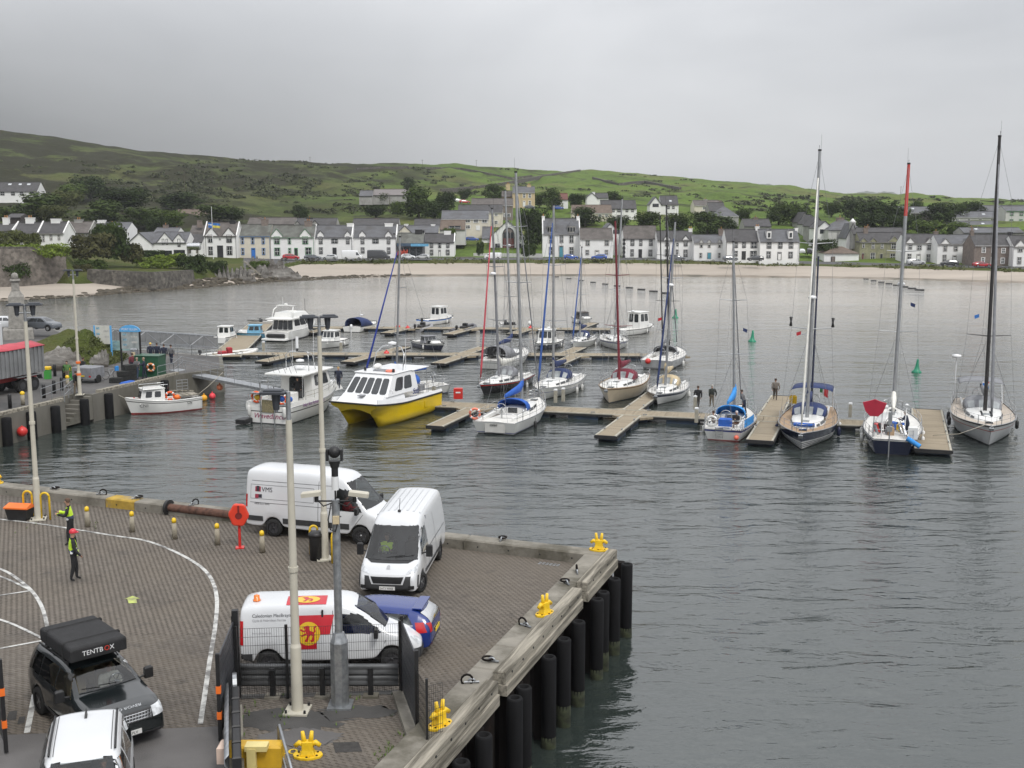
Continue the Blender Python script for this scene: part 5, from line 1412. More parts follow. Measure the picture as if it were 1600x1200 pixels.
def toerail(t,L_,hb,sh,m,r=.035,n=22,up=.02,s0=0.0):
 for sg in(-1,1):
  q=MB();q.path([(-L_/2+s*(L_-.05),sg*max(hb(s)-.01,.01),sh(s)+up) for s in[s0+(1-s0)*i/n for i in range(n+1)]],r,5);q.build('toe_rail',m,t)
def frustum(t,name,x0,x1,w,X0,X1,w1,z0,z1,m,wins=(),roof=None,over=.0,glass=None,bot=None):
 """a cabin: bottom from x0 to x1, top from X0 to X1; wins = (face, n, lo, hi, margin, gap)"""
 P=[Vector(p) for p in((x0,-w,z0),(x1,-(bot or w),z0),(x1,(bot or w),z0),(x0,w,z0),(X0,-w1,z1),(X1,-w1*((bot or w)/w),z1),(X1,w1*((bot or w)/w),z1),(X0,w1,z1))]
 q=MB();q.add(P,[(0,1,5,4),(1,2,6,5),(2,3,7,6),(3,0,4,7),(4,5,6,7)])
 o=q.build(name,m,t,bevel=.05)
 F={'right':(0,1,5,4),'front':(1,2,6,5),'left':(2,3,7,6),'back':(3,0,4,7)}
 for face,n,lo,hi,mg,gap in wins:
  a,b_,c,d=[P[i] for i in F[face]]
  nr=(b_-a).cross(d-a).normalized()*.018
  bl= lambda u,v:(a*(1-u)+b_*u)*(1-v)+(d*(1-u)+c*u)*v
  for i in range(n):
   u0=mg+(1-2*mg)*i/n+gap/2;u1=mg+(1-2*mg)*(i+1)/n-gap/2
   e=.14*(u1-u0)
   pts=[bl(u0+e,lo),bl(u1-e,lo),bl(u1,lo+.1*(hi-lo)),bl(u1,hi-.1*(hi-lo)),bl(u1-e,hi),bl(u0+e,hi),bl(u0,hi-.1*(hi-lo)),bl(u0,lo+.1*(hi-lo))]
   g=MB();g.add([p+nr for p in pts]+[p-nr for p in pts],[tuple(range(8))]+[(k,8+k,8+(k+1)%8,(k+1)%8) for k in range(8)])
   g.build('window',glass or M_GLASS,o)
 if roof is not None:
  q=MB();q.box(((X0+X1)/2,0,z1+.035),(X1-X0+over,2*w1+over*.6,.07),ch=.03);q.build('roof',roof,t,bevel=.02)
 return o
def rails(t,pts,h,n_up,m=None,r=.016,wires=2,name='guard_rail'):
 """stanchions with lines along a polyline of (x, y, z)"""
 q=MB();P=[Vector(p) for p in pts]
 for p in P:q.tube(p,p+Vector((0,0,h)),r,n=5)
 for w_ in range(wires):
  for a,b_ in zip(P[:-1],P[1:]):q.tube(a+Vector((0,0,h*(w_+1)/wires)),b_+Vector((0,0,h*(w_+1)/wires)),r*.75,n=4)
 q.build(name,m or M_STAIN,t,kind='stuff')
def fender(t,p,m=None,r=.13,l=.6):
 q=MB();q.lathe([(.02,l+.25),(.02,l+.04),(r*.6,l),(r,l*.88),(r,l*.12),(r*.5,0),(.01,-.03)],p,9);q.build('fender',m or M_FENW,t)
def outboard(t,x,y=0,m=None,z=.55):
 q=MB();q.lathe([(.1,0),(.17,.08),(.19,.3),(.16,.48),(.05,.54)],(x,y,z),10);q.box((x-.05,y,z-.25),(.14,.1,.7));q.build('outboard_motor',m or M_BLACK,t)
def hood(t,x0,x1,w,z0,h,m,win=True,name='sprayhood',slope=.45):
 """canvas arch: low at the front (x1), full height at x0"""
 q=MB();rings=[]
 for x,hh,ww in((x0,h,w),(x0+(x1-x0)*.45,h*.97,w*.98),(x0+(x1-x0)*.72,h*.74,w*.95),(x1,.06,w*.86)):
  rings.append([(x,ww*math.cos(a),z0+hh*(math.sin(a)**.55)) for a in np.linspace(0,math.pi,13)])
 q.loft(rings,closed_ring=False,cap=False)
 o=q.build(name,m,t)
 so_=o.modifiers.new('thick','SOLIDIFY');so_.thickness=.03
 if win:
  def P_(i,f,k):return Vector(rings[i][k])*(1-f)+Vector(rings[i+1][k])*f
  for ks in((2,3,4),(5,6,7),(8,9,10)):
   g=MB();v=[]
   for k in ks:v+=[P_(1,.85,k)+Vector((.02,0,.03)),P_(2,.82,k)+Vector((.03,0,.03))]
   g.add(v,[(0,2,3,1),(2,4,5,3)]);g.build('clear_panel',M_CLEAR,o)
def wheel(t,x,z,r=.45,y=0):
 q=MB();q.torus((x,y,z),r,.022,'X',16,5)
 for k in range(3):
  a=k*math.pi/3;q.tube((x,y+r*math.cos(a),z+r*math.sin(a)),(x,y-r*math.cos(a),z-r*math.sin(a)),.012,n=4)
 q.tube((x+.08,y,z-.7),(x+.05,y,z),.06,n=6);q.build('steering_wheel',M_STAIN,t,kind='stuff')
def ring_buoy(t,p,rz,m,r=.33,name='lifebuoy'):
 q=MB();q.M=Matrix.Translation(p)@Matrix.Rotation(rz,4,'Z');q.torus((0,0,0),r,.09,'X',16,8)
 for k in range(4):
  a=math.pi/4+k*math.pi/2;c=Vector((0,r*math.cos(a),r*math.sin(a)))
  q.ball(c,.105,8,1)
 q.build(name,[m,M_WHITE],t)
def pos(uv,head,L_,end):
 p=W(uv[0],uv[1],0);d=Vector((math.cos(head),math.sin(head),0))
 return p+d*(L_/2*.93)*(1 if end=='stern' else-1)
def yacht(label,uv,end,head,L_,B_,mast_top,topsides,stripes=(),H=None,mast=None,genoa=None,boomc=None,hoodc=None,decks=None,fb=None,genr=.075,roofc=None,rad=None,af=None,flagm=None,bimini=None,fend=(1,1),fm_=None,wheels=1,mx=.08,canopy=None,boomlen=.36,spr=2,rake=.09,stern=.74,group='sailing yachts on the pontoons',boomup=0.0,mastx=None,win_m=None):
 o=pos(uv,head,L_,end)
 t=thing('sailing_yacht',label,'yacht',o,head,group)
 fb=fb or(.088*L_+.15);fs=fb*.82
 mats=[af or M_ANTI,topsides]
 bands=[(.06,0)]
 last=.06
 for lo,hi,m_ in stripes:
  mats.append(m_)
  if lo>last:bands.append((lo,1))
  bands.append((hi,len(mats)-1));last=hi
 if last<1:bands.append((1.0,1))
 hb,sh=hull(t,L_,B_,fb,fs,bands,mats=mats,rake=rake,stern=stern)
 X_= lambda s:-L_/2+s*L_
 deck(t,L_,hb,sh,decks or M_DECK);toerail(t,L_,hb,sh,M_ALU if topsides is not M_CREAM else M_TEAK)
 z0=sh(.5)+.02
 q=MB();rings=[]
 for s,k,hh in((.38,.60,.42),(.5,.62,.45),(.62,.60,.40),(.72,.50,.28),(.80,.30,.06)):
  w_=hb(s)*k
  rings.append([(X_(s),-w_,sh(s)-.05),(X_(s),-w_*.84,sh(s)+hh*.82),(X_(s),-w_*.5,sh(s)+hh),(X_(s),0,sh(s)+hh*1.06),(X_(s),w_*.5,sh(s)+hh),(X_(s),w_*.84,sh(s)+hh*.82),(X_(s),w_,sh(s)-.05)])
 q.loft(rings,closed_ring=False,cap=True);cr_=q.build('coachroof',roofc or M_GEL,t)
 for sg in(-1,1):
  for s0_,s1_ in((.44,.53),(.55,.64),(.66,.71)):
   v=[]
   for s in(s0_,s1_):
    w_=hb(s)*float(np.interp(s,[.38,.5,.62,.72],[.6,.62,.6,.5]));hh=float(np.interp(s,[.38,.5,.62,.72],[.42,.45,.4,.28]))
    v+=[(X_(s),sg*(w_*.965+.014),sh(s)+hh*.2),(X_(s),sg*(w_*.885+.014),sh(s)+hh*.64)]
   g=MB();g.add(v,[(0,2,3,1)] if sg<0 else[(1,3,2,0)]);g.build('cabin_window',win_m or M_GLASS,cr_)
 for s in(.68,.86):
  q=MB();q.box((X_(s),0,sh(s)+(.36 if s<.7 else.06)),(.5,.5,.06),ch=.02);q.build('hatch',M_CLEAR if s<.7 else M_GLASS,t)
 for sg in(-1,1):
  q=MB();q.box((X_(.22),sg*hb(.2)*.62,sh(.2)+.14),(L_*.30,.16,.30),ch=.05);q.build('coaming',M_GEL,t)
  for s in(.30,.36):
   q=MB();q.lathe([(.08,0),(.06,.06),(.075,.16),(.01,.17)],(X_(s),sg*hb(.2)*.62,sh(.2)+.29),8);q.build('winch',M_STAIN,t)
 q=MB();q.box((X_(.22),0,sh(.2)+.005),(L_*.30,hb(.2)*1.1,.02));q.build('cockpit_sole',mat('shadow grey cockpit sole',(.16,.145,.125),.8),t)
 q=MB();q.box((X_(.375),0,sh(.38)+.2),(.06,.7,.5));q.build('companionway',M_GLASS,t)
 if wheels:wheel(t,X_(.14),sh(.14)+.75,.5 if L_>11 else.4)
 if hoodc:hood(t,X_(.36),X_(.36)+L_*.13,hb(.36)*.62,sh(.36)+.3,.85,hoodc)
 if bimini:
  q=MB();q.loft([[(x,hb(.2)*.8*math.cos(a),sh(.2)+1.75+.28*math.sin(a)) for a in np.linspace(0,math.pi,9)] for x in(X_(.08),X_(.18),X_(.28))],closed_ring=False,cap=False)
  b_=q.build('bimini',bimini,t);md=b_.modifiers.new('thick','SOLIDIFY');md.thickness=.03
  q=MB()
  for x in(X_(.09),X_(.27)):
   for sg in(-1,1):q.tube((X_(.18),sg*hb(.2)*.82,sh(.2)),(x,sg*hb(.2)*.8,sh(.2)+1.75),.018,n=5)
  q.build('bimini_frame',M_STAIN,t,kind='stuff')
 if canopy:
  hood(t,X_(.08),X_(.46),hb(.2)*.75,sh(.2)+.1,1.35,canopy,name='cockpit_tent')
 xm=mastx if mastx is not None else L_*mx
 zb=sh(.58)+.42
 P0=Vector((xm,0,zb))
 if H is None:
  wp=Matrix.Translation(o)@Matrix.Rotation(head,4,'Z')@P0
  H=WD(mast_top[0],mast_top[1],wp.y).z-zb
  dx_w=WD(mast_top[0],mast_top[1],wp.y).x-wp.x
  lean=Vector((dx_w*math.cos(-head),dx_w*math.sin(-head),0))
  if lean.length>H*.04:lean=lean.normalized()*H*.04
 else:lean=Vector()
 PT=P0+lean+Vector((0,0,H))
 mm=mast or M_ALU
 q=MB();r_=.058+.0042*H
 if isinstance(mm,tuple):
  pm_=P0.lerp(PT,mm[2]);q.tube(P0,pm_,r_,r_*.9,10,0);q.tube(pm_,PT,r_*.9,r_*.75,10,1);mo=q.build('mast',[mm[0],mm[1]],t)
 else:
  q.tube(P0,PT,r_,r_*.72,10);mo=q.build('mast',mm,t)
 hd=MB();hd.tube(PT,PT+Vector((0,0,.12)),r_*.9,n=6);hd.tube(PT+Vector((-.1,.08,0)),PT+Vector((-.1,.08,1.1)),.008,n=4);hd.tube(PT,PT+Vector((.5,0,.25)),.012,n=4);hd.box(PT+Vector((.55,0,.3)),(.22,.02,.1));hd.build('masthead_gear',M_BLACK,mo,kind='stuff')
 tips=[]
 fr_={1:(.48,),2:(.34,.66),3:(.28,.53,.77)}[spr]
 for k,f in enumerate(fr_):
  c=P0.lerp(PT,f);ln=B_*(.33-.05*k)
  q=MB()
  for sg in(-1,1):q.tube(c,c+Vector((-.25,sg*ln,.08)),.04,.022,6)
  q.build('spreader',mm if not isinstance(mm,tuple) else mm[0],mo);tips.append((c,ln))
 for sg in(-1,1):
  chain=Vector((xm-.15,sg*(hb(.56)-.1),sh(.56)))
  pts=[chain]+[c+Vector((-.25,sg*ln,.08)) for c,ln in tips]+[PT-Vector((0,0,.2))]
  q=MB()
  for a,b_ in zip(pts[:-1],pts[1:]):q.tube(a,b_,.011,n=4,cap=False)
  q.build('shroud',M_WIRE,t)
  for k,(c,ln) in enumerate(tips[:1]):
   for dx in(-.5,.35):
    q=MB();q.tube(chain+Vector((dx,0,0)),c,.009,n=4,cap=False);q.build('shroud',M_WIRE,t)
 bow=Vector((L_/2-.12,0,sh(1)+.05));st_=Vector((-L_/2+.1,0,sh(0)))
 ftop=P0.lerp(PT,.97)
 q=MB();q.tube(bow,ftop,.012,n=4,cap=False);q.build('forestay',M_WIRE,t)
 if genoa:
  q=MB();a,b_=bow.lerp(ftop,.03),bow.lerp(ftop,.93)
  q.path([a,a.lerp(b_,.08),a.lerp(b_,.5),b_],[.05,genr*1.25,genr,.04],8);q.build('furled_genoa',genoa,t)
 for sg in(-1,1):
  q=MB();q.tube(st_+Vector((0,sg*hb(0)*.6,0)),st_.lerp(PT,.25),.010,n=4,cap=False);q.build('backstay',M_WIRE,t)
 q=MB();q.tube(st_.lerp(PT,.25),PT,.011,n=4,cap=False);q.build('backstay',M_WIRE,t)
 q=MB()
 for dy in(-.16,.18):q.tube(P0+Vector((.3,dy*2,-.3)),P0.lerp(PT,.93)+Vector((0,dy*.4,0)),.008,n=3,cap=False)
 q.build('halyard',M_WIRE,t,kind='stuff')
 zbm=zb+.95
 bl=L_*boomlen;be=Vector((xm-bl,0,zbm+.12+boomup))
 q=MB();q.tube((xm-.1,0,zbm),be,.075,.06,8);q.build('boom',mm if not isinstance(mm,tuple) else mm[0],t)
 if boomc:
  q=MB();pts=[Vector((xm+.12,0,zbm+.9)),Vector((xm-.05,0,zbm+.55)),Vector((xm-bl*.15,0,zbm+.27)),Vector((xm-bl*.5,0,zbm+.22+boomup*.5)),be+Vector((-.05,0,.06))]
  rr=[.09,.2,.24,.19,.10]
  rings=[]
  for p,r0 in zip(pts,rr):rings.append([p+Vector((0,r0*.8*math.cos(a),r0*1.35*math.sin(a))) for a in np.linspace(0,2*math.pi,11)[:-1]])
  q.loft(rings);q.build('boom_cover',boomc,t)
 q=MB()
 zt=.62
 for w_ in(1.0,.55):
  q.path([(X_(.90),-hb(.90),sh(.9)+zt*w_),(X_(.955),-hb(.955),sh(.955)+zt*w_),(L_/2+.08,0,sh(1)+zt*w_),(X_(.955),hb(.955),sh(.955)+zt*w_),(X_(.90),hb(.90),sh(.9)+zt*w_)],.017,5)
 for s in(.90,.955):
  for sg in(-1,1):q.tube((X_(s),sg*hb(s),sh(s)),(X_(s),sg*hb(s),sh(s)+zt),.016,n=5)
 q.build('pulpit',M_STAIN,t,kind='stuff')
 q=MB()
 for w_ in(1.0,.55):
  for sg in(-1,1):q.path([(X_(.12),sg*hb(.12),sh(.12)+zt*w_),(X_(.02),sg*hb(.02),sh(.02)+zt*w_),(X_(.0),sg*hb(0)*.35,sh(0)+zt*w_)],.017,5)
 for s in(.12,.02):
  for sg in(-1,1):q.tube((X_(s),sg*hb(s),sh(s)),(X_(s),sg*hb(s),sh(s)+zt),.016,n=5)
 q.build('pushpit',M_STAIN,t,kind='stuff')
 for sg in(-1,1):
  rails(t,[(X_(s),sg*(hb(s)-.04),sh(s)) for s in(.12,.25,.38,.51,.64,.77,.90)],zt,0)
 for k in range(fend[0]):
  s=.32+.17*k;fender(t,(X_(s),hb(s)+.1,sh(s)-.95),M_FENW if k%2==0 or not fm_ else fm_)
 for k in range(fend[1]):
  s=.32+.17*k;fender(t,(X_(s),-hb(s)-.1,sh(s)-.95),fm_ or M_FENW)
 if rad:
  c=P0.lerp(PT,rad)+Vector((.32,0,0));q=MB();q.lathe([(.02,-.12),(.25,-.1),(.27,.05),(.18,.13),(.02,.15)],c,12);q.tube(c-Vector((.32,0,.05)),c-Vector((0,0,.08)),.04,n=5);q.build('radar',M_WHITE,mo)
 if flagm:
  fp=MB();fp.tube((X_(0)+.05,.35,sh(0)),(X_(0)-.35,.35,sh(0)+1.7),.018,n=5);fp.build('flag_staff',M_WHITE,t)
  fq=[]
  q=MB();q.M=Matrix.Translation((X_(0)-.33,.35,sh(0)+1.65))@Matrix.Rotation(flagm[1],4,'Z')
  n=8;nb=len(flagm[0]);w_,h_=.85,.62
  for bi,m_ in enumerate(flagm[0]):
   v=[]
   for i in range(n+1):
    x=w_*i/n;y=.08*math.sin(i*1.1);dz=-.35*(i/n)**1.5
    if flagm[2]=='h':v+=[(x,y,-h_*bi/nb+dz),(x,y,-h_*(bi+1)/nb+dz)]
    else:
     x0=w_*bi/nb;x=x0+(w_/nb)*i/n;dz=-.35*(x/w_)**1.5;y=.08*math.sin(x*9)
     v+=[(x,y,dz),(x,y,-h_+dz)]
   q.add(v,[(2*i,2*i+1,2*i+3,2*i+2) for i in range(n)],bi)
  q.build('ensign',flagm[0],t)
 q=MB();q.tube((L_/2-.4,0,sh(1)+.06),(L_/2+.15,0,sh(1)-.02),.03,n=5);q.box((L_/2+.12,0,sh(1)-.15),(.12,.28,.2),ry=.5);q.build('anchor',M_STEEL,t,kind='stuff')
 return t,hb,sh,X_,P0,PT
away,tow=HB,HB+math.pi
M_SILH=mat('silver grey gelcoat',(.50,.51,.52),.3,var=.06,coat=.3)
M_NAVYS=paint('royal blue stripe',(.015,.03,.20),.3)
M_BLKH=paint('black gelcoat',(.012,.012,.014),.25,coat=.4)
Y1=yacht('large grey white yacht with black mast and Dutch flag at far right',(1546,700),'bow',tow,14.0,4.4,(1562,214),M_SILH,[(.72,.76,mat('thin red line',(.3,.05,.04),.5)),(.93,1.0,M_BLACK)],mast=M_DARKMAST,genoa=M_GREYC,boomc=M_GREYC,hoodc=M_GREYC,decks=mat('pale silvered teak',(.44,.385,.325),.75,var=.15,stretch=(1,14,1)),rad=None,flagm=([M_FR,M_FW,M_FB],2.4,'h'),bimini=M_GREYC,fend=(2,2),fm_=M_BLACK,fb=1.55,spr=3,genr=.09)
Y2=yacht('navy yacht with red topped mast, stern to the viewer and gear laden cockpit',(1393,711),'stern',away,12.5,3.9,(1420,257),M_NAVY,[(.90,.97,M_GEL)],mast=(M_ALU,M_REDMAST,.80),boomc=M_SAILW,hoodc=None,fend=(2,2),stern=.62,fb=1.35,spr=2,rad=.53,genoa=M_SAILW,genr=.05)
Y3=yacht('navy hulled yacht with white pinstripes, teak deck and bow to the viewer',(1251,706),'bow',tow,13.0,4.1,(1281,236),M_GEL,[(.14,.19,M_NAVY),(.25,.30,M_NAVY),(.36,.41,M_NAVY),(.50,1.0,M_NAVY)],mast=M_ALU,genoa=M_SAILW,boomc=M_NAVYC,hoodc=M_NAVYC,decks=M_TEAK,bimini=M_NAVYC,flagm=([M_TRIMG,M_FW,M_FR],.8,'v'),fend=(2,2),fm_=M_FENB,spr=2,genr=.06,rad=.46)
Y4=yacht('white yacht with royal blue stripe and azure boom cover, stern to the viewer',(1130,688),'stern',away,10.0,3.5,(1146,379),M_GEL,[(.78,.92,M_NAVYS)],boomc=M_SKYC,hoodc=M_SKYC,fend=(2,2),af=M_REDAF,boomup=-.1,rad=.0,genoa=M_GREYC,genr=.04,group='sailing yachts on the pontoons') if False else yacht('white yacht with royal blue stripe and azure boom cover, stern to the viewer',(1130,688),'stern',away,10.0,3.5,(1146,379),M_GEL,[(.78,.92,M_NAVYS)],boomc=M_SKYC,hoodc=M_SKYC,fend=(2,2),af=M_REDAF,genoa=M_GREYC,genr=.04)
Y5=yacht('white yacht with navy sheer band, dark furled genoa and cream boom cover',(1026,634),'bow',tow,9.2,3.2,(1056,347),M_GEL,[(.74,.96,M_NAVY)],genoa=M_NAVYC,boomc=M_TAN,hoodc=M_TAN,fend=(1,2),bimini=None,rad=.62)
Y6=yacht('cream hulled yacht with maroon mast and maroon canvas',(949,632),'bow',tow,11.0,3.7,(957,345),M_CREAM,[(.90,.97,mat('brown rubbing strake',(.15,.08,.04),.6))],mast=M_MARMAST,boomc=M_MAROON,hoodc=M_MAROON,bimini=None,fend=(1,1),genoa=None,spr=2,fb=1.35)
M_BLUEG=mat('blue genoa cover',(.025,.075,.27),.8,var=.2,scale=2)
Y7=yacht('white yacht with blue furled genoa and navy sprayhood',(842,627),'bow',tow,11.0,3.6,(865,321),M_GEL,[(.60,.64,M_NAVYS)],genoa=M_BLUEG,boomc=M_NAVYC,hoodc=M_NAVYC,fend=(2,1),genr=.085)
Y8=yacht('white yacht with blue boom cover and orange lifebuoy on its stern',(775,678),'stern',away,11.0,3.8,(806,270),M_GEL,[(.10,.16,M_NAVYS)],mast=M_ALU,boomc=M_BLUEC,hoodc=M_BLUEC,fend=(1,1),fm_=M_BLACK,stern=.86,spr=3,genoa=M_GREYC,genr=.045)
Y9=yacht('black hulled yacht with red furled genoa behind the pontoon',(752,618),'bow',tow-.1,9.5,3.2,(766,327),M_BLKH,[(.86,.96,M_RED)],mast=M_GREYC,genoa=mat('red sail cover',(.42,.05,.07),.7,var=.15),boomc=M_SAILW,hoodc=M_GREYC,rad=.62)
Y10=yacht('grey covered yacht with tall mast moored at the middle pontoon',(770,577),'stern',away,11.0,3.8,(771,298),M_GEL,[(.7,.76,M_GREYC)],mast=M_ALU,boomc=M_NAVYC,canopy=M_GREYC,spr=2,rad=.66)
Y11=yacht('small white yacht with bright blue covers beside the yellow catamaran',(690,612),'stern',away+2.55,8.6,2.9,(664,371),M_GEL,[(.08,.14,M_NAVYS)],genoa=mat('deep blue sail cover',(.012,.03,.22),.75,var=.15),boomc=M_BLUEC,hoodc=M_BLUEC,fend=(1,2))
Y12=yacht('white yacht with navy sheer stripe at the right end of the middle pontoon',(967,548),'bow',tow+.35,10.0,3.3,(1007,311),M_GEL,[(.80,.92,M_NAVYS)],hoodc=None,boomc=M_SAILW,genoa=None,mx=.04)
Y13=yacht('silver yacht with red round buoy and dark masts, stern to the viewer',(1027,577),'stern',away,11.5,4.0,(1030,322),M_SILH,[(.1,.16,M_BLACK)],mast=M_DARKMAST,boomc=M_GREYC,hoodc=M_GREYC,bimini=None,fend=(1,1),genoa=M_GREYC,genr=.05,stern=.84)
Y14=yacht('small dark boomed yacht with blue furled genoa at the middle pontoon',(895,546),'bow',tow,8.0,2.7,(909,387),M_GEL,[],genoa=M_BLUEG,boomc=M_NAVYC,hoodc=M_NAVYC,spr=1)
t,hb,sh,X_,P0,PT=Y3
q=MB();a=Vector((X_(.26),0,sh(.26)+.2));b_=a+(PT-P0)*.62;q.tube(a,b_,.09,.06,8);q.build('mizzen_mast',M_NAVY,t)
q=MB();c=a.lerp(b_,.5);q.tube(c+Vector((0,-1.2,0)),c+Vector((0,1.2,0)),.025,n=5);q.build('spreader',M_ALU,t)
for sg in(-1,1):
 c=P0.lerp(PT,.36)+Vector((-.25,sg*1.42,.1));q=MB();q.lathe([(.01,-.35),(.12,-.3),(.05,0),(.12,.3),(.01,.35)],c,8);q.build('radar_reflector',M_BLACK,t)
q=MB()
for p0_,p1_,r_ in(((X_(-.02),-1.2,.9),(X_(-.02),1.2,.9),.2),):q.tube(p0_,p1_,r_,n=10);q.ball(p0_,r_);q.ball(p1_,r_)
q.build('dinghy',M_FENW,t,kind='stuff')
q=MB();q.box((X_(.05),-hb(.05)*.95,sh(.05)+.55),(.12,.55,.65),ch=.1);q.build('horseshoe_buoy',M_YELLOW,t)
q=MB();q.tube((X_(.79),-.7,sh(.8)+.28),(X_(.79),.7,sh(.8)+.28),.14,n=8);q.build('rolled_cover',M_BLUEC,t)
t,hb,sh,X_,P0,PT=Y2
q=MB();q.tube((X_(.05),hb(.05)*.9,sh(0)),(X_(.05),hb(.05)*.9,sh(0)+2.1),.03,n=6);q.build('pole',M_ALU,t)
q=MB();q.M=Matrix.Translation((X_(.045),hb(.05)*.9,sh(0)+1.9));q.prism_y([(-.75,.38),(-.55,-.2),(-.25,-.5),(.25,-.5),(.55,-.2),(.75,.38),(.3,.5),(0,.62),(-.3,.5)],-.1,.1);q.M=Matrix.Identity(4)
o=q.build('lifebuoy_cover',mat('crimson cover',(.38,.015,.04),.7,var=.15),t);o.data.transform(Matrix.Translation((X_(.045),hb(.05)*.9,sh(0)+1.9))@Matrix.Rotation(math.pi/2,4,'Z')@Matrix.Translation((-X_(.045),-hb(.05)*.9,-sh(0)-1.9)))
q=MB();q.tube((X_(-.02),.2,-.4),(X_(-.03),.2,sh(0)+1.2),.045,n=6);q.box((X_(-.05),.2,sh(0)+1.5),(.05,.25,.8));q.box((X_(-.04),.2,sh(0)+.8),(.4,.3,.3));q.build('wind_vane_gear',M_ALU,t)
q=MB();q.lathe([(.02,-.12),(.36,-.1),(.36,.08),(.02,.12)],(X_(.08),.7,sh(0)+2.0),12);q.tube((X_(.08),.7,sh(0)),(X_(.08),.7,sh(0)+1.9),.035,n=5);q.build('radar',M_WHITE,t)
q=MB();q.tube((X_(.06),-.7,sh(0)),(X_(.1),-.8,sh(0)+2.1),.03,n=5);q.lathe([(.01,0),(.2,.02),(.02,.12)],(X_(.1),-.8,sh(0)+2.1),9);q.build('antenna',M_WHITE,t)
random.seed(3)
for k in range(14):
 m_=random.choice([M_YELLOW,M_BLUEC,M_RED,M_BLACK,M_STAIN,M_GREYC,M_TEAK]);x,y=X_(random.uniform(.04,.3)),random.uniform(-1.1,1.1)
 q=MB()
 if k%3==0:q.tube((x,y,sh(.1)+.15),(x+.3,y+.2,sh(.1)+.7),.1,n=7)
 else:q.box((x,y,sh(.1)+.3),(random.uniform(.2,.5),random.uniform(.2,.4),random.uniform(.3,.7)),rz=random.uniform(0,3),ch=.04)
 q.build('stowed_gear',m_,t)
q=MB();q.box((X_(.05),-1.25,sh(.05)+.45),(.5,.6,.8),ch=.05);q.build('white_locker',M_GEL,t)
q=MB();q.tube((X_(.0),-.9,sh(0)+.15),(X_(-.02),-1.7,sh(0)-.3),.16,n=9);q.build('blue_roll',M_SKYC,t)
t,hb,sh,X_,P0,PT=Y4
for sg in(-1,):
 q=MB();v=[]
 for s in(.06,.14,.24,.34):v+=[(X_(s),sg*(hb(s)+.0),sh(s)+.08),(X_(s),sg*(hb(s)+.0),sh(s)+.66)]
 q.add(v,[(0,2,3,1),(2,4,5,3),(4,6,7,5)]);q.build('dodger',M_SKYC,t)
ring_buoy(t,(X_(.02),.8,sh(0)+.5),0,M_FENW)
q=MB()
for z in(.3,.5,.7,.9):q.box((X_(0)+.12-z*.0-.18,.25,z),(.03,.5,.035))
for dy in(0,.5):q.box((X_(0)-.06,dy,.6),(.03,.03,.75))
q.build('boarding_ladder',M_STAIN,t,kind='stuff')
q=MB();q.ball((X_(-.005),-.95,.32),.18,10);q.build('mooring_buoy',mat('pink orange buoy',(.75,.16,.1),.5),t)
q=MB();q.box((X_(.04),-.1,sh(0)+.45),(.5,.9,.55),ch=.08);q.build('stern_locker_cover',M_BLUEC,t)
text_mesh('Crystal',.34,M_NAVY,t,(X_(0)-.07,-.55,.78),(R(90),0,R(-90)),shear=.3)
t,hb,sh,X_,P0,PT=Y8
ring_buoy(t,(X_(.02),1.55,sh(0)+.5),.3,mat('salmon lifebuoy',(.72,.20,.13),.5),.36)
q=MB();q.box((X_(.0)+.1,0,.55),(.06,1.5,.8),ry=-.12,ch=.02);q.build('swim_platform',M_DECK,t)
text_mesh('ESPRIT',.2,M_BLACK,t,(X_(0)+.03,.35,.62),(R(90),0,R(-90)),name='lettering')
q=MB();q.box((X_(.16),.15,sh(.15)+.55),(.3,.5,.3),ch=.05);q.build('chart_plotter',M_GEL,t)
t,hb,sh,X_,P0,PT=Y13
q=MB();q.ball((X_(.0),.9,sh(0)-.1),.3,12);q.build('mooring_buoy',M_RED,t)
q=MB();a=Vector((X_(.5),.5,sh(.5)));q.tube(a,a+(PT-P0)*.96,.08,.06,8);q.build('furled_staysail',M_DARKMAST,t)
t,hb,sh,X_,P0,PT=Y1
q=MB();q.lathe([(.02,-.14),(.33,-.12),(.35,.08),(.02,.14)],(X_(.05),-1.7,sh(0)+3.4),12);q.tube((X_(.05),-1.7,sh(0)),(X_(.05),-1.7,sh(0)+3.3),.035,n=5);q.build('radar',M_WHITE,t)
for sg in(-1,1):
 q=MB();q.add([(X_(.60),sg*hb(.6)*.50,sh(.6)+.30),(X_(.72),sg*hb(.72)*.40,sh(.72)+.20),(X_(.72),sg*.2,sh(.72)+.33),(X_(.60),sg*.25,sh(.6)+.46)],[(0,1,2,3) if sg>0 else(3,2,1,0)]);q.build('deck_window',M_GLASS,t)
q=MB();q.path([(-L_/2 if False else X_(.98),-.3,sh(1)+.1),(X_(.99),-2.0,.9),(X_(.93),-3.6,.55)],.022,5);q.build('mooring_line',M_ROPE,t)
for lab,(t,hb,sh,X_,P0,PT),f,m_ in(('',Y3,.33,M_FR),('',Y2,.46,M_NAVYC),('',Y4,.5,M_NAVYC),('',Y1,.36,M_FB),('',Y5,.42,M_FR)):
 c=P0.lerp(PT,f)+Vector((-.2,-.7,0));q=MB();q.add([c,c+Vector((0,-.32,-.12)),c+Vector((0,-.28,-.36)),c+Vector((0,0,-.24))],[(0,1,2,3)]);q.build('courtesy_flag',m_,t)
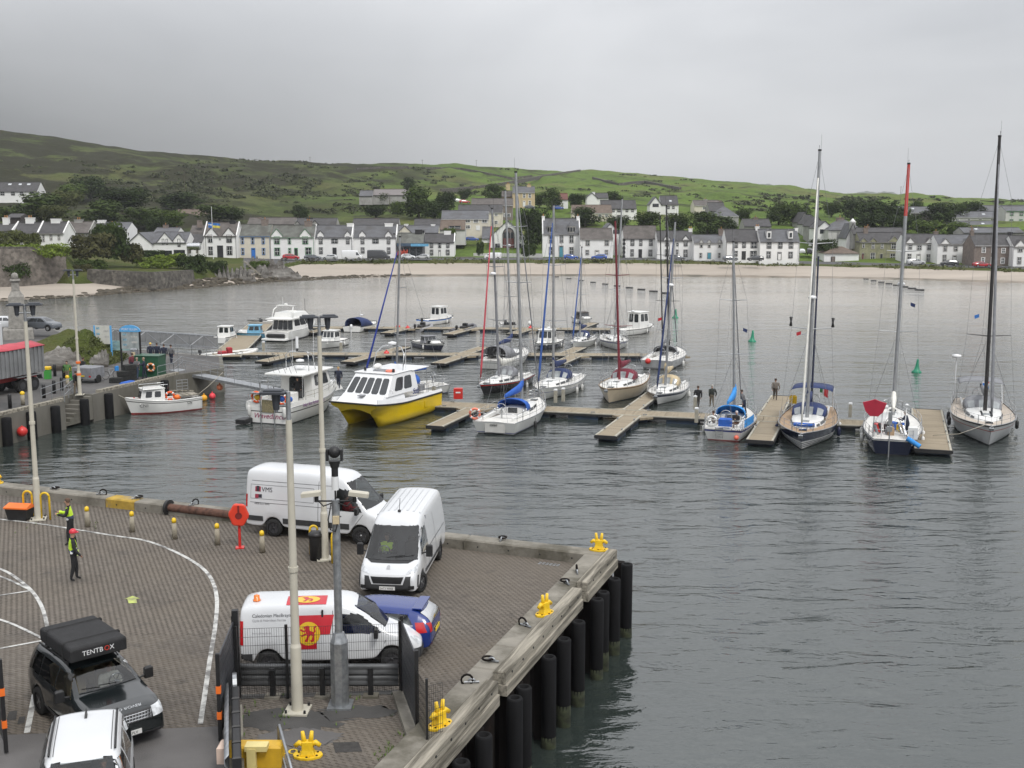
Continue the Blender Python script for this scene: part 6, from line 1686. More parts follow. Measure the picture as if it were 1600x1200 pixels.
 # ---- motor boats
def motorboat(label,uv,end,head,L_,B_,top,side,fb=.9,fs=.75,cab=None,cabm=None,canopy=None,ob=None,group='small motor boats on the pontoons',name='motor_boat',winscreen=False,stern=.92,rad=False,cat='motor boat',stripe=None,fen=2):
 o=pos(uv,head,L_,end);t=thing(name,label,cat,o,head,group)
 mats=[M_ANTI,side,stripe or top]
 hb,sh=hull(t,L_,B_,fb,fs,[(.1,0),(.80,1),(1.0,2)],mats=mats,stern=stern,rake=.13,sternrake=.0)
 X_= lambda s:-L_/2+s*L_
 deck(t,L_,hb,sh,M_DECK);toerail(t,L_,hb,sh,M_RUBBER,.045)
 if cab:
  s0,s1,h,slope=cab
  w_=hb(s0)*.74
  frustum(t,'wheelhouse',X_(s0),X_(s1),w_,X_(s0)+.1,X_(s1)-slope,w_*.86,sh(s0)-.05,sh(s0)+h,cabm or M_GEL,[('front',3 if w_>.8 else 2,.42,.9,.05,.05),('left',2,.45,.9,.08,.06),('right',2,.45,.9,.08,.06),('back',2,.4,.9,.08,.1)],roof=cabm or M_GEL,over=.3)
  frustum(t,'fore_cabin',X_(s1)-.1,X_(min(s1+.22,.9)),hb(s1)*.6,X_(s1),X_(min(s1+.17,.86)),hb(s1)*.45,sh(s1)-.1,sh(s1)+.35,M_GEL)
 if winscreen:
  q=MB();n=9;rr=[[(X_(.58)+.5*math.sin(a)*.9,hb(.5)*.8*math.cos(a),sh(.5)+z) for a in np.linspace(.1,math.pi-.1,n)] for z in(0,.42)]
  q.loft(rr,closed_ring=False,cap=False);q.build('windscreen',M_GLASS,t)
  q=MB();q.box((X_(.25),0,sh(.3)+.05),(L_*.36,hb(.3)*1.3,.12));q.build('cockpit_seats',M_DECK,t)
 if canopy:
  hood(t,X_(.06),X_(.62),hb(.3)*.86,sh(.2)-.05,1.25,canopy,name='canopy')
 if ob:outboard(t,X_(0)-.12,0,ob)
 if rad:q=MB();q.tube((X_(.35),0,sh(.3)+1.2),(X_(.35),0,sh(.3)+2.3),.02,n=5);q.lathe([(.01,0),(.22,.03),(.22,.16),(.02,.2)],(X_(.4),0,sh(.3)+(cab[2] if cab else 1.2)+.1),10);q.build('antenna',M_WHITE,t,kind='stuff')
 q=MB();q.path([(X_(.62),-hb(.62)*.9,sh(.62)+.35),(X_(.9),-hb(.9)*.8,sh(.9)+.4),(X_(.99),0,sh(1)+.42),(X_(.9),hb(.9)*.8,sh(.9)+.4),(X_(.62),hb(.62)*.9,sh(.62)+.35)],.018,5)
 for s in(.62,.76,.9):
  for sg in(-1,1):q.tube((X_(s),sg*hb(s)*.88,sh(s)),(X_(s),sg*hb(s)*.86,sh(s)+.38),.015,n=4)
 q.build('bow_rail',M_STAIN,t,kind='stuff')
 for k in range(fen):fender(t,(X_(.3+.25*k),(-1)**k*(hb(.3)+.08),sh(.3)-.6),None,.1,.42)
 return t,hb,sh,X_
motorboat('small boat with navy canopy and white outboard on the far pontoon',(551,519),'stern',away,7.5,2.9,M_GEL,M_GEL,canopy=M_NAVYC,ob=M_WHITE,rad=True)
motorboat('little white cabin boat with three windows near the lamp post',(500,546),'bow',tow,5.8,2.3,M_GEL,M_GEL,cab=(.35,.62,1.25,.3))
motorboat('white cuddy boat with navy hull and grey canopy',(693,549),'bow',tow+.9,6.2,2.4,M_GEL,M_NAVY,winscreen=True,canopy=None,cab=(.3,.5,.75,.35),cabm=M_GREYC)
motorboat('white pilothouse boat behind the navy genoa yacht',(662,508),'stern',away-.3,7.0,2.6,M_GEL,M_GEL,cab=(.4,.66,1.75,.2),ob=M_BLACK,stripe=M_BLUE)
motorboat('white speedboat with a bow cover on the far pontoon',(800,518),'bow',tow+.5,5.2,2.0,M_GEL,M_GEL,winscreen=True,ob=M_BLACK)
motorboat('navy hulled pilot boat with white wheelhouse',(842,549),'bow',tow,6.8,2.6,M_GEL,M_NAVY,cab=(.35,.62,1.5,.25),rad=True)
motorboat('small white boat with brown topped cabin on the far pontoon',(921,508),'bow',tow+.6,5.4,2.2,M_GEL,M_GEL,cab=(.25,.6,.9,.4),cabm=M_SLATEB)
motorboat('white fishing boat with tall wheelhouse at the far pontoon end',(968,524),'stern',away-.4,8.0,2.9,M_GEL,M_GEL,cab=(.42,.70,2.1,.25),rad=True,ob=M_BLACK)
motorboat('pale blue cabin boat beyond the sloping walkway',(360,529),'bow',tow-1.2,6.0,2.3,mat('pale blue paint',(.16,.38,.55),.5),mat('pale blue paint',(.16,.38,.55),.5),cab=(.3,.6,1.0,.3),cabm=mat('pale blue paint',(.16,.38,.55),.5))
motorboat('small white cabin boat left of the sloping walkway',(341,537),'stern',away+.2,5.8,2.3,M_GEL,M_GEL,cab=(.35,.62,1.2,.25))
motorboat('open white speedboat beyond the sloping walkway',(388,511),'bow',tow-.9,5.0,2.0,M_GEL,mat('grey speedboat side',(.4,.4,.41),.4),winscreen=True)
def rib(label,uv,end,head,L_,B_,tubem,seatm,ob=M_BLACK,console=True):
 o=pos(uv,head,L_,end);t=thing('inflatable_boat',label,'inflatable',o,head,'inflatable boats')
 h=B_/2-.22
 q=MB();q.path([(-L_/2,h,.35),(0,h,.36),(L_*.25,h*.92,.42),(L_*.42,h*.5,.55),(L_*.5,0,.62),(L_*.42,-h*.5,.55),(L_*.25,-h*.92,.42),(0,-h,.36),(-L_/2,-h,.35)],.23,10);q.build('tube',tubem,t)
 q=MB();q.box((-.1*L_,0,.15),(L_*.8,h*1.9,.3));q.build('floor',M_GREYC,t)
 if console:q=MB();q.box((0,0,.7),(.5,.6,.9),ch=.08);q.build('console',seatm,t);q=MB();q.box((-.8,0,.55),(.9,.6,.5),ch=.08);q.build('seat',seatm,t)
 outboard(t,-L_/2-.15,0,ob,.6)
 return t
rib('dark inflatable boat with black engine on the far pontoon',(715,521),'stern',away,6.0,2.4,mat('dark grey tube',(.09,.09,.10),.6),M_BLACK)
rib('inflatable boat with blue float beside the pilothouse boat',(650,519),'stern',away,5.0,2.1,mat('grey tube',(.25,.25,.26),.6),M_BLACK)
rib('white inflatable with red seats at the foot of the gangway',(318,562),'stern',away-.6,6.4,2.6,M_FENW,mat('red seats',(.35,.02,.03),.6))
for lab,u,v,m_ in(('red round buoy hanging on the far pontoon finger, left',622,514,M_RED),('red round buoy hanging on the far pontoon finger, right',637,516,M_RED),('red round buoy at the far pontoon below a white ball',829,516,M_RED),('white round buoy at the far pontoon above a red ball',828,508,M_FENW),('red buoy on the edge of the middle pontoon',604,556,M_RED)):
 p=W(u,v,.2);q=MB();q.ball((0,0,.25),.33,12);q.tube((0,0,.5),(0,0,.68),.07,n=6);tag(q.build('mooring_buoy',m_,loc=p),lab,'buoy','round mooring buoys')
 # ---- big white motor cruiser
h_=away+.05;o=pos((434,533),h_,10.9,'stern');t=thing('motor_cruiser','large white flybridge motor cruiser with dark cockpit windows','motor cruiser',o,h_);t.scale=(.8,.8,.86)
hb,sh=hull(t,13.5,4.4,2.1,1.35,[(.08,0),(.16,2),(1,1)],mats=[M_ANTI,M_GEL,M_GREYC],stern=.95,rake=.14,sternrake=0,fm=1.4)
deck(t,13.5,hb,sh,M_DECK);toerail(t,13.5,hb,sh,M_STAIN,.03)
q=MB();q.box((-7.2,0,.35),(1.3,4.0,.25),ch=.05);q.build('swim_platform',M_GEL,t)
q=MB();q.box((-6.9,0,.85),(.6,3.0,.5),ch=.15);q.build('tender',M_BLACK,t)
frustum(t,'saloon',-4.6,3.2,1.95,-4.3,1.2,1.7,1.3,3.05,M_GEL,[('back',4,.12,.92,.04,.02),('left',3,.40,.92,.05,.02),('right',3,.40,.92,.05,.02),('front',3,.3,.95,.04,.03)])
q=MB();q.box((-2.6,0,3.16),(7.2,4.1,.22),ch=.06);q.build('flybridge_deck',M_GEL,t)
frustum(t,'flybridge',-4.0,1.2,1.8,-3.9,.2,1.6,3.27,3.95,M_GEL)
q=MB()
for sg in(-1,1):q.path([(-4.6,sg*1.8,3.2),(-4.2,sg*1.65,4.4),(-3.4,sg*1.3,4.9)],.09,6)
q.box((-3.3,0,4.95),(.9,2.8,.12));q.lathe([(.02,0),(.3,.03),(.3,.2),(.02,.26)],(-3.3,0,5.0),10);q.tube((-3.3,.5,5),(-3.3,.5,6.2),.02,n=4);q.build('radar_arch',M_GEL,t,kind='stuff')
q=MB();q.box((-1.2,0,3.75),(1.4,1.2,.6),ch=.15);q.build('helm_seat',M_DECK,t)
rails(t,[(-6+13.5*s-.7,-hb(s)+.1,sh(s)) for s in(.45,.6,.75,.88)],.75,0);rails(t,[(-6+13.5*s-.7,hb(s)-.1,sh(s)) for s in(.45,.6,.75,.88)],.75,0)
q=MB();q.tube((4.6,.6,2.0),(4.6,.6,5.4),.04,n=5);q.build('short_mast',M_DARKMAST,t)
# ---- yellow catamaran
M_CYEL=mat('bright yellow gelcoat',(.66,.46,.004),.28,var=.06,scale=.7,coat=.4,col2=(.50,.36,.02),thr=(.6,.8))
hd=Vector((-.42,-.907,0));h_=math.atan2(hd.y,hd.x)
pc=W(551,630,1.9);pc.z=0;LC=9.6;BC=4.5
t=thing('catamaran','bright yellow workboat catamaran with white wheelhouse','catamaran',pc-hd*LC/2,h_)
q=MB();rings=[];hc=BC/2-.95;n=26
for i in range(n+1):
 s=i/n;x=-LC/2+s*LC
 k=max(0,(s-.52)/.48)
 zs=1.55+.38*k**1.6;wo=BC/2*(1-.10*k**2.5)
 keel=-.45+1.75*max(0,(k-.70)/.30)**1.4;cw=.92*(1-k**2.4);ciw=.72*(1-k**2.2)
 ch_=.28+.75*k**2.2;tun=.80+.55*k**1.5
 hk=hc+.0
 half=[(wo,zs),(wo-.01-.10*k,zs-.32),(hk+(wo-.05-hk)*(1-.82*k**1.5),ch_+.35),(hk+cw*(1-.2*k),ch_),(hk,keel),(hk-ciw*.85,ch_+.05),(hk-ciw*(1-.5*k)-.02,max(tun-.25,ch_+.1)),(hk-.98*(1-.25*k),max(tun,ch_+.2)),(0,max(tun+.08,ch_+.25))]
 rings.append([(x+(.25*k if j>1 and False else 0)-.9*(k**3)*max(0,1-z_/zs),y_,z_) for j,(y_,z_) in enumerate(half)]+[(x-.9*(k**3)*max(0,1-z_/zs),-y_,z_) for(y_,z_) in reversed(half[:-1])])
q.loft(rings,closed_ring=False,cap=False)
q.add(rings[0],[tuple(range(len(rings[0])))]);q.add(rings[-1],[tuple(range(len(rings[-1])-1,-1,-1))])
o=q.build('hull',M_CYEL,t,fixn=True)
zsf= lambda s:1.55+.38*max(0,(s-.52)/.48)**1.6
wof= lambda s:BC/2*(1-.10*max(0,(s-.52)/.48)**2.5)
q=MB();v=[]
for i in range(21):
 s=i/20;v+=[(-LC/2+s*LC,wof(s)-.02,zsf(s)+.01),(-LC/2+s*LC,-wof(s)+.02,zsf(s)+.01)]
q.add(v,[(2*i+1,2*i+3,2*i+2,2*i) for i in range(20)]);q.build('deck',M_DECK,t)
q=MB();q.path([(-LC/2+s*LC,wof(s)+.02,zsf(s)-.05) for s in np.linspace(0,1,18)]+[(-LC/2+s*LC,-wof(s)-.02,zsf(s)-.05) for s in np.linspace(1,0,18)],.06,6);q.build('rubbing_strake',M_RUBBER,t)
for sg in(-1,1):
 q=MB();v=[]
 for s in np.linspace(0,.98,14):v+=[(-LC/2+s*LC,sg*(wof(s)-.05),zsf(s)),(-LC/2+s*LC,sg*(wof(s)-.12),zsf(s)+(.22 if s<.5 else.22+.1*s))]
 q.add(v,[(2*i,2*i+2,2*i+3,2*i+1) for i in range(13)]);b_=q.build('bulwark',M_WHITE,t);md=b_.modifiers.new('t','SOLIDIFY');md.thickness=.08
frustum(t,'fore_cabin',.4,4.3,1.95,.4,3.3,1.75,1.65,2.35,M_WHITE)
frustum(t,'wheelhouse',-1.6,3.1,1.92,-1.5,1.75,1.62,2.2,3.72,M_WHITE,[('front',5,.10,.80,.03,.03),('left',2,.18,.80,.18,.05),('right',2,.18,.80,.18,.05)],roof=M_WHITE,over=.25)
q=MB();q.box((-2.3,0,3.70),(2.6,3.5,.08));q.build('aft_awning',M_WHITE,t,bevel=.02)
q=MB()
for y in(-1.6,1.6):q.tube((-3.5,y,1.5),(-3.5,y,3.68),.03,n=6)
q.build('awning_posts',M_STAIN,t,kind='stuff')
q=MB()
for sg in(-1,1):q.path([(-.2,sg*1.35,3.75),(-.6,sg*1.25,5.0),(-.9,sg*.8,5.5),(-.95,0,5.6)],.045,6)
q.build('radar_frame',M_STAIN,t,kind='stuff')
q=MB();q.lathe([(.02,0),(.32,.03),(.34,.2),(.02,.28)],(-.95,0,5.6),12);q.build('radar',M_WHITE,t)
q=MB();q.ball((.1,-.7,4.0),.28,10,sc=(1.7,1,.9));q.build('life_raft',M_GEL,t)
q=MB();q.torus((.9,.9,3.85),.3,.08,'Z',14,6);q.build('lifebuoy',mat('salmon lifebuoy',(.72,.2,.13),.5),t)
q=MB();q.box((.6,0,3.83),(.9,1.1,.05),ch=.02);q.build('roof_hatch',M_GREYC,t)
for y in(-1.2,1.3):
 q=MB();q.box((1.1,y,3.92),(.14,.14,.26));q.build('spotlight',M_BLACK,t)
q=MB();q.tube((-.4,1.5,3.7),(-.4,1.5,6.2),.018,n=4);q.build('antenna',M_WHITE,t)
q=MB();q.box((3.55,0,2.30),(.5,.5,.07),ch=.02);q.build('deck_hatch',M_GREYC,t)
for sg in(-1,1):
 rails(t,[(-LC/2+s*LC,sg*(wof(s)-.12),zsf(s)+.2) for s in(.03,.12,.21,.3,.38)],.7,0,wires=2,r=.022)
for k in range(4):
 q=MB();q.path([(2.6,-1.8+k*1.2,2.4),(2.6,-1.8+k*1.2,2.62),(2.6,-1.5+k*1.2,2.62),(2.6,-1.5+k*1.2,2.4)],.018,5);q.build('grab_rail',M_STAIN,t)
q=MB();q.box((-3.3,1.0,2.0),(.8,.6,.5),ch=.05);q.build('seat',M_GREYC,t);q=MB();q.box((-3.0,.1,2.25),(.45,.45,.55),ch=.05);q.build('yellow_bin',M_YELLOW,t)
q=MB();q.box((-3.6,-.7,1.9),(.7,.7,.7),ch=.03);q.build('engine_box',M_WHITE,t)
text_mesh('Sula',.62,M_NAVYS,t,(-.55,1.985,1.92),(R(90),0,R(180)),shear=.3)
text_mesh('boat charters',.2,M_NAVYS,t,(-.2,1.99,1.70),(R(90),0,R(180)))
q=MB();q.box((-2.2,BC/2-.005,.95),(.5,.03,.5));q.build('side_port',mat('yellow port cover',(.6,.42,.01),.35),t)
# ---- white charter boat, stern to the viewer
o=pos((424,661),away,10.8,'stern');t=thing('charter_boat','white charter boat with orange lifebuoys and a name across its stern','charter boat',o,away)
LW_=10.8
hb,sh=hull(t,LW_,4.0,1.9,1.28,[(.05,0),(.70,1),(.76,2),(1,1)],mats=[M_ANTI,M_GEL,M_BLACK],stern=.96,rake=.12,sternrake=0,fm=1.25)
X_= lambda s:-LW_/2+s*LW_
deck(t,LW_,hb,sh,M_DECK);toerail(t,LW_,hb,sh,M_STAIN,.03)
for sg in(-1,1):
 q=MB();v=[]
 for s in np.linspace(0,.9,12):v+=[(X_(s),sg*(hb(s)-.06),sh(s)-.02),(X_(s),sg*(hb(s)-.12),sh(s)+.36)]
 q.add(v,[(2*i,2*i+2,2*i+3,2*i+1) for i in range(11)]);b_=q.build('bulwark',M_GEL,t);md=b_.modifiers.new('t','SOLIDIFY');md.thickness=.07
for y0,y1 in((-1.85,-.62),(.62,1.85)):
 q=MB();q.box((X_(0)+.08,(y0+y1)/2,sh(0)+.17),(.1,y1-y0,.38));q.build('stern_bulwark',M_GEL,t)
frustum(t,'wheelhouse',X_(.40),X_(.72),1.5,X_(.40),X_(.64),1.32,1.2,3.35,M_GEL,[('left',2,.5,.9,.1,.08),('right',2,.5,.9,.1,.08),('front',3,.5,.92,.06,.05),('back',1,.05,.85,.12,.3)])
frustum(t,'fore_cabin',X_(.70),X_(.9),1.3,X_(.7),X_(.86),1.0,1.35,2.1,M_GEL)
q=MB();q.box((X_(.45),0,3.42),(5.0,3.3,.12),ch=.04);q.build('roof',M_GEL,t)
q=MB()
for y in(-1.5,1.5):q.tube((X_(.24),y,1.3),(X_(.24),y,3.4),.03,n=5)
q.build('roof_posts',M_STAIN,t,kind='stuff')
q=MB()
for sg in(-1,1):q.path([(X_(.42),sg*1.0,3.45),(X_(.42),sg*1.0,4.7),(X_(.44),sg*.7,4.95),(X_(.44),0,4.95)],.035,6)
for sg in(-1,1):q.path([(X_(.52),sg*1.0,3.45),(X_(.48),sg*1.0,4.7),(X_(.44),sg*.7,4.95)],.03,6)
q.build('roof_frame',M_STAIN,t,kind='stuff')
for z,r0 in((3.6,.42),(4.1,.32)):
 q=MB();q.lathe([(.02,0),(r0,.03),(r0,.17),(.02,.24)],(X_(.46),0,z),12);q.build('radar',M_WHITE,t)
q=MB();q.tube((X_(.44),.1,4.95),(X_(.44),.1,5.2),.09,n=8,mi=1);q.tube((X_(.44),.1,5.2),(X_(.44),.1,6.1),.12,n=8);q.build('fender_ball',[M_WHITE,M_BLACK],t)
for k in range(5):
 q=MB();a=Vector((X_(.25),-1.0+k*.5,3.5));q.tube(a,a+Vector((-.5,.35,1.6)),.014,n=4);q.build('fishing_rod',M_BLACK,t)
for y in(-1.0,.9):q=MB();q.tube((X_(.5),y,3.4),(X_(.5),y,6.6),.015,n=4);q.build('antenna',M_WHITE,t)
q=MB()
for y in(-.58,.58):q.tube((X_(0)-.10,y,-.2),(X_(0)-.10,y,3.0+(.2 if y>0 else 0)),.05,n=6)
q.box((X_(0)-.05,0,2.35),(.7,2.6,.07));q.tube((X_(0)-.10,-.58,1.9),(X_(0)-.10,.58,1.9),.03,n=5);q.box((X_(0)+.1,.3,3.2),(.3,.5,.12));q.build('stern_gantry',M_STAIN,t,kind='stuff')
q=MB();q.box((X_(0)-.05,0,1.35),(.03,1.0,.95));q.build('stern_net',mat('tan netting',(.22,.19,.11),.95,var=.4,scale=12),t)
ring_buoy(t,(X_(0)+.02,1.0,2.0),0,mat('orange lifebuoy',(.75,.10,.02),.5),.38);ring_buoy(t,(X_(0)+.02,-1.15,1.95),0,mat('orange lifebuoy',(.75,.10,.02),.5),.38)
for y,m_ in((.95,M_YELLOW),(-1.1,M_BLUEC),(-1.75,M_BLUEC)):
 q=MB();q.ball((X_(0)+.12,y,1.95),.24,9,sc=(.7,1.2,1));q.build('coiled_rope',m_,t)
for y in(1.55,-1.45):fender(t,(X_(0)-.16,y,.55),M_FENW,.14,.8)
text_mesh('Wavedancer',.56,mat('magenta lettering',(.30,.02,.10),.5),t,(X_(0)-.02,1.30,.42),(R(90),0,R(-90)),shear=.35)
text_mesh('Islay Sea Adventures',.36,mat('purple lettering',(.16,.02,.18),.5),t,(X_(.16),-hb(.2)-.02,sh(.2)-.12),(R(90),0,R(-4)+0),shear=.2)
rails(t,[(X_(s),-hb(s)+.1,sh(s)+.3) for s in(.22,.34,.46,.58,.70,.80,.9)],.6,0,r=.02);rails(t,[(X_(s),hb(s)-.1,sh(s)+.3) for s in(.02,.12,.22,.34)],.6,0,r=.02)
q=MB();q.box((X_(.2),-.7,1.7),(.7,.9,.9),ch=.05);q.build('engine_casing',M_GEL,t)
q=MB();q.box((X_(0)-.6,1.75,.25),(1.1,.8,.35),ch=.04);q.build('boarding_pontoon',M_BLACK,t)
# ---- little white fishing boat at the north quay
h_=math.atan2(-.55,-.83);o=W(255,643,0);t=thing('fishing_boat','small white fishing boat with a lifebuoy moored at the north quay','fishing boat',o,h_)
LF=5.9
hb,sh=hull(t,LF,2.1,1.35,1.0,[(.10,0),(.80,1),(.85,2),(1,1)],mats=[M_REDAF,M_GEL,M_BLACK],stern=.78,rake=.08,sternrake=0,fm=.95)
X_= lambda s:-LF/2+s*LF
deck(t,LF,hb,sh,M_DECK,drop=.25);toerail(t,LF,hb,sh,M_GEL,.05)
frustum(t,'wheelhouse',X_(.50),X_(.83),.85,X_(.50),X_(.78),.7,.8,1.95,M_GEL,[('front',2,.4,.88,.08,.08),('left',2,.45,.85,.12,.12),('right',2,.45,.85,.12,.12)],roof=M_GEL,over=.1,bot=.52)
q=MB();q.path([(X_(.80),-.6,1.95),(X_(.78),-.6,2.25),(X_(.45),-.6,2.25),(X_(.45),-.6,1.9)],.025,5);q.path([(X_(.80),.6,1.95),(X_(.78),.6,2.25),(X_(.45),.6,2.25),(X_(.45),.6,1.9)],.025,5);q.build('roof_rail',M_STAIN,t,kind='stuff')
ring_buoy(t,(X_(.44),.82,1.35),1.3,mat('orange lifebuoy',(.75,.10,.02),.5),.30)
q=MB();q.ball((X_(.33),.55,1.15),.26,10,sc=(1.2,1,.8));q.build('orange_float',M_ORANGE,t)
q=MB()
for z in(1.6,1.85,2.1,2.35):q.box((X_(.2),-.5,z),(.9,.03,.04))
for x in(-.45,0,.45):q.box((X_(.2)+x,-.5,1.75),(.03,.03,1.3))
q.build('stern_frame',M_ALU,t,kind='stuff')
q=MB();q.tube((X_(.05),-.4,1.4),(X_(.42),.3,1.7),.05,n=5);q.box((X_(.18),0,1.25),(1.6,1.5,.07));q.build('gear_table',M_TIMBER,t,kind='stuff')
text_mesh('CN1',.36,M_BLACK,t,(X_(.84),hb(.84)+.10,.60),(R(90),0,R(180-16)))
text_mesh('CN',.28,M_BLACK,t,(X_(.22),hb(.2)+.06,.60),(R(90),0,R(180+6)))
q=MB();q.path([(X_(.02),0,1.1),(X_(-.15),-.5,1.6),(X_(-.42),-1.2,2.6)],.02,5);q.build('mooring_line',M_ROPE,t)
q=MB();q.path([(X_(.98),0,1.3),(X_(1.1),-.5,1.7),(X_(1.18),-.9,2.1)],.02,5);q.build('mooring_line',M_ROPE,t)
for lab,u,v,z,m_ in(('red round buoy hanging at the small fishing boat bow',210,633,.7,M_RED),('big red buoy hanging on the north quay wall at left',35,679,.55,M_RED),('yellow orange buoy floating at the quay end',319,626,.0,mat('yellow buoy',(.75,.36,.02),.5)),('pink red buoy floating at the quay end',332,623,.0,mat('pink buoy',(.75,.06,.08),.5)),('pale orange buoy hanging at the quay corner',343.5,609,.6,mat('pale orange buoy',(.8,.25,.12),.5))):
 p=W(u,v,z);q=MB();q.ball((0,0,.22),.36 if 'big' in lab else.28,12);q.tube((0,0,.45),(0,0,.62),.06,n=6);tag(q.build('quay_buoy',m_,loc=p),lab,'buoy','buoys at the north quay')
 # ---- channel buoys and float lines
M_GBUOY=mat('green buoy paint',(.01,.22,.12),.45,var=.12)
for lab,u,v,s_ in(('green conical channel buoy between two yachts, nearer the middle',1175,534,.68),('green conical channel buoy behind the red topped mast',1432,582,.64),('green channel buoy far off behind the dark genoa',1055,497,.66)):
 p=W(u,v,0);q=MB();q.lathe([(.02,-.3),(.72,-.2),(.75,.15),(.45,.4),(.28,1.0),(.17,1.9),(.13,2.1),(.02,2.15)],n=14);t=link('channel_buoy',q.mesh('channel_buoy',M_GBUOY),loc=p);t.scale=(s_,)*3;tag(t,lab,'buoy','green channel buoys');t.rotation_euler=(.03,.05,0)
fm=MB();fm.tube((-1.0,0,.08),(1.0,0,.08),.28,n=8);fme=fm.mesh('line_float',M_BLACK)
for(u0,v0,u1,v1,n,lab) in((870,433,1040,459,10,'black float of the floating line in the middle of the bay, number {} from the shore'),(1341,434,1437,454,9,'black float of the floating line on the right of the bay, number {} from the shore')):
 ORD=['first','second','third','fourth','fifth','sixth','seventh','eighth','ninth','tenth']
 for i in range(n):
  f=i/(n-1);p=W(u0+(u1-u0)*f,v0+(v1-v0)*f,0)
  t=link('line_float',fme,loc=p,rz=-.5);t.scale=(.55+.35*f,)*3
  tag(t,lab.replace('number {}',ORD[i]).replace('black float of the floating line','black line float'),'float','black line floats')
  # ------------------------------------------------------------------ VEHICLES
def body(t,keys,wheels,rw,m,sub=3,name='body'):
 K=np.array(keys,float)
 xs_=set(K[:,0])
 for xw in wheels:
  xs_|={xw-rw-.14,xw-rw-.05,xw-rw*.75,xw-rw*.3,xw+rw*.3,xw+rw*.75,xw+rw+.05,xw+rw+.14}
 xs_=sorted(x for x in xs_ if K[0,0]<=x<=K[-1,0])
 rings=[]
 for x in xs_:
  zs,ys,zb,yb,zr,yr,zt=[float(np.interp(x,K[:,0],K[:,k])) for k in range(1,8)]
  za=zs
  for xw in wheels:
   d=abs(x-xw)
   if d<rw+.06:za=max(za,rw+math.sqrt(max((rw+.07)**2-d*d,0)))
  za=min(za,zb-.1)
  h=[(0,zs+.05),(ys*.6,max(zs+.05,za)),(ys*.985,za),(ys,za+.06),((ys+yb)/2+.012,(za+zb)/2+.02),(yb,zb),(yr,zr),(yr*.80,zr+(zt-zr)*.72),(0,zt)]
  rings.append([(x,y,z) for y,z in h]+[(x,-y,z) for y,z in reversed(h[1:-1])])
 q=MB();q.loft(rings)
 o=q.build(name,m,t,fixn=True)
 s=o.modifiers.new('sub','SUBSURF');s.levels=s.render_levels=sub
 dg=bpy.context.evaluated_depsgraph_get();dg.update()
 ev=o.evaluated_get(dg);me=ev.to_mesh()
 bv=BVHTree.FromPolygons([v.co.copy() for v in me.vertices],[tuple(p.vertices) for p in me.polygons]);ev.to_mesh_clear()
 return o,bv
AX={'l':((1,0,0),(0,0,1),(0,1,0)),'r':((1,0,0),(0,0,1),(0,-1,0)),'f':((0,1,0),(0,0,1),(1,0,0)),'b':((0,1,0),(0,0,1),(-1,0,0)),'t':((1,0,0),(0,1,0),(0,0,1))}
def cast(bv,ax,a,b,off):
 A_,B_,D_=[Vector(v) for v in AX[ax]]
 p=A_*a+B_*b
 h,n,i,d=bv.ray_cast(p+D_*12,-D_)
 if h is None:
  h,n,i,d=bv.find_nearest(p+D_*1.2)
 if n.dot(D_)<0:n=-n
 return h+n*off
def dec(par,bv,ax,quad,m,name,off=.008,n=6,thick=.006):
 """a panel, pane or mark laid on the body: corners (a, b) seen along the axis"""
 if ax in 'lrfb' and False:pass
 P=[]
 (a0,b0),(a1,b1),(a2,b2),(a3,b3)=quad
 for i in range(n+1):
  for j in range(n+1):
   u,v=i/n,j/n
   P.append(cast(bv,ax,(a0*(1-u)+a1*u)*(1-v)+(a3*(1-u)+a2*u)*v,(b0*(1-u)+b1*u)*(1-v)+(b3*(1-u)+b2*u)*v,off))
 q=MB();q.add(P,[(i*(n+1)+j,(i+1)*(n+1)+j,(i+1)*(n+1)+j+1,i*(n+1)+j+1) for i in range(n) for j in range(n)],smooth=True)
 return q.build(name,m,par)
def decpoly(par,bv,ax,polys,m,name,off=.012):
 q=MB()
 for poly in polys:q.add([cast(bv,ax,a,b,off) for a,b in poly],[tuple(range(len(poly)))])
 return q.build(name,m,par)
def disc(par,bv,ax,a,b,ra,rb,m,name,off):
 q=MB();n=24
 for r0,r1 in((.02,.35),(.35,.7),(.7,1)):
  for k in range(n):
   c=[(r_*math.cos(2*math.pi*kk/n),r_*math.sin(2*math.pi*kk/n)) for r_,kk in((r0,k),(r1,k),(r1,k+1),(r0,k+1))]
   q.add([cast(bv,ax,a+ra*x,b+rb*y,off) for x,y in c],[(0,1,2,3)])
 return q.build(name,m,par)
def dectext(par,bv,ax,s,size,a,b,m,flip=1,off=.011,name='lettering',shear=0):
 o=text_mesh(s,size,m,par,(0,0,0),(0,0,0),name=name,thick=0,shear=shear)
 for v in o.data.vertices:v.co=cast(bv,ax,a+flip*v.co.x,b+v.co.y,off)
 return o
M_TYRE=mat('tyre rubber',(.014,.014,.014),.85,var=.3,scale=8)
M_RIM=mat('alloy rim',(.36,.37,.38),.35,.7,var=.15,scale=6)
M_RIMK=mat('dark steel rim',(.06,.06,.065),.5,.4,var=.2)
M_LAMP=mat('headlamp glass',(.52,.54,.56),.08,var=.35,scale=9,spec=.9)
M_TAIL=mat('red tail lamp',(.45,.01,.015),.15,var=.2,scale=5,coat=.5)
M_PLATE=mat('white number plate',(.68,.68,.66),.5)
M_PLATEY=mat('yellow number plate',(.66,.48,.03),.5)
